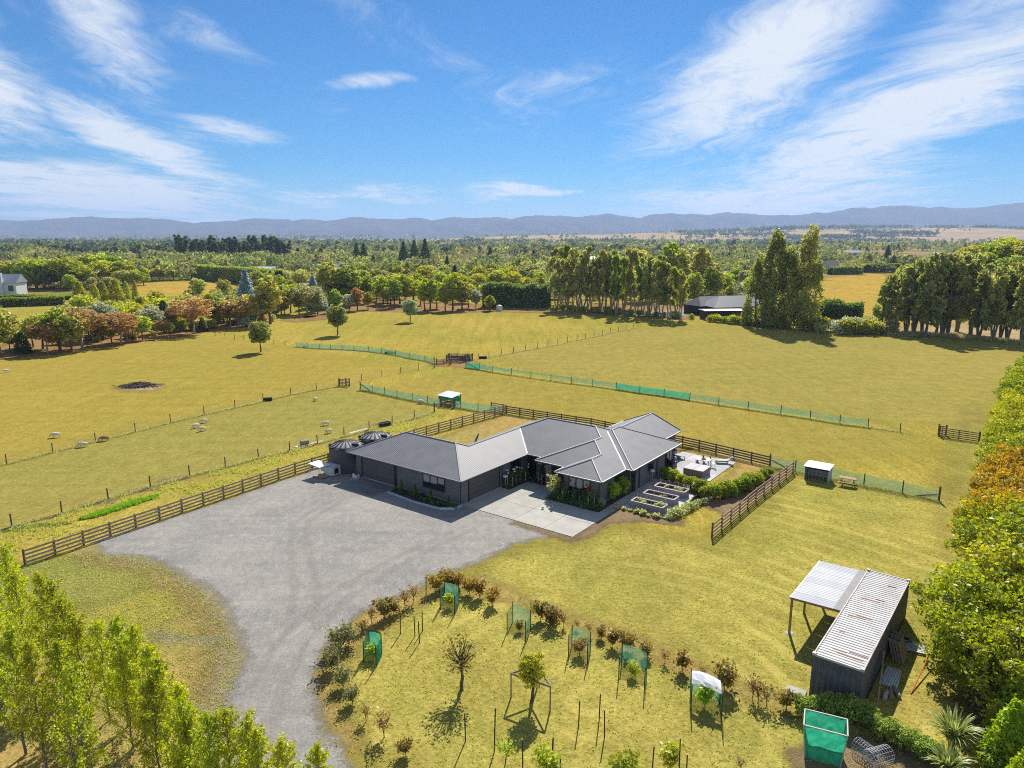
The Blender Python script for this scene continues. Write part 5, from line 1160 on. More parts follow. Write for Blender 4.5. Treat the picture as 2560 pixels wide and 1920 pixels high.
brace(t, (-24.0, 110.3, 1.0), (-22.2, 109.0, .1))
t = post_fence(NET_RIGHT, 'netted fence behind the small white-roofed shed and picnic table', strainers=(0, 5), h=1.22, nets={k: (.06, 1.1, .45) for k in range(5)})
brace(t, (27.4, 71.8, .75), (28.9, 70.5, .05)); brace(t, (39.1, 61.95, .6), (37.9, 63.1, .08))
post_fence([(-6.6, 139.4)]+WIRE_FAR, 'wire fence running back from the pens to the gum trees', h=1.3)
post_fence(WIRE_BELT, 'low wire fence along the front of the left tree belt')
# fence pickets on the near side of the gum trees
post_fence([(33.5, 189.5), (39, 196), (46, 203), (52, 205), (60, 200), (68, 190), (76, 180), (84, 176), (92, 174)], 'wire fence along the foot of the gum trees', h=1.2)

def gate(a, b, label, rails=5, h=1.15, mat=None, mid=1):
    a, b = Vector(a), Vector(b); d = b-a; L = d.length; t = thing('timber_gate', label, 'gate', (a.x, a.y, 0), math.atan2(d.y, d.x)); m = mat or dark_wood
    for x in (0, L): inst('post', RPOST, t, (x, 0, -.05), (0, 0, 0), (.2, .2, h+.25))
    for k in range(rails): MB().box((L/2, -.06, .15+(h-.2)*k/(rails-1)), (L-.1, .035, .11)).build('rail', m, t)
    for k in range(mid): MB().box((L*(k+1)/(mid+1), -.085, h/2), (.1, .03, h-.1)).build('upright', m, t)
    return t
gate((-28.2, 113.5), (-26.4, 113.0), 'small dark timber gate alone beside the netted fence', mid=2)
gate((52.0, 83.5), (55.2, 80.9), 'timber gate standing by itself near the right tree row', mid=1)
gate((52.4, 84.3), (53.0, 83.8), 'narrow gate stub behind the standalone gate', rails=3)
gate((-10.2, 99.2), (-8.1, 98.4), 'weathered timber gate in front of the tin shelter', mid=2)
gate((-14.4, 133.6), (-11.7, 133.2), 'low rail gate left of the sheep pens', rails=3, h=.9)
# sheep pens of weathered boards
pen_m = principled('pen_boards', (.10, .075, .08), (.16, .125, .12), scale=4, rough=.95)
def pen(a, b, label, n=6, h=1.15, lean=0):
    a, b = Vector(a), Vector(b); d = b-a; L = d.length; t = thing('pen_panel', label, 'pen panel', (a.x, a.y, 0), math.atan2(d.y, d.x), 'boarded sheep pens')
    for k in range(n): MB().box((L/2, lean*(k/n), .12+(h-.15)*k/(n-1)), (L, .03, .13)).build('board', pen_m, t)
    for k in range(4): MB().box((L*k/3, .05+lean*.5, (h+.2)/2), (.09, .09, h+.2)).build('post', post_wood, t)
pen((-12.8, 136.4), (-9.6, 135.6), 'left boarded panel of the sheep pens'); pen((-9.5, 135.4), (-7.6, 137.8), 'right boarded panel of the sheep pens', lean=.2)
pen((-12.8, 136.6), (-12.3, 138.8), 'far left return of the sheep pens'); pen((-12.3, 138.9), (-7.8, 138.6), 'rear boarded panel of the sheep pens')
pen((-9.4, 135.3), (-8.6, 138.4), 'dividing boarded panel inside the sheep pens', lean=.1)
rr_ = thing('race_rails', 'two loose grey rails reaching from the pens', 'rails', (-11.9, 133.3, 0))
MB().beam((-2.5, .6, .75), (2.0, 2.2, .85), .08, .08).build('rail', rail_wood, rr_); MB().beam((.2, .1, .2), (2.4, 1.4, .35), .08, .08).build('rail', rail_wood, rr_)
for p in ((-2.5, .6), (.1, .1), (2.0, 2.2)): inst('post', RPOST, rr_, (*p, -.05), (0, 0, 0), (.14, .14, 1.1))

# lambing shelter with tin roof
sh = thing('tin_shelter', 'little open shelter with white tin roof by the netted fence', 'shelter', (-9.1, 101.2, 0), R(-38))
for x in (-1.3, 1.3):
    for y in (-.9, .9): inst('post', RPOST, sh, (x, y, -.05), (0, 0, 0), (.13, .13, 1.55 if y > 0 else 1.2))
rf = MB().box((0, 0, 1.32), (3.0, 2.3, .03), 0, 0, R(8)).build('roof', tin_m, sh); uv_faces(rf.data, lambda v, n: (v.x, v.y))
MB().box((0, .92, .55), (2.6, .03, .9)).build('back_panel', netting(.95), sh); MB().box((-1.32, 0, .55), (.03, 1.7, .9)).build('side_panel', netting(.95), sh)

# troughs, drum and planks in the paddock
black_m = principled('black_plastic', (.018, .019, .022), rough=.45)
def trough(x, y, rz, label, L=1.15, W=.5, m=None):
    t = thing('water_trough', label, 'trough', (x, y, 0), rz); m = m or black_m; h = .42
    for s in (-1, 1):
        MB().box((0, s*W/2, h/2), (L, .05, h), 0, 0, s*R(-8)).build('side_wall', m, t); MB().box((s*L/2, 0, h/2), (.05, W, h), 0, s*R(8)).build('end_wall', m, t)
    MB().box((0, 0, .04), (L-.1, W-.08, .06)).build('floor', m, t); MB().box((0, 0, .3), (L-.04, W-.04, .01)).build('water', principled('trough_water', (.05, .06, .07), rough=.08, spec=.7), t)
trough(-36.2, 102.8, .2, 'black trough beside a post of the middle wire fence'); trough(-16.4, 88.6, .75, 'black trough on worn ground near the tanks', 1.4, .65)
trough(-5.8, 140.1, .1, 'dark trough right of the sheep pens', 1.5); trough(-25.3, 145.9, -.4, 'dark green tub against the far netted fence', 2.2, .7, principled('green_plastic', (.02, .09, .06), rough=.6))
dr_ = thing('drum', 'grey drum lying on its side by the near wire fence', 'drum', (-24.2, 79.8, .3), .7)
b = MB().lathe([(.28, -.45), (.30, -.42), (.30, 0), (.31, .02), (.30, .04), (.30, .42), (.28, .45)], 18).build('barrel', principled('drum_grey', (.25, .245, .24), (.18, .175, .17), scale=4, rough=.7), dr_); b.rotation_euler = (0, R(90), 0)
for k, (a, b) in enumerate((((-25.0, 78.8), (-23.5, 80.1)), ((-23.6, 80.0), (-22.3, 81.3)), ((-20.0, 84.6), (-18.1, 86.8)))):
    a, b = Vector(a), Vector(b); d = b-a; t = thing('plank', ('white planks beside the drum', 'white planks just past the drum', 'white plank behind the water tanks')[k]+' under the near wire fence', 'plank', (a.x, a.y, 0), math.atan2(d.y, d.x))
    for j in range(2): MB().box((d.length/2, .2*j, .05+.015*j), (d.length, .16, .05), .04*j).build('board', white_p, t)
# pipe along the bottom of the near fence
pv = thing('water_pipe', 'long pale pipe lying along the foot of near fence', 'pipe', (-42.4, 55.3, .05)); MB().tube([(0, 0, 0), (1.2, 1.4, .02), (2.7, 3.3, .05)], .035, 6).build('pipe', principled('pale_pipe', (.5, .48, .42), rough=.6), pv)

# ------------------------------------------------------------------ sheep, one skinned body
def skin_mesh(name, verts, edges, rad, mat, sub=2):
    me = bpy.data.meshes.new(name); me.from_pydata(verts, edges, []); o = bpy.data.objects.new(name, me); COL.objects.link(o)
    o.modifiers.new('skin', 'SKIN'); sv = me.skin_vertices[0].data
    for i, r in enumerate(rad): sv[i].radius = (r, r) if not hasattr(r, '__len__') else r
    sv[0].use_root = True
    md = o.modifiers.new('sub', 'SUBSURF'); md.levels = sub
    dg = bpy.context.evaluated_depsgraph_get(); m2 = bpy.data.meshes.new_from_object(o.evaluated_get(dg))
    bpy.data.objects.remove(o); bpy.data.meshes.remove(me); m2.name = name
    m2.materials.clear(); m2.materials.append(mat); m2.polygons.foreach_set('use_smooth', [True]*len(m2.polygons)); return m2
def sheep_wool(name, c1, c2, face):
    m = bpy.data.materials.new(name); m.use_nodes = True; t = NT(m.node_tree); co = t.add('ShaderNodeTexCoord').outputs['Object']; z = t.add('ShaderNodeSeparateXYZ', {0: co})
    c = t.mix(t.step(t.noise(co, 5, 3), .35, .65), (*c1, 1), (*c2, 1)); c = t.mix(t.step(z.outputs[2], .26, .14), c, (*face, 1))
    b = t.add('ShaderNodeBsdfPrincipled', {'Base Color': c, 'Roughness': 1.0, 'Specular IOR Level': .1}); bp = t.add('ShaderNodeBump', {'Height': t.noise(co, 18, 3), 'Distance': .05}); t.l.new(bp.outputs[0], b.inputs['Normal'])
    t.add('ShaderNodeOutputMaterial', {'Surface': b.outputs[0]}); return m
wool = sheep_wool('wool_cream', (.80, .73, .60), (.72, .65, .52), (.62, .55, .44)); wool2 = sheep_wool('wool_brown', (.30, .22, .15), (.24, .17, .11), (.10, .075, .06))
def sheep_body(name, head, mat):
    v = [(0, -.40, .60), (0, -.1, .59), (0, .22, .60), (0, .44, .61), (0, .60, .56+head*.25), (0, .80, .30+head*.5), (0, .93, .15+head*.52), (0, -.62, .56), (0, -.68, .44)]
    e = [(0, 1), (1, 2), (2, 3), (3, 4), (4, 5), (5, 6), (0, 7), (7, 8)]; r = [.25, .29, .28, .22, .13, .085, .05, .08, .035]
    for s in (-1, 1):
        i = len(v); v += [(s*.13, -.42, .42), (s*.14, -.50, .26), (s*.14, -.46, .0)]; e += [(0, i), (i, i+1), (i+1, i+2)]; r += [.10, .05, .04]
        i = len(v); v += [(s*.12, .36, .42), (s*.12, .37, .22), (s*.12, .38, .0)]; e += [(2, i), (i, i+1), (i+1, i+2)]; r += [.085, .045, .04]
        i = len(v); v += [(s*.13, .76, .36+head*.5)]; e += [(5, i)]; r += [.028]
    return skin_mesh(name, v, e, r, mat, 1)
graze = sheep_body('sheep', 0, wool); graze_b = sheep_body('sheep', 0, wool2); stand = sheep_body('sheep', .75, wool)
SHEEP_INFO = [(2.2, stand, 'pale sheep standing alone at the far left edge of the paddock', 1.15), (1.9, graze, 'large cream sheep grazing above the middle wire fence, leftmost', 1.25), (1.9, graze, 'cream sheep grazing just below the middle wire fence', 1.2), (2.1, graze_b, 'brown-faced sheep grazing right of a fence post', 1.2),
    (2.5, graze, 'left sheep of the group of three grazing together', 1.1), (2.2, graze, 'back sheep of the group of three grazing together', 1.1), (2.3, graze, 'front sheep of the group of three grazing together', 1.1), (2.7, graze, 'small sheep grazing near the small timber gate', 1.0), (2.1, graze, 'cream sheep grazing mid paddock beyond the tanks', 1.15), (2.4, graze, 'sheep grazing closest to the water tanks', 1.1), (1.2, stand, 'sheep standing against the green-netted fence', 1.2), (1.5, graze, 'pale sheep resting by the far netted fence', 1.0)]
for (x, y), (rz, me, lab, s) in zip(SHEEP, SHEEP_INFO):
    o = inst('sheep', me, None, (x, y, -.01), (0, 0, rz), (s*.64, s*.64, s*.64)); tag(o, lab, 'sheep', 'sheep in the paddocks')
# burn pile of branches
bp_ = thing('brush_pile', 'dark heap of cut branches in the left paddock', 'brush pile', (-60.9, 113.2, 0))
rr = random.Random(4); br = MB()
for k in range(260):
    a = rr.uniform(0, 6.28); q = rr.random()**.7*(1.45 if k % 5 == 0 else 1); x, y = math.cos(a)*q*2.7, math.sin(a)*q*1.7; z = .05+.6*max(0, 1-q)*rr.random(); d = rr.uniform(0, 6.28); L = rr.uniform(.3, 1.0)
    br.tube([(x-math.cos(d)*L, y-math.sin(d)*L, max(.03, z-rr.uniform(-.2, .2))), (x, y, z+.1), (x+math.cos(d)*L, y+math.sin(d)*L, max(.03, z-rr.uniform(-.1, .3)))], [.04, .035, .012], 4)
kind(br.build('branches', principled('charred_branch', (.06, .048, .04), (.22, .18, .145), scale=5, rough=1), bp_), 'stuff')
for k in range(7): MB().tube([(rr.uniform(-1.5, 1), rr.uniform(-1.6, -.8), .1), (rr.uniform(-.5, 2), rr.uniform(-1.4, -.4), .35)], .05, 5).build('log', principled('bleached_log', (.42, .38, .33), rough=.9), bp_)

# ------------------------------------------------------------------ container, carport and clutter
CR = math.atan2(42.84-33.33, 23.14-15.64)                                # long axis
cont = thing('shipping_container', 'long grey shipping container with rust-streaked white roof', 'container', (16.60, 32.58, 0), CR)
CL, CW, CH = 12.15, 2.44, 2.59
cwall = principled('container_grey', (.085, .088, .105), (.12, .12, .135), scale=1.6, rough=.6); croof = principled('container_roof', (.50, .495, .49), (.41, .40, .39), scale=1.2, rough=.55)
rust = principled('container_rail', (.40, .35, .35), (.25, .16, .13), scale=2.5, rough=.7)
def corr(n, L, H, depth, vert=True):
    """trapezoid corrugated sheet along x, height z"""
    mb = MB(); xs = []
    p = L/n
    for k in range(n): xs += [(k*p, 0), (k*p+p*.32, 0), (k*p+p*.5, depth), (k*p+p*.82, depth)]
    xs.append((L, 0)); V = [(x, d, z) for x, d in xs for z in (0, H)]; m = len(xs)
    mb.add(V, [(2*i, 2*i+2, 2*i+3, 2*i+1) for i in range(m-1)]); return mb
o = corr(42, CL, CH-.25, .035).build('side_wall', cwall, cont); o.location = (0, -CW/2+.02, .13)
o = corr(42, CL, CH-.25, .035).build('side_wall', cwall, cont); o.location = (0, CW/2-.06, .13)
o = corr(9, CW, CH-.25, .045).build('end_wall', cwall, cont); o.location = (.05, -CW/2, .13); o.rotation_euler = (0, 0, R(90))
o = corr(9, CW, CH-.25, .03).build('end_wall', cwall, cont); o.location = (CL-.02, -CW/2, .13); o.rotation_euler = (0, 0, R(90))
MB().box((CL/2, 0, .07), (CL, CW, .14)).build('floor_frame', principled('container_base', (.04, .04, .045), rough=.7), cont)
rfp = MB(); n = 46; xs = []
for k in range(n):
    p = (CL-.2)/n; xs += [(.1+k*p, 0), (.1+k*p+p*.35, 0), (.1+k*p+p*.5, .028), (.1+k*p+p*.85, .028)]
xs.append((CL-.1, 0)); rfp.add([(x, y, CH-.05+z) for x, z in xs for y in (-CW/2+.05, CW/2-.05)], [(2*i, 2*i+2, 2*i+3, 2*i+1) for i in range(len(xs)-1)])
rfp.build('roof_sheet', croof, cont)
for y in (-CW/2+.03, CW/2-.03): MB().box((CL/2, y, CH-.05), (CL, .07, .11)).build('top_rail', principled('container_top_rail', (.47, .44, .46), (.36, .28, .27), scale=1.5, rough=.6), cont)
for x in (.04, CL-.04): MB().box((x, 0, CH-.05), (.09, CW-.12, .11)).build('end_rail', croof, cont)
for x in (.06, CL-.06):
    for y in (-CW/2+.06, CW/2-.06):
        MB().box((x, y, CH/2), (.13, .13, CH-.2)).build('corner_post', cwall, cont); MB().box((x, y, CH), (.2, .18, .14)).build('corner_casting', croof, cont)
rrg = random.Random(12)
for (x, y, L) in ((.9, -.35, 1.3), (1.35, -.7, 1.0), (1.15, .2, .7), (5.3, .3, .9), (5.6, .0, .8), (7.9, .15, 1.0), (8.3, -.3, .5), (10.6, -.5, .5), (3.2, .6, .3)):
    MB().box((x, y, CH-.017), (rrg.uniform(.05, .11), L, .004), rrg.uniform(-.05, .05)).build('rust_streak', principled('rust', (.22, .075, .04), (.30, .13, .08), scale=7, rough=.9), cont)

# carport leaning on the container
cp = thing('carport', 'white-roofed lean-to carport against the container', 'carport', (16.60, 32.58, 0), CR)
x0, x1, y0, y1 = 5.6, 11.9, 1.30, 4.15
def rz2(y): return 2.52-.03*(y-1.2)
pm = corrugated('carport_sheet', (.38, .40, .44), rough=.6, spec=.3, pitch=.22); pm2_ = corrugated('carport_sheet_dull', (.32, .34, .39), rough=.6, spec=.3, pitch=.22)
for k in range(7):
    xa, xb = x0+(x1-x0)*k/7+.012, x0+(x1-x0)*(k+1)/7+.0
    r = MB(); zz = .004*(k % 2); r.add([(xa, y0+.35, rz2(y0)+zz), (xb, y0+.35, rz2(y0)+zz), (xb, y1, rz2(y1)+zz), (xa, y1, rz2(y1)+zz)], [(0, 1, 2, 3)]); ro = r.build('roof_sheet', pm if k % 3 else pm2_, cp); uv_faces(ro.data, lambda v, n: (v.x, v.y))
MB().box(((x0+x1)/2, y0+.12, rz2(y0)+.01), (x1-x0, .5, .02)).build('flashing', principled('dull_flashing', (.16, .16, .165), (.2, .2, .2), scale=3, rough=.6), cp)
for x in (x0+.04, x1-.04): MB().beam((x, y0, rz2(y0)-.07), (x, y1, rz2(y1)-.07), .06, .13).build('end_beam', principled('carport_timber', (.26, .17, .075), (.33, .23, .11), scale=3, rough=.9), cp)
MB().beam((x0, y1-.03, rz2(y1)-.06), (x1, y1-.03, rz2(y1)-.06), .07, .13).build('front_beam', white_p, cp)
for k in range(5): MB().beam((x0+.2, y0+.5+.55*k, rz2(y0+.5+.55*k)-.05), (x1-.2, y0+.5+.55*k, rz2(y0+.5+.55*k)-.05), .05, .08).build('purlin', dark_wood, cp)
for x in (x0+.15, (x0+x1)/2, x1-.15): MB().beam((x, y1-.12, 0), (x, y1-.12, rz2(y1)-.1), .12, .12).build('post', principled('carport_timber', ()), cp)
for x in (x0+.15,): MB().lathe([(.28, 0), (.25, .03), (.05, .035)], 12, (x, y1-.12, .004)).build('footing', conc, cp)
def cw(x, y, z=0):
    c, s = math.cos(CR), math.sin(CR); return (16.60+c*x-s*y, 32.58+s*x+c*y, z)
# pallets leaning on the container
pw = principled('pallet_wood_grey', (.26, .215, .165), (.34, .285, .22), scale=4, rough=.95)
for k in range(4):
    t = thing('pallet', 'grey wooden pallet leaning on the container, %s from it' % nth(k+1), 'pallet', cw(7.0-.06*k, -1.62-.17*k), CR, 'pallets leaning on the container'); t.rotation_euler = (R(-16), 0, CR)
    for j in range(7): MB().box((0, -.055, .12+.19*j), (1.15, .02, .13)).build('slat', pw, t)
    for j in range(3): MB().box((-.53+.53*j, 0, .7), (.09, .09, 1.35)).build('bearer', pw, t)
t = thing('pallet', 'flat pallet end with dark sheet behind the leaning pallets', 'pallet', cw(8.6, -2.35), CR+.2)
for j in range(6): MB().box((-.5+.2*j, 0, .13), (.14, 1.0, .025)).build('slat', grey_p, t)
for j in range(3): MB().box((0, -.42+.42*j, .06), (1.15, .09, .10)).build('bearer', pw, t)
t = thing('tyre', 'dark tyre lying behind the leaning pallets', 'tyre', cw(9.1, -1.75), 0)
MB().lathe([(.2, .0), (.32, .0), (.36, .08), (.32, .18), (.2, .18), (.18, .09), (.2, 0)], 20, cap=False).build('rubber', black_m, t)
t = thing('roofing_sheets', 'stack of silver corrugated sheets beside the container', 'roofing sheets', cw(4.55, -1.78), CR)
for j in range(3): o = MB().box((0, -.05*j, .05+.03*j), (2.0, .75, .012), .03*j).build('sheet', tin_m, t); uv_faces(o.data, lambda v, n: (v.y, v.x))
t = thing('timber_plank', 'long pale plank leaning along the container wall', 'plank', cw(.55, -1.9)); a, b = Vector(cw(.55, -1.9)), Vector(cw(4.6, -1.36))
d = b-a; MB().beam((0, 0, .04), (d.x, d.y, 1.35), .05, .26).build('plank', principled('pine_plank', (.43, .33, .18), (.36, .27, .15), scale=2, rough=.85), t)
t = thing('orange_pole', 'thin orange pole propped near the pallets', 'pole', cw(3.7, -2.95)); a, b = Vector(cw(3.7, -2.95)), Vector(cw(7.6, -3.2)); d = b-a
MB().tube([(0, 0, .04), (d.x, d.y, .55)], .035, 7).build('pole', principled('orange_plastic', (.55, .13, .02), rough=.6), t)
for k in range(3):
    t = thing('firewood_log', ('pale split log beside the container', 'grey weathered log beside the container', 'short grey post beside the container')[k]+', in the small timber heap', 'log', cw(2.6+.35*k, -1.95-.18*k, .1), CR+.25*k)
    MB().tube([(-.45, 0, 0), (0, .02, .03), (.45, 0, 0)], [.11, .13, .1], 8).build('log', (principled('pale_log', (.45, .42, .38), rough=.9), pw, pw)[k], t)
t = thing('concrete_slab', 'pale concrete slab on the grass at the container end', 'slab', cw(.1, 1.9), CR+.1); MB().box((0, 0, .05), (.6, 1.0, .1)).build('slab', conc, t, bevel=.02)
for k in range(9):
    t = tag(MB().lathe([(.03, 0), (rrg.uniform(.10, .2), .06), (rrg.uniform(.09, .16), .16), (.03, .22)], 7).build('rock', stone_m[k % 4]), 'grey rock, %s in the heap by the container end' % nth(k+1), 'rock', 'rocks at the container end'); t.location = cw(-.25-rrg.uniform(0, .5), .6-rrg.uniform(0, 1.2)); t.rotation_euler = (rrg.uniform(0, .5), rrg.uniform(0, .5), rrg.uniform(0, 6)); t.scale = (1.3, .9, .9)
# caged water tanks under the trees
def ibc(x, y, rz, label):
    t = thing('caged_tank', label, 'caged tank', (x, y, 0), rz, 'caged bulk tanks by the trees')
    MB().box((0, 0, .62), (1.1, .95, .95)).build('bottle', principled('ibc_plastic', (.16, .165, .18), (.42, .43, .46), scale=2.2, rough=.4), t, bevel=.07)
    MB().lathe([(.13, 1.08), (.13, 1.14), (.11, 1.15)], 12).build('cap', black_m, t); MB().box((0, 0, .07), (1.2, 1.0, .14)).build('pallet', black_m, t)
    for z in (.2, .42, .64, .86, 1.08): MB().tube([(-.58, -.5, z), (.58, -.5, z), (.58, .5, z), (-.58, .5, z), (-.58, -.5, z)], .012, 4).build('cage_ring', grey_p, t)
    for x_, y_ in [(sx*.58, sy*.5) for sx in (-1, 1) for sy in (-1, 1)]+[(q*.29, sy*.5) for q in (-1, 0, 1) for sy in (-1, 1)]+[(sx*.58, q*.25) for q in (-1, 1) for sx in (-1, 1)]: MB().tube([(x_, y_, .12), (x_, y_, 1.1)], .012, 4).build('cage_bar', grey_p, t)
ibc(28.5, 42.1, .6, 'caged white bulk tank nearer the camera under the tree row'); ibc(29.9, 44.2, .6, 'caged white bulk tank further back under the tree row')
# green net cage and rolls of wire
gc_ = thing('net_cage', 'tall pale-framed cage wrapped in bright green net', 'net cage', (14.55, 29.1, 0), R(-24)); fm = principled('cage_frame', (.42, .45, .38), rough=.7)
W2, D2, Hh = .92, .62, 1.75
for sx in (-1, 1):
    for sy in (-1, 1): MB().beam((sx*W2*.82, sy*D2*.82, 0), (sx*W2, sy*D2, Hh), .05, .05).build('upright', fm, gc_)
for a, b in (((-W2, -D2), (W2, -D2)), ((-W2, D2), (W2, D2)), ((-W2, -D2), (-W2, D2)), ((W2, -D2), (W2, D2))): MB().beam((*a, Hh), (*b, Hh), .06, .06).build('top_bar', fm, gc_)
def net_wall(a, b, z0, z1, al, par, seed, sh=.82):
    rr = random.Random(seed); n, m = 8, 6; V, F = [], []
    for i in range(n+1):
        for j in range(m+1):
            u, w = i/n, j/m; k = sh+(1-sh)*w; x, y = (a[0]+(b[0]-a[0])*u)*k, (a[1]+(b[1]-a[1])*u)*k; V.append((x+rr.uniform(-.04, .04), y+rr.uniform(-.04, .04), z0+(z1-z0)*w))
    for i in range(n):
        for j in range(m): F.append((i*(m+1)+j, (i+1)*(m+1)+j, (i+1)*(m+1)+j+1, i*(m+1)+j+1))
    q = MB(); q.v = V; q.f = F; return q.build('net', netting(al), par)
net_wall((-W2, -D2), (W2, -D2), .02, Hh-.02, .9, gc_, 1); net_wall((-W2, D2), (W2, D2), .02, Hh-.02, .9, gc_, 2); net_wall((-W2, -D2), (-W2, D2), .02, Hh-.02, .9, gc_, 3); net_wall((W2, -D2), (W2, D2), .02, Hh-.02, .9, gc_, 4)
def wire_roll(x, y, z, rz, label, r=.34, L=1.0):
    t = thing('wire_roll', label, 'wire roll', (x, y, z), rz, 'rolls of wire mesh')
    for k in range(9): MB().tube([(math.cos(a)*r, -L/2+L*k/8, r+math.sin(a)*r) for a in np.linspace(0, 6.283, 15)], .012, 3, False).build('hoop', grey_p, t)
    mb = MB()
    for k in range(14): a = k*2*math.pi/14; mb.tube([(math.cos(a)*r, -L/2, r+math.sin(a)*r), (math.cos(a)*r*1.04, L/2, r+math.sin(a)*r*1.04)], .010, 3, False)
    mb.build('line_wires', grey_p, t)
wire_roll(16.5, 29.0, 0, .5, 'upper roll of wire mesh beside the green cage'); wire_roll(16.9, 28.6, 0, 1.9, 'lower roll of wire mesh beside the green cage', .38, 1.1)
# shed and picnic table
sd = thing('goat_shed', 'small open shed with white roof and wire front', 'shed', (30.65, 67.85, 0), R(-36.5))
MB().box((0, .78, .7), (2.2, .04, 1.4)).build('back_wall', grey_p, sd)
for s in (-1, 1): MB().box((s*1.1, 0, .68), (.04, 1.55, 1.36)).build('side_wall', principled('shed_blue', (.40, .46, .52), (.34, .40, .46), scale=2, rough=.6), sd)
o = MB().box((0, 0, 1.46), (2.45, 1.9, .04), 0, 0, R(4)).build('roof', principled('shed_roof', (.62, .63, .66), (.55, .56, .58), scale=1.5, rough=.4), sd)
MB().box((0, -.78, 1.28), (2.2, .05, .16)).build('lintel', principled('shed_navy', (.02, .02, .06), rough=.6), sd)
for k in range(7): MB().beam((-1.08+.36*k, -.82, .02), (-1.08+.36*k, -.82, 1.2), .012, .012).build('wire_bar', grey_p, sd)
for k in range(4): MB().beam((-1.25, -.83, .12+.3*k), (1.7, -.83, .12+.3*k), .01, .01).build('wire_rail', grey_p, sd)
pt = thing('picnic_table', 'weathered wooden picnic table beside the small shed', 'picnic table', (32.8, 66.15, 0), R(-34)); pm2 = principled('picnic_wood', (.34, .22, .12), (.42, .29, .17), scale=3, rough=.9)
for k in range(5): MB().box((0, -.3+.15*k, .74), (1.5, .135, .04)).build('table_board', pm2, pt)
for s in (-1, 1):
    for k in range(2): MB().box((0, s*(.66+.15*k), .44), (1.5, .13, .04)).build('bench_board', pm2, pt)
    MB().beam((s*.55, -.75, .40), (s*.55, .75, .40), .04, .09).build('cross_beam', pm2, pt); MB().beam((s*.55, -.62, 0), (s*.55, -.2, .72), .04, .09).build('leg', pm2, pt); MB().beam((s*.55, .62, 0), (s*.55, .2, .72), .04, .09).build('leg', pm2, pt)

# ------------------------------------------------------------------ orchard
LF = {'b': foliage('leaf_bronze_green', (.062, .052, .015), (.12, .092, .022), (.18, .085, .02)), 'g': foliage('leaf_olive_grey', (.055, .058, .024), (.105, .105, .042)), 'o': foliage('leaf_orange_green', (.08, .062, .014), (.15, .105, .02), (.22, .10, .02)), 's': foliage('leaf_thin', (.085, .062, .024), (.14, .098, .035))}
SHR = {'b': [proto_shrub('orchard_shrub', s, 1.2, .48, 560, .10, 7, .2) for s in (61, 62, 63)], 'g': [proto_shrub('orchard_shrub', s, 1.3, .62, 620, .085, 8, .15) for s in (64, 65)], 's': [proto_shrub('orchard_shrub', s, 1.2, .42, 150, .08, 5, .3) for s in (66, 67, 68)]}
SHR['o'] = SHR['b']
desc = {'b': 'bronze-green leafy shrub', 'g': 'grey-green bushy shrub', 'o': 'orange-tinged leafy shrub', 's': 'thin sparse sapling'}
orng = random.Random(3)
for k, (x, y, h, c) in enumerate(SHRUBS_LEFT):
    plant(SHR[c], x, y, h*1.12, LF[c], '%s, %s in the curved orchard row beside the driveway' % (desc[c], nth(k+1)), 'shrub', 'orchard_shrub', 'shrubs of the curved row by the driveway', 1.05, orng, 0, ('stem', 'leaves'))
for k, (x, y, h, c) in enumerate(SHRUBS_RIGHT):
    plant(SHR[c], x, y, h*1.12, LF[c], '%s, %s along the lawn-side orchard row' % (desc[c], nth(k+1)), 'shrub', 'orchard_shrub', 'shrubs of the lawn-side orchard row', 1.05, orng, 0, ('stem', 'leaves'))
LIM = foliage('leaf_lime_shrub', (.10, .16, .015), (.24, .28, .025))
YEL = foliage('leaf_yellow_tree', (.20, .18, .015), (.36, .28, .025))
for k, (x, y, h, m, lab) in enumerate(((-.3, 28.6, 1.4, LIM, 'thin pale sapling among the stakes at the lower centre'), (1.55, 28.0, 1.3, LIM, 'bright green bush at the bottom edge, left of the stakes'), (5.0, 27.5, 1.5, LIM, 'large bright green bush at the bottom edge of the picture'), (7.2, 28.2, 1.3, YEL, 'yellow-leaved little tree beside a stake at the bottom'), (10.4, 28.1, .7, LF['s'], 'thin weedy shrub at the bottom right of the orchard'), (2.0, 27.5, .8, LIM, 'second green bush at the bottom edge'))):
    plant(SHR['s' if k in (0, 4) else 'b'], x, y, h, m, lab, 'shrub', 'orchard_shrub', None, 1.1, orng, 0, ('stem', 'leaves'))
bare = proto_round('orchard_tree', 71, 3.4, .95, 1.0, .34, 34, 15, .085, shell=.1)
plant(bare, -2.7, 34.0, 3.5, LF['b'], 'tall open-crowned fruit tree in the middle of the orchard', 'tree', 'fruit_tree', None, 1.15, orng)
yel = proto_round('yellow_tree', 72, 3.4, .62, 1.1, .30, 22, 75, .095, shell=.2)
plant(yel, 1.0, 32.9, 3.3, YEL, 'yellow-leaved tree inside the triangular stake frame', 'tree', 'fruit_tree', None, 1.1, orng)
fr = thing('stake_frame', 'triangular timber frame on three stakes round the yellow tree', 'stake frame', (1.0, 33.0, 0)); fp = [(-1.05, .35), (.95, -.75), (.35, 1.15)]
for p in fp: MB().beam((*p, 0), (*p, 1.45), .07, .07).build('stake', principled('grey_stake', (.20, .165, .13), (.27, .23, .18), scale=4, rough=.95), fr)
for a, b in zip(fp, fp[1:]+fp[:1]): MB().beam((*a, 1.42), (*b, 1.42), .05, .10).build('bar', principled('grey_stake', ()), fr)
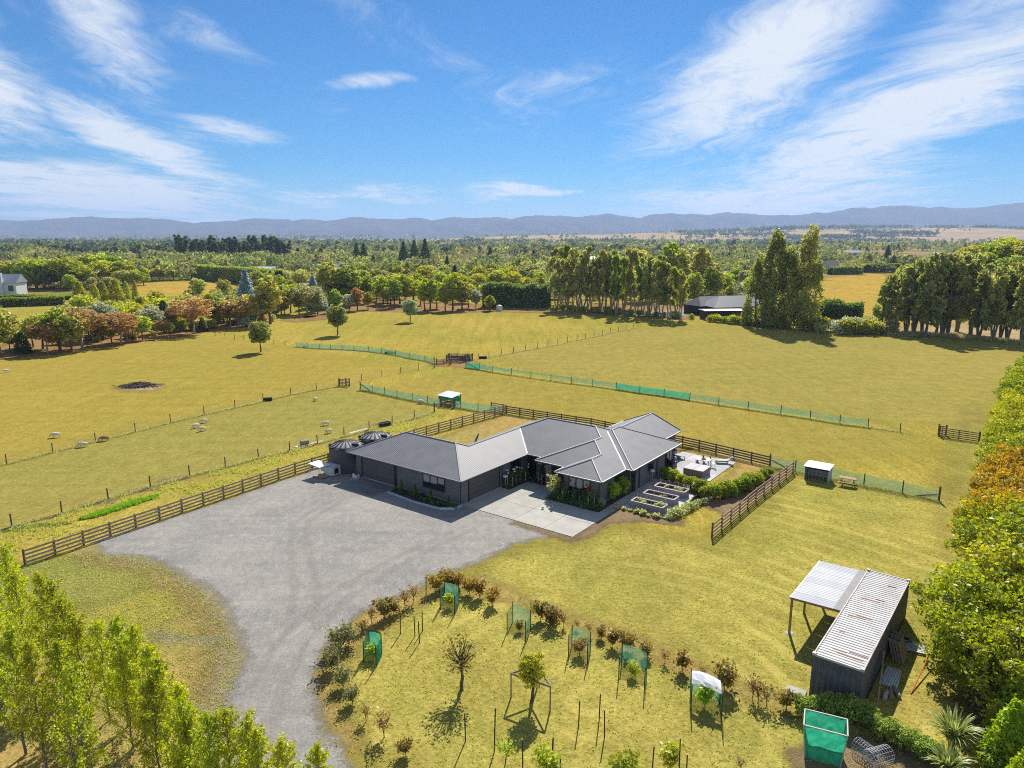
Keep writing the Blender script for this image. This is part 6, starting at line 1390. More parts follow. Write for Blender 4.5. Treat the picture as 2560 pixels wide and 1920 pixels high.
# stakes
stk_m = principled('dark_stake', (.045, .032, .022), (.075, .055, .04), scale=6, rough=.95)
SM = MB().lathe([(.5, 0), (.5, .985), (.3, 1)], 6).mesh('garden_stake', stk_m)
where = ['left of the trio below the netted corner', 'left of the trio beside the thin sapling', 'front of the trio beside the thin sapling', 'right of the trio beside the thin sapling', 'at the top of the curved row near the gravel', 'lower centre, left of the pale sapling', 'tallest, right of the pale sapling', 'at the bottom edge near the green bush', 'behind the bright green bush', 'left of three in the lower right group', 'rear of three in the lower right group', 'right of three in the lower right group', 'beside the green bush at the bottom', 'low at the bottom edge', 'left of the yellow little tree', 'touching the yellow little tree', 'short, right of the yellow little tree']
for k, ((x, y), h) in enumerate(STAKES):
    o = inst('garden_stake', SM, None, (x, y, -.03), (orng.uniform(-.03, .03), orng.uniform(-.03, .03), 0), (.06, .06, h+.05)); tag(o, 'dark slim stake, '+where[k], 'stake', 'orchard stakes')
# net guards round young trees
def guard(A, B, C, h, label, al, seed, cover=False, plant_mat=None, ph=.8):
    A, B, C = Vector(A), Vector(B), Vector(C); o = A; t = thing('tree_guard', label, 'tree guard', (A.x, A.y, 0), 0, 'green net guards in the orchard')
    D = A+(C-B); pts = [A, D, C, B]; loc = [(p-o) for p in pts]
    for p in loc: inst('stake', SM, t, (p.x, p.y, -.03), (0, 0, 0), (.055, .055, h*1.12))
    rr = random.Random(seed)
    for i in range(3):
        a, b = loc[i], loc[i+1]; n, m = 6, 4; V, F = [], []
        nr = Vector((-(b-a).y, (b-a).x)).normalized()
        for u in range(n+1):
            for w in range(m+1):
                q = a.lerp(b, u/n)+nr*.12*math.sin(math.pi*u/n)*(1 if i == 1 else .5); V.append((q.x+rr.uniform(-.02, .02), q.y+rr.uniform(-.02, .02), .02+(h-.04)*w/m+rr.uniform(-.02, .02)))
        for u in range(n):
            for w in range(m): F.append((u*(m+1)+w, (u+1)*(m+1)+w, (u+1)*(m+1)+w+1, u*(m+1)+w+1))
        q = MB(); q.v = V; q.f = F; q.build('net', netting(al), t)
    if cover:
        q = MB(); n = 8; V, F = [], []
        for i in range(n+1):
            for j in range(5):
                u, w = i/n, j/4; e = loc[1].lerp(loc[2], u); f = loc[0].lerp(loc[3], u); p = e.lerp(f, w*.55); V.append((p.x, p.y, h+.14*math.sin(math.pi*u)*(1-.3*w)-.22*w*w+rr.uniform(-.02, .02)))
        for i in range(n):
            for j in range(4): F.append((i*5+j, (i+1)*5+j, (i+1)*5+j+1, i*5+j+1))
        q.v = V; q.f = F; q.build('white_cover', principled('white_fleece', (.72, .72, .74), rough=.9), t)
    c = (A+C)/2
    plant(SHR['b'], c.x, c.y, ph, plant_mat or LF['b'], 'young plant inside the '+label, 'shrub', 'orchard_shrub', None, 1.0, orng, 0, ('stem', 'leaves'))
GL = [('green net guard nearest the top of the curved row', .72, False, LIM, 1.0), ('folded green net guard on the left of the orchard', .85, False, LIM, .95), ('pale green net guard in the upper middle of orchard', .5, False, LF['b'], .75), ('green net guard on the right of centre', .5, False, LF['s'], 1.1), ('tall pale green net guard near the lawn-side row', .5, False, LIM, .9), ('green net guard with a white cloth roof', .6, True, LEAF_BRIGHT, 1.35)]
for (A, B, C), (lab, al, cov, m, ph), k in zip(GUARDS, GL, range(6)): guard(A, B, C, 1.25 if k != 5 else 1.35, lab, al, 80+k, cov, m, ph)
# shrubs and flax at the lower right
nb = [proto_bush('laurel', s, 1.5, .95, 2400, .10, 12) for s in (91, 92)]
LAU = foliage('leaf_laurel', (.06, .09, .02), (.15, .18, .035))
for k, (x, y, h) in enumerate(((14.9, 31.9, 1.2), (15.8, 31.9, 1.3), (16.7, 31.6, 1.35), (17.5, 31.0, 1.2), (18.0, 30.2, 1.25), (18.7, 29.6, 1.2), (19.3, 28.9, 1.1))):
    plant(nb, x, y, h, LAU, 'glossy green laurel, %s from the left in the row below the container' % nth(k+1), 'shrub', 'laurel_shrub', 'laurels below the container', 1.0, orng, 0, ('stem', 'leaves'))
def flax(x, y, label, seed, h=2.0, n=170):
    rr = np.random.default_rng(seed); V, F, vv = [], [], []
    for k in range(n):
        a = rr.uniform(0, 6.283); L = h*rr.uniform(.6, 1.1); w = rr.uniform(.035, .06); bend = rr.uniform(.25, 1.0); b0 = len(V)
        for j in range(6):
            u = j/5; out = .12+L*.62*bend*u**1.7; z = L*(u-.55*bend*u**2.6); ww = w*(1-u**3)+.004
            cx, cy_ = math.cos(a)*out, math.sin(a)*out; V += [(cx-math.sin(a)*ww, cy_+math.cos(a)*ww, max(.02, z)), (cx+math.sin(a)*ww, cy_-math.cos(a)*ww, max(.02, z))]
        for j in range(5): F.append((b0+2*j, b0+2*j+1, b0+2*j+3, b0+2*j+2)); vv.append(rr.uniform(0, 1))
    t = thing('flax_bush', label, 'flax', (x, y, 0), 0, 'flax clumps'); me = np_mesh('flax_leaves', V, F, foliage('leaf_flax', (.05, .075, .02), (.13, .15, .045), (.24, .20, .07), trans=.3), v=vv); obj('leaves', me, t)
flax(20.9, 29.6, 'big arching flax clump in the lower right corner', 1, 2.3, 220); flax(19.6, 27.8, 'smaller flax clump at the bottom edge', 2, 1.7); flax(22.3, 28.2, 'flax clump close to the bright conifer', 3, 1.8)

# ------------------------------------------------------------------ near trees
trng = random.Random(17)
POP = [proto_young_poplar('poplar', s, 8., 3300, .125) for s in (101, 102, 103, 104, 105)]
L_POP = foliage('leaf_poplar', (.10, .13, .008), (.23, .235, .014), (.34, .25, .02), trans=.55)
for k, (x, y, h) in enumerate(POPLARS):
    plant(POP, x, y, h*1.0, L_POP, 'young yellow-green poplar, %s in the near row at the lower left' % nth(k+1), 'tree', 'young_poplar', 'young poplars in the near row', trng.uniform(.85, 1.1), trng)
AUT = [proto_round('row_tree', s, 6.5, 2.7, 2.7, .14, 90, 95, .165, shell=.2, cr=(.13, .30), reach=(.45, 1.12)) for s in (111, 112, 113)]
L_ROW = {'green': foliage('leaf_row_green', (.055, .085, .010), (.14, .17, .015), (.30, .24, .02)), 'lime': foliage('leaf_row_lime', (.075, .095, .008), (.165, .165, .012), (.24, .18, .018)), 'orange': foliage('leaf_row_orange', (.095, .070, .009), (.180, .118, .013), (.26, .115, .018))}
ROW = [(24.2,34.0,4.8,'lime'),(26.2,36.8,5.6,'lime'),(30.2,38.8,6.2,'lime'),(33.6,43.0,6.6,'green'),(25.2,31.4,5.0,'lime'),(31.0,34.6,5.8,'green'),(34.0,46.4,6.0,'lime'),(36.6,49.8,5.6,'orange'),(39.4,53.4,5.5,'orange'),(42.2,57.2,5.4,'orange'),(40.6,47.4,6.4,'orange'),(45.2,61.2,5.4,'orange'),(48.4,65.6,5.3,'lime'),(51.8,70.4,5.3,'lime'),(55.4,75.4,5.4,'lime'),(59.4,80.8,5.5,'lime'),(63.8,86.8,5.5,'lime'),(68.6,93.0,5.5,'green'),(74.2,100.6,5.7,'lime'),(80.6,109.2,5.7,'green'),(36.4,40.2,6.8,'green'),(46.6,54.4,6.0,'orange'),(34.6,37.0,6.4,'lime'),(29.0,31.0,5.4,'green')]
ROW += [((a[0]+b[0])/2-.5, (a[1]+b[1])/2+.3, (a[2]+b[2])*.41, b[3]) for a, b in zip(ROW[6:19], ROW[7:20]) if abs(a[0]-b[0]) < 7]
for k, (x, y, h, c) in enumerate(ROW):
    plant(AUT, x, y, h, L_ROW[c], '%s tree, %s from the camera in the row down the right side' % ({'green': 'dark green', 'lime': 'yellow-green', 'orange': 'orange-brown autumn'}[c], nth(k+1)), 'tree', 'row_tree', 'trees of the row down the right side', trng.uniform(1.0, 1.25), trng)
CON = proto_cone('bright_conifer', 121, 5., 1.9, 5200, .16, .02, power=.7, tufts=120)
L_CON = foliage('leaf_bright_conifer', (.07, .14, .008), (.16, .25, .012))
for k, (x, y, h) in enumerate(((22.6, 28.2, 3.6), (24.4, 30.0, 4.4), (21.6, 25.8, 3.2), (23.4, 26.6, 3.8))):
    plant(CON, x, y, h, L_CON, 'bright green feathery conifer, %s in the bottom right corner' % nth(k+1), 'conifer', 'bright_conifer', 'bright conifers at the lower right', 1.0, trng)
twig = proto_shrub('dead_shrub', 130, 2.0, .8, 90, .12, 8, .2)
plant(twig, 23.6, 31.8, 2.0, foliage('leaf_dead', (.20, .14, .07), (.30, .21, .11)), 'brown half-dead shrub between the flax and tree row', 'shrub', 'dead_shrub', None, 1.1, trng, 0, ('stem', 'leaves'))

# ------------------------------------------------------------------ field trees and belts
MID = [proto_round('belt_tree', s, 9., 2.6, 3.1, .26, 24, 75, .38, shell=.55) for s in (201, 202, 203, 204)]
SPR = [proto_round('spreading_tree', s, 9., 3.3, 2.7, .34, 22, 62, .36, shell=.5) for s in (211, 212)]
NAR = [proto_round('upright_tree', s, 10., 1.9, 3.6, .22, 24, 75, .36, shell=.55) for s in (221, 222, 223)]
GUM = [proto_gum('gum_tree', s, 20., n_, 80, .58, BARK_PALE, 3.2, .26) for s, n_ in ((231, 3), (232, 2), (233, 4), (234, 2))]
GDK = [proto_gum('right_tree', s, 18., 3, 85, .55, BARK_GREY, 1.7, .16) for s in (241, 242, 243)]
COLM = [proto_column('tall_poplar', s, 25., 4.8, 4600, .52, .01, .35, BARK_GREY, 58) for s in (251, 252)]
CYP = [proto_cone('cypress', s, 8., 2.4, 2400, .33, .0, power=.55, tufts=80) for s in (261, 262)]
SPIRE = [proto_cone('conifer', s, 13., 3.2, 2400, .42, .02, power=.9, tufts=90) for s in (271, 272)]
DOME = [proto_round('field_tree', s, 7., 1.9, 2.5, .24, 34, 110, .25, shell=.6) for s in (281, 282, 283)]
SHB = [proto_bush('thicket_bush', s, 2.2, 1.7, 700, .26, 9) for s in (291, 292)]
C_ = {'olive': foliage('leaf_olive', (.10, .10, .022), (.19, .18, .04)), 'brown': foliage('leaf_brown', (.11, .072, .028), (.19, .13, .05), (.14, .12, .03)), 'green': foliage('leaf_green', (.06, .088, .014), (.135, .16, .022)), 'lime': foliage('leaf_lime', (.11, .15, .014), (.24, .26, .022)), 'dark': foliage('leaf_dark', (.02, .034, .012), (.045, .06, .02)), 'silver': foliage('leaf_silver', (.10, .12, .07), (.19, .21, .13)),
      'blue': foliage('leaf_blue', (.07, .095, .095), (.13, .165, .165)), 'yellow': foliage('leaf_yellow', (.24, .18, .012), (.36, .27, .02)), 'pale': foliage('leaf_pale', (.12, .12, .045), (.2, .19, .075)), 'gold': foliage('leaf_gold', (.085, .10, .012), (.20, .18, .016)), 'grey': foliage('leaf_greygum', (.10, .105, .03), (.19, .19, .055)), 'orange': foliage('leaf_orange', (.22, .13, .022), (.33, .19, .03))}
words = {'olive': 'olive-green tree', 'brown': 'brown-leaved tree', 'green': 'dark green tree', 'lime': 'lime-green tree', 'dark': 'small dark conifer', 'silver': 'silver-green tree', 'blue': 'blue-grey tree', 'yellow': 'yellow-leaved tree', 'pale': 'thin pale-trunked tree'}
def belt(rows, place, group, protos_of, extra=1.0):
    for k, (x, y, h, c) in enumerate(sorted(rows, key=lambda r: r[0]/r[1])):
        plant(protos_of(c), x, y, h*extra, C_[c], '%s, %s from the left in the %s' % (words[c], nth(k+1), place), 'tree', 'conifer' if c == 'dark' else 'belt_tree', group, trng.uniform(1.15, 1.55), trng, bark=BARK_PALE if c in ('brown', 'pale') else None)
belt(BELT_LEFT, 'belt along the left paddock fence', 'trees of the left belt', lambda c: CYP if c == 'dark' else (SPR if c == 'brown' else (NAR if c in ('green', 'silver') else MID)), 1.05)
belt(BELT_MID, 'belt behind the two round field trees', 'trees of the middle belt', lambda c: SPIRE if c == 'blue' else (SPR if c == 'pale' else NAR), 1.12)
BACK = [(-100+k*3.1+trng.uniform(-1, 1), 166+k*4.4+trng.uniform(-3, 10)) for k in range(19)]
for k, (x, y) in enumerate(BACK):
    c = ('olive', 'pale', 'green', 'silver', 'brown', 'gold')[k % 6]
    plant(NAR if k % 3 else MID, x, y, trng.uniform(5, 8.5), C_[c], 'smaller tree behind the left belt, %s from the left' % nth(k+1), 'tree', 'belt_tree', 'smaller trees behind the left belt', 1.35, trng)
plant(SPIRE[0], -75.5, 203, 15.2, C_['blue'], 'tall silver-blue conifer rising over the left belt', 'conifer', 'silver_conifer', None, 1.15, trng)
for (x, y, h, c), lab in zip(((-53.1, 148.4, 7.1, 'green'), (-43.1, 174.5, 7.8, 'green'), (-29.1, 202.6, 6.9, 'silver')), ('round-crowned tree alone in the field beside the netted fence', 'egg-shaped tree alone in the field, middle of three', 'silvery round tree alone at the back of the field')):
    plant(DOME, x, y, h, foliage('leaf_field_'+c, *(((.05, .065, .02), (.13, .14, .04)) if c == 'green' else ((.085, .10, .055), (.17, .19, .10)))), lab, 'tree', 'field_tree', 'lone trees in the field', 1.12, trng)
for k, (x, y, h) in enumerate(sorted(GUMS, key=lambda r: r[0]/r[1])):
    plant(GUM, x, y, h*1.0, C_[('grey', 'olive', 'grey', 'green')[k % 4]], 'tall pale-trunked gum, %s from the left in the gum row' % nth(k+1), 'tree', 'gum_tree', 'gum trees behind the paddock', trng.uniform(.8, 1.05), trng)
for k, (x, y, h) in enumerate(sorted(GUMS_BACK, key=lambda r: r[0]/r[1])):
    plant(NAR, x, y, h, C_['green' if k % 2 else 'olive'], 'green tree behind the gum row, %s from the left' % nth(k+1), 'tree', 'belt_tree', 'trees behind the gum row', 1.2, trng)
for k, (x, y, h, w) in enumerate(((66.4, 194, 18.5, 1.1), (69.8, 190, 24.4, 1.1), (73.2, 189.5, 20.5, 1.15), (76.6, 186, 25.4, 1.1))):
    plant(COLM, x, y, h, foliage('leaf_tall_poplar', (.075, .085, .02), (.165, .165, .04)), 'very tall ragged grey-green poplar, %s from the left of the clump' % nth(k+1), 'tree', 'tall_poplar', 'tall poplar clump beside the dark-roofed house', w, trng)
for k, (x, y, h) in enumerate(sorted(RIGHT_GROUP, key=lambda r: r[0]/r[1])):
    plant(GDK, x, y, h*1.02, foliage('leaf_right_group', (.085, .095, .026), (.175, .175, .048)), 'slender grey-green tree, %s from the left in the right-hand stand' % nth(k+1), 'tree', 'slender_tree', 'slender trees of the right-hand stand', trng.uniform(.95, 1.2), trng)
for k, (x, y, h) in enumerate(TOPIARY):
    plant(CYP, x, y, h*1.05, C_['gold'], 'golden-green rounded conifer, %s from the left near the pale house' % nth(k+1), 'conifer', 'golden_conifer', 'golden conifers by the pale house', (1.15, 1.0, 1.0, 1.2, .8, .55)[k], trng)
for k, (x, y, h) in enumerate(sorted(LEFT_WOOD, key=lambda r: r[0]/r[1])):
    plant(MID, x, y, h*1.02, C_[('lime', 'gold', 'green', 'lime', 'olive')[k % 5]], 'big leafy tree, %s from the left behind the pale house' % nth(k+1), 'tree', 'garden_tree', 'big leafy trees behind the pale house', 1.75, trng)
for k, (x, y, h) in enumerate(ORANGE_BUSH): plant(MID, x, y, h*1.1, C_['orange'], 'orange-leaved small tree, %s from the left at the dry paddock' % nth(k+1), 'tree', 'orange_tree', 'orange trees by the dry paddock', 1.5, trng)
for k in range(18):
    u = k/17; x, y = 14+u*38, 236-u*27
    plant(SHB, x+trng.uniform(-1, 1), y+trng.uniform(-1, 1), trng.uniform(1.4, 2.3), C_['green' if k % 3 else 'olive'], 'low dark bush, %s from the left along the foot of the gums' % nth(k+1), 'bush', 'thicket_bush', 'bushes along the foot of the gums', 1, trng, 0, ('stem', 'leaves'))
for k in range(13):
    x, y = 57+k*1.2+trng.uniform(-.4, .4), 203-k*1.3
    plant(SHB, x, y, trng.uniform(1.6, 2.8), C_[('gold', 'lime', 'olive')[k % 3]], 'yellow-green garden bush, %s from the left before the dark-roofed house' % nth(k+1), 'bush', 'thicket_bush', 'bushes before the dark-roofed house', 1, trng, 0, ('stem', 'leaves'))
for k in range(18):
    x, y = 78+k*1.0+trng.uniform(-.6, .6), 180-k*.1+trng.uniform(-4, 4)
    plant(SHB, x, y, trng.uniform(2.2, 4.4), C_[('pale', 'olive', 'gold', 'silver')[k % 4]], 'scrubby bush, %s from the left between poplar clump and right stand' % nth(k+1), 'bush', 'thicket_bush', 'scrub between poplar clump and right stand', 1, trng, 0, ('stem', 'leaves'))
for k in range(26):
    x, y = -103+k*1.35+trng.uniform(-.6, .6), 155+k*1.75+trng.uniform(-4, 12)
    plant(SHB, x, y, trng.uniform(1.2, 3.0), C_[('pale', 'olive', 'gold', 'silver', 'brown')[k % 5]], 'scrubby bush, %s from the left under the left belt' % nth(k+1), 'bush', 'thicket_bush', 'scrub under the left belt', 1, trng, 0, ('stem', 'leaves'))

WILD = [(-106, 164), (-88, 184), (-76, 204), (-70, 226), (-92, 262), (-128, 262), (-150, 246), (-128, 196)]
wp = []
for _ in range(900):
    x, y = trng.uniform(-150, -68), trng.uniform(160, 264)
    if poly_sd(np.array([x]), np.array([y]), WILD)[0] > 0 and all((x-a)**2+(y-b)**2 > 20 for a, b in wp): wp.append((x, y))
for k, (x, y) in enumerate(sorted(wp[:75], key=lambda r: r[0]/r[1])):
    c = ('pale', 'olive', 'gold', 'silver', 'pale', 'lime')[k % 6]
    plant(SHB if k % 3 else MID, x, y, trng.uniform(2.2, 5.0), C_[c], 'pale scrub bush, %s from the left on rough ground behind the belt' % (nth(k+1) if k < 59 else '%s last' % nth(76-k)), 'bush', 'scrub_bush', 'scrub on the rough ground behind the left belt', 1.25, trng, 0, ('stem', 'leaves'))

def leafy_box(name, path, w, h, n, leaf, mat, label, cat, seed, ragged=.25, round_=.0):
    """clipped hedge: leaves over the skin of a long box that follows a path"""
    rg = np.random.default_rng(seed); P = [Vector(p) for p in path]; o = P[0]; C = []
    L = [0]
    for a, b in zip(P, P[1:]): L.append(L[-1]+(b-a).length)
    s = rg.uniform(0, L[-1], n); i = np.clip(np.searchsorted(L, s, 'right')-1, 0, len(P)-2)
    A = np.array([tuple(p) for p in P]); d = A[i+1]-A[i]; ln = np.linalg.norm(d, axis=1, keepdims=True); q = A[i]+d/ln*(s-np.array(L)[i])[:, None]; nr = np.stack([-d[:, 1], d[:, 0]], -1)/ln
    top = rg.random(n) < w/(w+2*h); side = np.where(rg.random(n) < .5, -1, 1)
    off = np.where(top, rg.uniform(-w/2, w/2, n), side*w/2+rg.normal(0, ragged*.5, n)); lump = vnoise(s*.35, s*0+seed, seed)-.5
    z = np.where(top, h+rg.normal(0, ragged*.5, n)+lump*ragged*3, rg.uniform(0, h, n)*(1+lump*.1))
    C = np.stack([q[:, 0]-o.x+nr[:, 0]*off, q[:, 1]-o.y+nr[:, 1]*off, np.maximum(z, .05)], -1)
    V, F = leaf_quads(C, leaf, rg, 1.6); t = thing(name, label, cat, (o.x, o.y, 0))
    obj('leaves', np_mesh('leaves', V, F, mat, v=np.clip(rg.normal(.45, .22, n), 0, 1)), t)
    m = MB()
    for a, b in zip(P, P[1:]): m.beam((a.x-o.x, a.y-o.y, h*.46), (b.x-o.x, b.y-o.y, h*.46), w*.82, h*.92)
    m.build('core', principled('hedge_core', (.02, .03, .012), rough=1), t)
leafy_box('tall_hedge', [(-186, 420), (-165, 398), (-142, 376), (-112, 345)], 4.5, 8.0, 16000, .62, C_['green'], 'tall clipped dark hedge beyond the dry paddock', 'hedge', 1)
leafy_box('clipped_hedge', [(-215, 262), (-178, 246), (-160, 255)], 3, 2.8, 5000, .5, C_['green'], 'low clipped hedge in front of the pale house', 'hedge', 2)
leafy_box('clipped_hedge', [(-205, 278), (-168, 276)], 1.6, 1.5, 2500, .4, C_['green'], 'lower second hedge beside the pale house lawn', 'hedge', 3)
leafy_box('cypress_hedge', [(-10, 247), (2, 246), (13, 244)], 4.5, 7.2, 9000, .5, foliage('leaf_cypress_hedge', (.035, .055, .014), (.085, .11, .025)), 'dark ragged cypress hedge left of the gum row', 'hedge', 4, .7)
leafy_box('cypress_hedge', [(84, 218), (94, 214), (104, 211)], 4, 4.2, 6000, .42, foliage('leaf_hedge_dark', (.03, .06, .012), (.07, .11, .02)), 'dark bushy hedge right of the tall poplar clump', 'hedge', 5, .6)
leafy_box('clipped_hedge', [(204, 462), (228, 470)], 4, 4.5, 2500, .7, C_['green'], 'clipped hedge beside the far grey-roofed house', 'hedge', 6)
leafy_box('clipped_hedge', [(238, 492), (275, 490)], 4, 5.5, 3000, .8, C_['green'], 'clipped hedge at the top of the right dry paddock', 'hedge', 7)

# hillside trees at the right
hp = []
for k in range(150):
    x, y = trng.uniform(158, 250), trng.uniform(192, 345)
    if hill_z(x, y) > .3 and x/y < .80: hp.append((x, y))
hp = hp[:70]
for k, (x, y) in enumerate(hp):
    c = ('gold', 'olive', 'green', 'orange', 'lime', 'olive')[k % 6]
    plant(MID, x, y, trng.uniform(7.5, 12), C_[c], '%s round-crowned tree in the mixed wood on the right hillside' % {'gold': 'golden', 'olive': 'olive', 'green': 'dark green', 'orange': 'orange', 'lime': 'lime-green'}[c], 'tree', 'hillside_tree', 'trees of the wood on the right hillside', 1.5, trng, hill_z(x, y)-.2)

# ------------------------------------------------------------------ houses beyond
far_white = principled('far_white_wall', (.62, .63, .66), rough=.8); far_roof = principled('far_grey_roof', (.30, .33, .37), (.26, .29, .33), scale=.5, rough=.5); far_dark = principled('far_dark_roof', (.075, .082, .10), (.09, .098, .115), scale=.5, rough=.5); far_pale = principled('far_pale_roof', (.62, .64, .70), rough=.4); black_w = principled('far_black_wall', (.02, .02, .025), rough=.6)
def far_house(name, label, x, y, rz, L, W, h, rh, wall, roof, hip=0, chimney=None, wins=4, cat='house'):
    t = thing(name, label, cat, (x, y, 0), rz)
    MB().box((0, 0, h/2), (L, W, h)).build('wall', wall, t); e = .5
    r = MB(); r.add([(-L/2-e, -W/2-e, h), (L/2+e, -W/2-e, h), (L/2+e, W/2+e, h), (-L/2-e, W/2+e, h), (-L/2-e+hip, 0, h+rh), (L/2+e-hip, 0, h+rh)], [(0, 1, 5, 4), (2, 3, 4, 5), (0, 4, 3), (1, 2, 5), (0, 3, 2, 1)])
    ro = r.build('roof', roof, t)
    for k in range(wins):
        f = MB().box((-L/2+L*(k+.5)/wins, -W/2-.02, h*.55), (L/wins*.5, .06, h*.45)).build('window', trim_m, t); MB().box((-L/2+L*(k+.5)/wins, -W/2-.045, h*.55), (L/wins*.5-.15, .05, h*.45-.15)).build('pane', glass_m, f)
    if chimney: MB().box((chimney[0], chimney[1], chimney[2]/2), (chimney[3], 1.0, chimney[2])).build('chimney', wall, t)
    return t
far_house('pale_house', 'pale grey two-storey house with broad chimney at the left edge', -212, 300, .1, 12, 8, 5.2, 3.4, far_white, far_roof, 0, (0, -4.5, 9.2, 2.6), 3)
far_house('dark_roofed_house', 'dark-roofed modern house beside the tall poplar clump', 70, 222, .2, 20, 11, 2.9, 3.0, black_w, principled('slate_blue_roof', (.080, .092, .125), (.095, .108, .142), scale=.5, rough=.55), 4.5, None, 4)
far_house('dark_roofed_wing', 'second dark hipped roof left of the poplar clump, behind the flat roof', 62, 226, .45, 12, 8, 2.8, 2.6, black_w, far_dark, 3.0, None, 2)
far_house('flat_roofed_wing', 'low dark building with flat pale roof edge near the gums', 62.5, 211, .1, 12, 5, 2.6, .25, black_w, principled('far_lilac_roof', (.30, .29, .36), rough=.5), .5, None, 2, 'building')
far_house('white_roofed_barn', 'white-roofed barn behind the dark-roofed house', 121, 402, .35, 20, 9, 2.6, 2.6, far_white, far_roof, 0, None, 4, 'barn')
far_house('white_roofed_shed', 'second pale-roofed shed right of the white-roofed barn', 104, 318, .3, 13, 7, 2.6, 1.6, far_white, far_roof, 0, None, 2, 'shed')
far_house('grey_roofed_house', 'grey-roofed house with white gable beyond the right dry paddock', 206, 482, -.15, 22, 11, 4, 4, far_white, far_dark, 0, None, 4)
far_house('far_white_barn', 'far white barn above the right dry paddock', 262, 690, 0, 24, 12, 5, 4, far_white, far_pale, 0, None, 3, 'barn')
far_house('white_cottage', 'white hip-roofed cottage among the woods at the middle', -68, 520, .2, 17, 10, 4, 3.8, far_white, far_pale, 3.5, None, 3, 'cottage')
far_house('long_pale_shed', 'long pale shed among the woods left of the white cottage', -118, 545, -.1, 22, 9, 3.5, 2, far_white, far_roof, 0, None, 3, 'shed')
far_house('pale_farm_shed', 'pale flat farm shed behind the tall clipped hedge', -158, 455, -.12, 18, 10, 3.6, 1.8, far_white, far_pale, 0, None, 3, 'shed')
far_house('long_white_roof', 'far long white-roofed shed in front of the dark gums', -318, 790, 0, 20, 9, 4, 3, far_white, far_pale, 0, None, 3, 'shed')
for k, (u, yy, L, rm) in enumerate(((-.62, 610, 18, far_pale), (-.33, 690, 20, far_roof), (-.255, 455, 14, far_pale), (.10, 640, 20, far_pale), (.20, 560, 15, far_roof), (.30, 760, 24, far_pale), (.60, 820, 26, far_pale), (.47, 930, 26, far_roof))):
    far_house('farm_shed', 'small pale farm building far off in the woods, %s from the left' % nth(k+1), u*yy, yy, .3*math.sin(k*2), L, L*.5, 4, 2.8, far_white, rm, 0, None, 3, 'shed')
wt = thing('white_tank', 'small white water tank beside the round green tree', 'water tank', (-4.2, 233.6, 0)); MB().lathe([(1.0, 0), (1.03, .1), (1.03, 1.5), (.7, 1.8), (.15, 1.95)], 18).build('shell', white_p, wt, smooth=True); MB().lathe([(.2, 1.9), (.2, 2.05), (.1, 2.08)], 10).build('lid', grey_p, wt)
plant(DOME, -7.3, 234, 5.0, C_['lime'], 'round light green tree next to the small white tank', 'tree', 'field_tree', None, 1.3, trng)
trough(-61.5, 214.5, .1, 'black trough in the shade at the far tree line', 2.4, 1.0)

# ------------------------------------------------------------------ woods beyond: a few hundred trees one by one, the rest as a mass
HOUSES = ((-212, 300, 16), (70, 222, 13), (121, 402, 10), (104, 318, 8), (206, 482, 19), (262, 690, 20), (-68, 520, 14), (-118, 545, 15), (-158, 455, 14), (-318, 790, 16), (-378, 610, 14), (-228, 690, 15), (-116, 455, 12), (64, 640, 15), (112, 560, 13), (228, 760, 17), (492, 820, 18), (437, 930, 18))
def free(P):
    """rows of P (x, y) that stand clear of paddocks, houses, views to the houses and the hill"""
    P = np.asarray(P, dtype=float).reshape(-1, 2); x, y = P[:, 0], P[:, 1]; ok = np.ones(len(P), bool)
    for poly in (PADDOCK_LEFT, PADDOCK_RIGHT): ok &= poly_sd(x, y, poly) < -3
    for hx, hy, r in HOUSES: ok &= (np.hypot(x-hx, y-hy) > r) & ~((r > 10) & (np.abs(x/y-hx/hy) < r*.85/hy) & (y > hy-70) & (y < hy))
    ok &= np.hypot((x-222)/66, (y-272)/84) > 1
    return ok
near_woods = []
for _ in range(4000):
    y = trng.uniform(262, 400); x = trng.uniform(-.78, .78)*y
    if y < 262+18*math.sin(x*.05) or not free((x, y))[0]: continue
    if x < -120 and y < 318: continue
    if 118 < x < 250 and y < 330 and x/y > .33: continue
    if any((x-a)**2+(y-b)**2 < 64 for a, b in near_woods): continue
    near_woods.append((x, y))
    if len(near_woods) >= 250: break
WOOD_C = ('olive', 'green', 'gold', 'lime', 'grey', 'olive', 'lime', 'dark', 'pale')
for k, (x, y) in enumerate(near_woods):
    c = WOOD_C[trng.randrange(9)]
    if -40 < x < 10 and y < 330: c = ('lime', 'gold')[k % 2]
    plant((SPIRE if c == 'dark' else (NAR if k % 3 == 0 else MID)), x, y, trng.uniform(6, 11), C_[c], '%s in the thick woods beyond the belts, %s of the picture' % ({'olive': 'olive-green tree', 'green': 'dark green tree', 'gold': 'golden-green tree', 'grey': 'grey-green tree', 'lime': 'lime-green tree', 'dark': 'dark conifer', 'pale': 'pale tree'}[c], ('left side', 'left of centre', 'centre', 'right of centre', 'right side')[min(4, int((x/y+.78)/.312))]), 'tree', 'woodland_tree', 'trees of the woods beyond the belts', trng.uniform(1.1, 1.5), trng)
DG = [(-.46+.007*k+trng.uniform(-.003, .003), 640+trng.uniform(-25, 60), 22+trng.uniform(-2.5, 4.5)) for k in range(22)]
for k, (u, y, h) in enumerate(DG): plant(GDK, u*y, y, h, C_['dark'], 'tall dark gum, %s from the left in the skyline clump' % nth(k+1), 'tree', 'dark_gum', 'tall dark gums on the skyline', 1.35, trng)
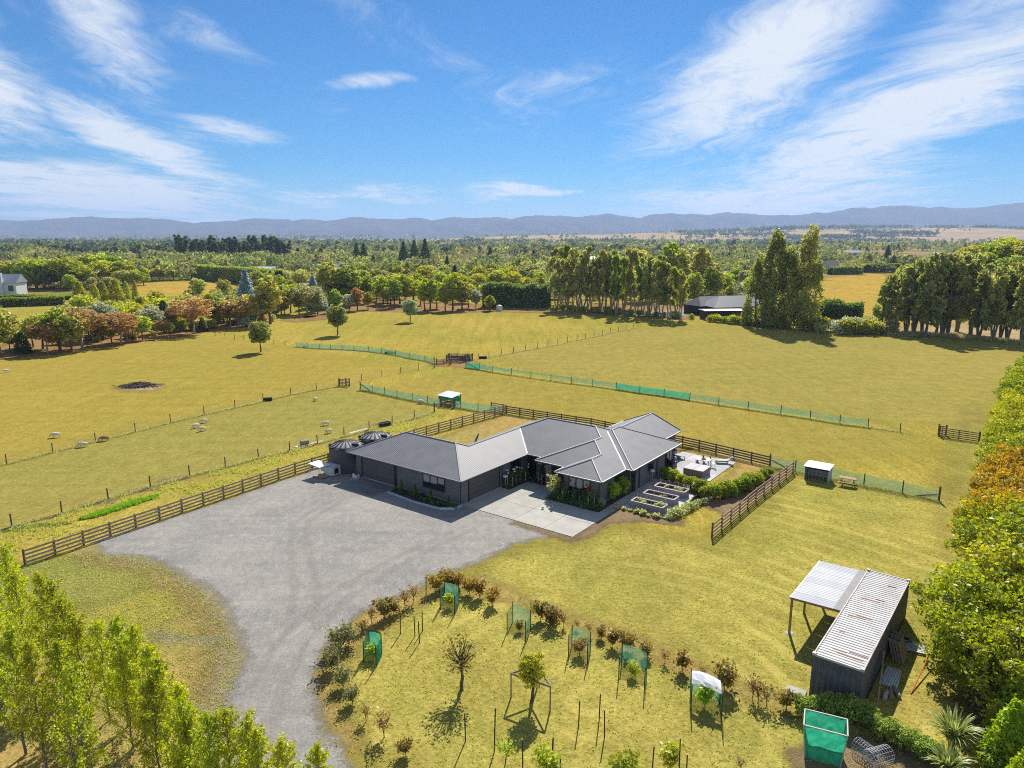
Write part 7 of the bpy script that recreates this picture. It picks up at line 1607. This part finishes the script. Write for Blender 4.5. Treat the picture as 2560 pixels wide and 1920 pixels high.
for k, (u, y, h) in enumerate(((-.215, 560, 20), (-.205, 565, 19), (-.15, 540, 21), (-.135, 545, 22), (-.12, 550, 23), (-.03, 530, 17), (.03, 520, 15), (.52, 560, 18), (.41, 540, 14), (-.09, 430, 13), (-.02, 420, 12))):
    plant(SPIRE, u*y, y, h, C_['dark'], 'tall dark pine, %s from the left above the woods' % nth(k+1), 'tree', 'dark_pine', 'dark pines above the woods', 1.2, trng)

def far_wood():
    rg = np.random.default_rng(5); Vs, Fs, Cs = [], [], []; nv = 0
    pal = np.array([(.105, .115, .03), (.055, .078, .02), (.15, .15, .03), (.04, .055, .02), (.10, .095, .04), (.17, .17, .035), (.035, .048, .022), (.12, .105, .045), (.20, .18, .04)]); pal = pal*.55+np.array((.095, .10, .03))*.45; wt_ = np.array([5, 5, 3, 4, 4, 2, 4, 3, 1.]); wt_ /= wt_.sum()
    def add(pts, nq, leaf_k, hr, dark=.0, zf=None, cone=.18):
        nonlocal nv
        n = len(pts); h = rg.uniform(*hr, n); ci = rg.choice(len(pal), n, p=wt_); col = pal[ci]*rg.uniform(.8, 1.2, (n, 1))
        dk = rg.random(n) < dark; col[dk] = np.array((.042, .055, .026))
        isc = rg.random(n) < cone
        d = rg.normal(size=(n, nq, 3)); d /= np.linalg.norm(d, axis=2, keepdims=True); d[:, :, 2] = np.where(rg.random((n, nq)) < .75, np.abs(d[:, :, 2]), d[:, :, 2])
        rad = rg.uniform(.6, 1.05, (n, nq, 1)); w = (h*rg.uniform(.46, .74, n))[:, None]
        x = pts[:, 0][:, None]+d[:, :, 0]*rad[:, :, 0]*w; y = pts[:, 1][:, None]+d[:, :, 1]*rad[:, :, 0]*w; z = h[:, None]*(.50+.48*d[:, :, 2]*rad[:, :, 0])
        f = np.clip(z/h[:, None], 0, 1); sh = np.where(isc[:, None], (1-f)*.9, 1.0)
        x = pts[:, 0][:, None]+(x-pts[:, 0][:, None])*sh; y = pts[:, 1][:, None]+(y-pts[:, 1][:, None])*sh
        base = 0 if zf is None else np.array([zf(a, b) for a, b in pts])[:, None]
        C = np.stack([x, y, z+base], -1).reshape(-1, 3); size = np.repeat(h*leaf_k, nq)
        V, F = leaf_quads(C, 1.0, rg, 1.3); V = (V.reshape(-1, 4, 3)-C[:, None])*size[:, None, None]+C[:, None]
        Vs.append(V.reshape(-1, 3)); Fs.append(F+nv); nv += len(C)*4
        Cs.append(3.5*np.repeat(col, nq, 0)*rg.uniform(.84, 1.16, (len(C), 1)))
    def scatter(n, d0, d1, thr, sc, seed, lim=.86):
        y = np.sqrt(rg.uniform(d0**2, d1**2, n)); x = rg.uniform(-lim, lim, n)*y
        m = fbm(x/sc+50, y/sc*1.6+50, 4, seed) > thr
        return np.stack([x, y], -1)[m]
    p = scatter(4800, 395, 720, .44, 90, 1); p = p[free(p)]
    add(p, 105, .125, (6, 13), .08)
    p = scatter(1500, 262, 395, .30, 40, 2); p = p[free(p)]; p = p[~((p[:, 0] < -120) & (p[:, 1] < 318)) & ~((p[:, 0] > 100) & (p[:, 1] < 330))]; add(p, 90, .15, (3, 6.5), .05)
    p = scatter(5600, 720, 1500, .525, 170, 3); p = p[free(p)]; add(p, 44, .20, (8, 15), .16)
    p = scatter(4600, 1500, 3100, .53, 300, 4); add(p, 18, .34, (9, 17), .25)
    p = scatter(3000, 3000, 6500, .53, 500, 6); add(p, 9, .55, (10, 20), .5, lambda a, b: foot_z(a, b))
    # shelter belts on the plain and on the foothills
    for (x0, y0, x1, y1, n, h) in ((900, 3900, 2000, 4150, 160, (22, 30)), (2050, 4250, 2350, 4280, 50, (18, 24)), (2450, 4280, 3100, 4300, 90, (16, 22)), (900, 3700, 1350, 3560, 90, (16, 24)), (1250, 3300, 1750, 3350, 120, (18, 26)), (1700, 3650, 2050, 3500, 110, (20, 28)), (700, 2500, 1500, 2650, 120, (14, 20)), (-200, 2300, 400, 2350, 90, (14, 22)), (-1500, 2000, -300, 2150, 160, (14, 20)), (-2500, 2800, -900, 2900, 150, (14, 22)), (-900, 1300, -250, 1280, 110, (12, 18)), (200, 1500, 700, 1480, 80, (12, 18)), (3250, 4250, 3500, 4200, 50, (18, 26)), (200, 1900, 260, 2500, 70, (12, 18)), (-160, 900, 200, 930, 70, (10, 16)), (-700, 820, -300, 850, 90, (12, 18))):
        u = rg.random(n); q = np.stack([x0+(x1-x0)*u, y0+(y1-y0)*u], -1)+rg.normal(0, 12, (n, 2)); add(q, 14, .42, h, .9, lambda a, b: foot_z(a, b))
    V, F, C = np.concatenate(Vs), np.concatenate(Fs), np.concatenate(Cs)
    m = bpy.data.materials.new('far_leaves'); m.use_nodes = True; t = NT(m.node_tree); c = t.add('ShaderNodeAttribute', attribute_name='col').outputs['Color']
    d = t.add('ShaderNodeBsdfDiffuse', {'Color': c}); tr = t.add('ShaderNodeBsdfTranslucent', {'Color': c}); mx = t.add('ShaderNodeMixShader', {0: .45, 1: d.outputs[0], 2: tr.outputs[0]}); t.add('ShaderNodeOutputMaterial', {'Surface': mx.outputs[0]})
    o = obj('distant_woods', np_mesh('distant_woods', V, F, m, col=C)); kind(o, 'stuff'); o['label'] = 'woods and shelter belts spreading over the far plain'
far_wood()

# ------------------------------------------------------------------ grass tufts
def tufts(name, label, P, h, mat, seed, blades=4, w=.03, lean=.5):
    rg = np.random.default_rng(seed); P = np.asarray(P); n = len(P)*blades; B = np.repeat(P, blades, 0)+rg.normal(0, w*2.2, (n, 2)); a = rg.uniform(0, 6.283, n); H = h*rg.uniform(.5, 1.3, n); l = H*rg.uniform(0, lean, n); b = rg.uniform(0, 6.283, n)
    ww = w*rg.uniform(.6, 1.4, n); V = np.zeros((n, 3, 3)); V[:, 0, :2] = B+np.stack([np.cos(a), np.sin(a)], -1)*ww[:, None]; V[:, 1, :2] = B-np.stack([np.cos(a), np.sin(a)], -1)*ww[:, None]; V[:, 2, :2] = B+np.stack([np.cos(b), np.sin(b)], -1)*l[:, None]; V[:, 2, 2] = H
    o = obj(name, np_mesh(name, V.reshape(-1, 3), np.arange(3*n).reshape(n, 3), mat, v=rg.uniform(0, 1, n))); kind(o, 'stuff'); o['label'] = label
rg = np.random.default_rng(2)
def in_poly(n, poly, seed):
    r = np.random.default_rng(seed); A = np.array(poly); p = r.uniform(A.min(0), A.max(0), (n, 2)); return p[poly_sd(p[:, 0], p[:, 1], poly) > 0]
G_DRY = foliage('blade_dry', (.24, .20, .05), (.38, .30, .08), trans=.4, vary=0); G_GRN = foliage('blade_green', (.17, .19, .035), (.28, .27, .05), trans=.4, vary=0); G_LUSH = foliage('blade_lush', (.06, .13, .012), (.12, .21, .02), trans=.4, vary=0); G_RUST = foliage('blade_rust', (.26, .13, .055), (.38, .23, .10), trans=.4, vary=0)
STRIP = [(-43.5, 53.5), (-37.5, 61.2), (-30, 71), (-20.4, 82.5), (-11, 94.8), (-2.5, 95.2), (-10.6, 85.2), (-22.2, 70.8), (-31, 57.8), (-36.6, 49.5)]
p = in_poly(16000, STRIP, 1); p = p[fbm(p[:, 0]/1.6, p[:, 1]/1.6, 3, 4) > .44]
tufts('rough_grass', 'rough tussocky grass between the near wire fence and rail fence', p, .26, G_GRN, 1, 5, .035)
p = in_poly(2600, [(-37.4, 57.2), (-34.8, 61.8), (-33.2, 63.4), (-33.2, 62.4), (-36, 57.8)], 3); tufts('lush_grass', 'strip of lush bright green grass in the ditch', p, .26, G_LUSH, 2, 6, .03)
p = in_poly(52000, LAWN, 4); tufts('lawn_grass', 'short pale lawn grass over the orchard and side lawn', p, .085, G_GRN, 3, 3, .03, 1.2)
p = in_poly(26000, [(-33, 51), (-28, 50.2), (-24, 47.5), (-19, 42.5), (-15.6, 37), (-14.4, 31), (-15, 27), (-24, 30), (-38, 44), (-37, 48)], 5); tufts('verge_grass', 'long uneven grass on the verge left of the drive', p, .10, G_DRY, 4, 3, .03, 1.1)
p = in_poly(9000, [(92, 177), (101, 176.5), (108, 172), (116, 162), (118, 157), (116.5, 156.5), (110, 167), (104, 172), (92, 173)], 6); tufts('dry_tall_grass', 'tall rust-coloured grass along the foot of the right stand', p, .9, G_RUST, 5, 4, .07, .5)
p = np.concatenate([np.array(a)+(np.array(b)-np.array(a))*rg.random((110, 1))+rg.normal(0, .22, (110, 2)) for F_ in (WIRE_NEAR, WIRE_MID, NET_FAR, NET_LONG, NET_NEAR, NET_RIGHT, WIRE_FAR) for a, b in zip(F_, F_[1:])]); tufts('fence_grass', 'longer dry grass along the wire and net fences', p, .2, G_DRY, 6, 3, .035)
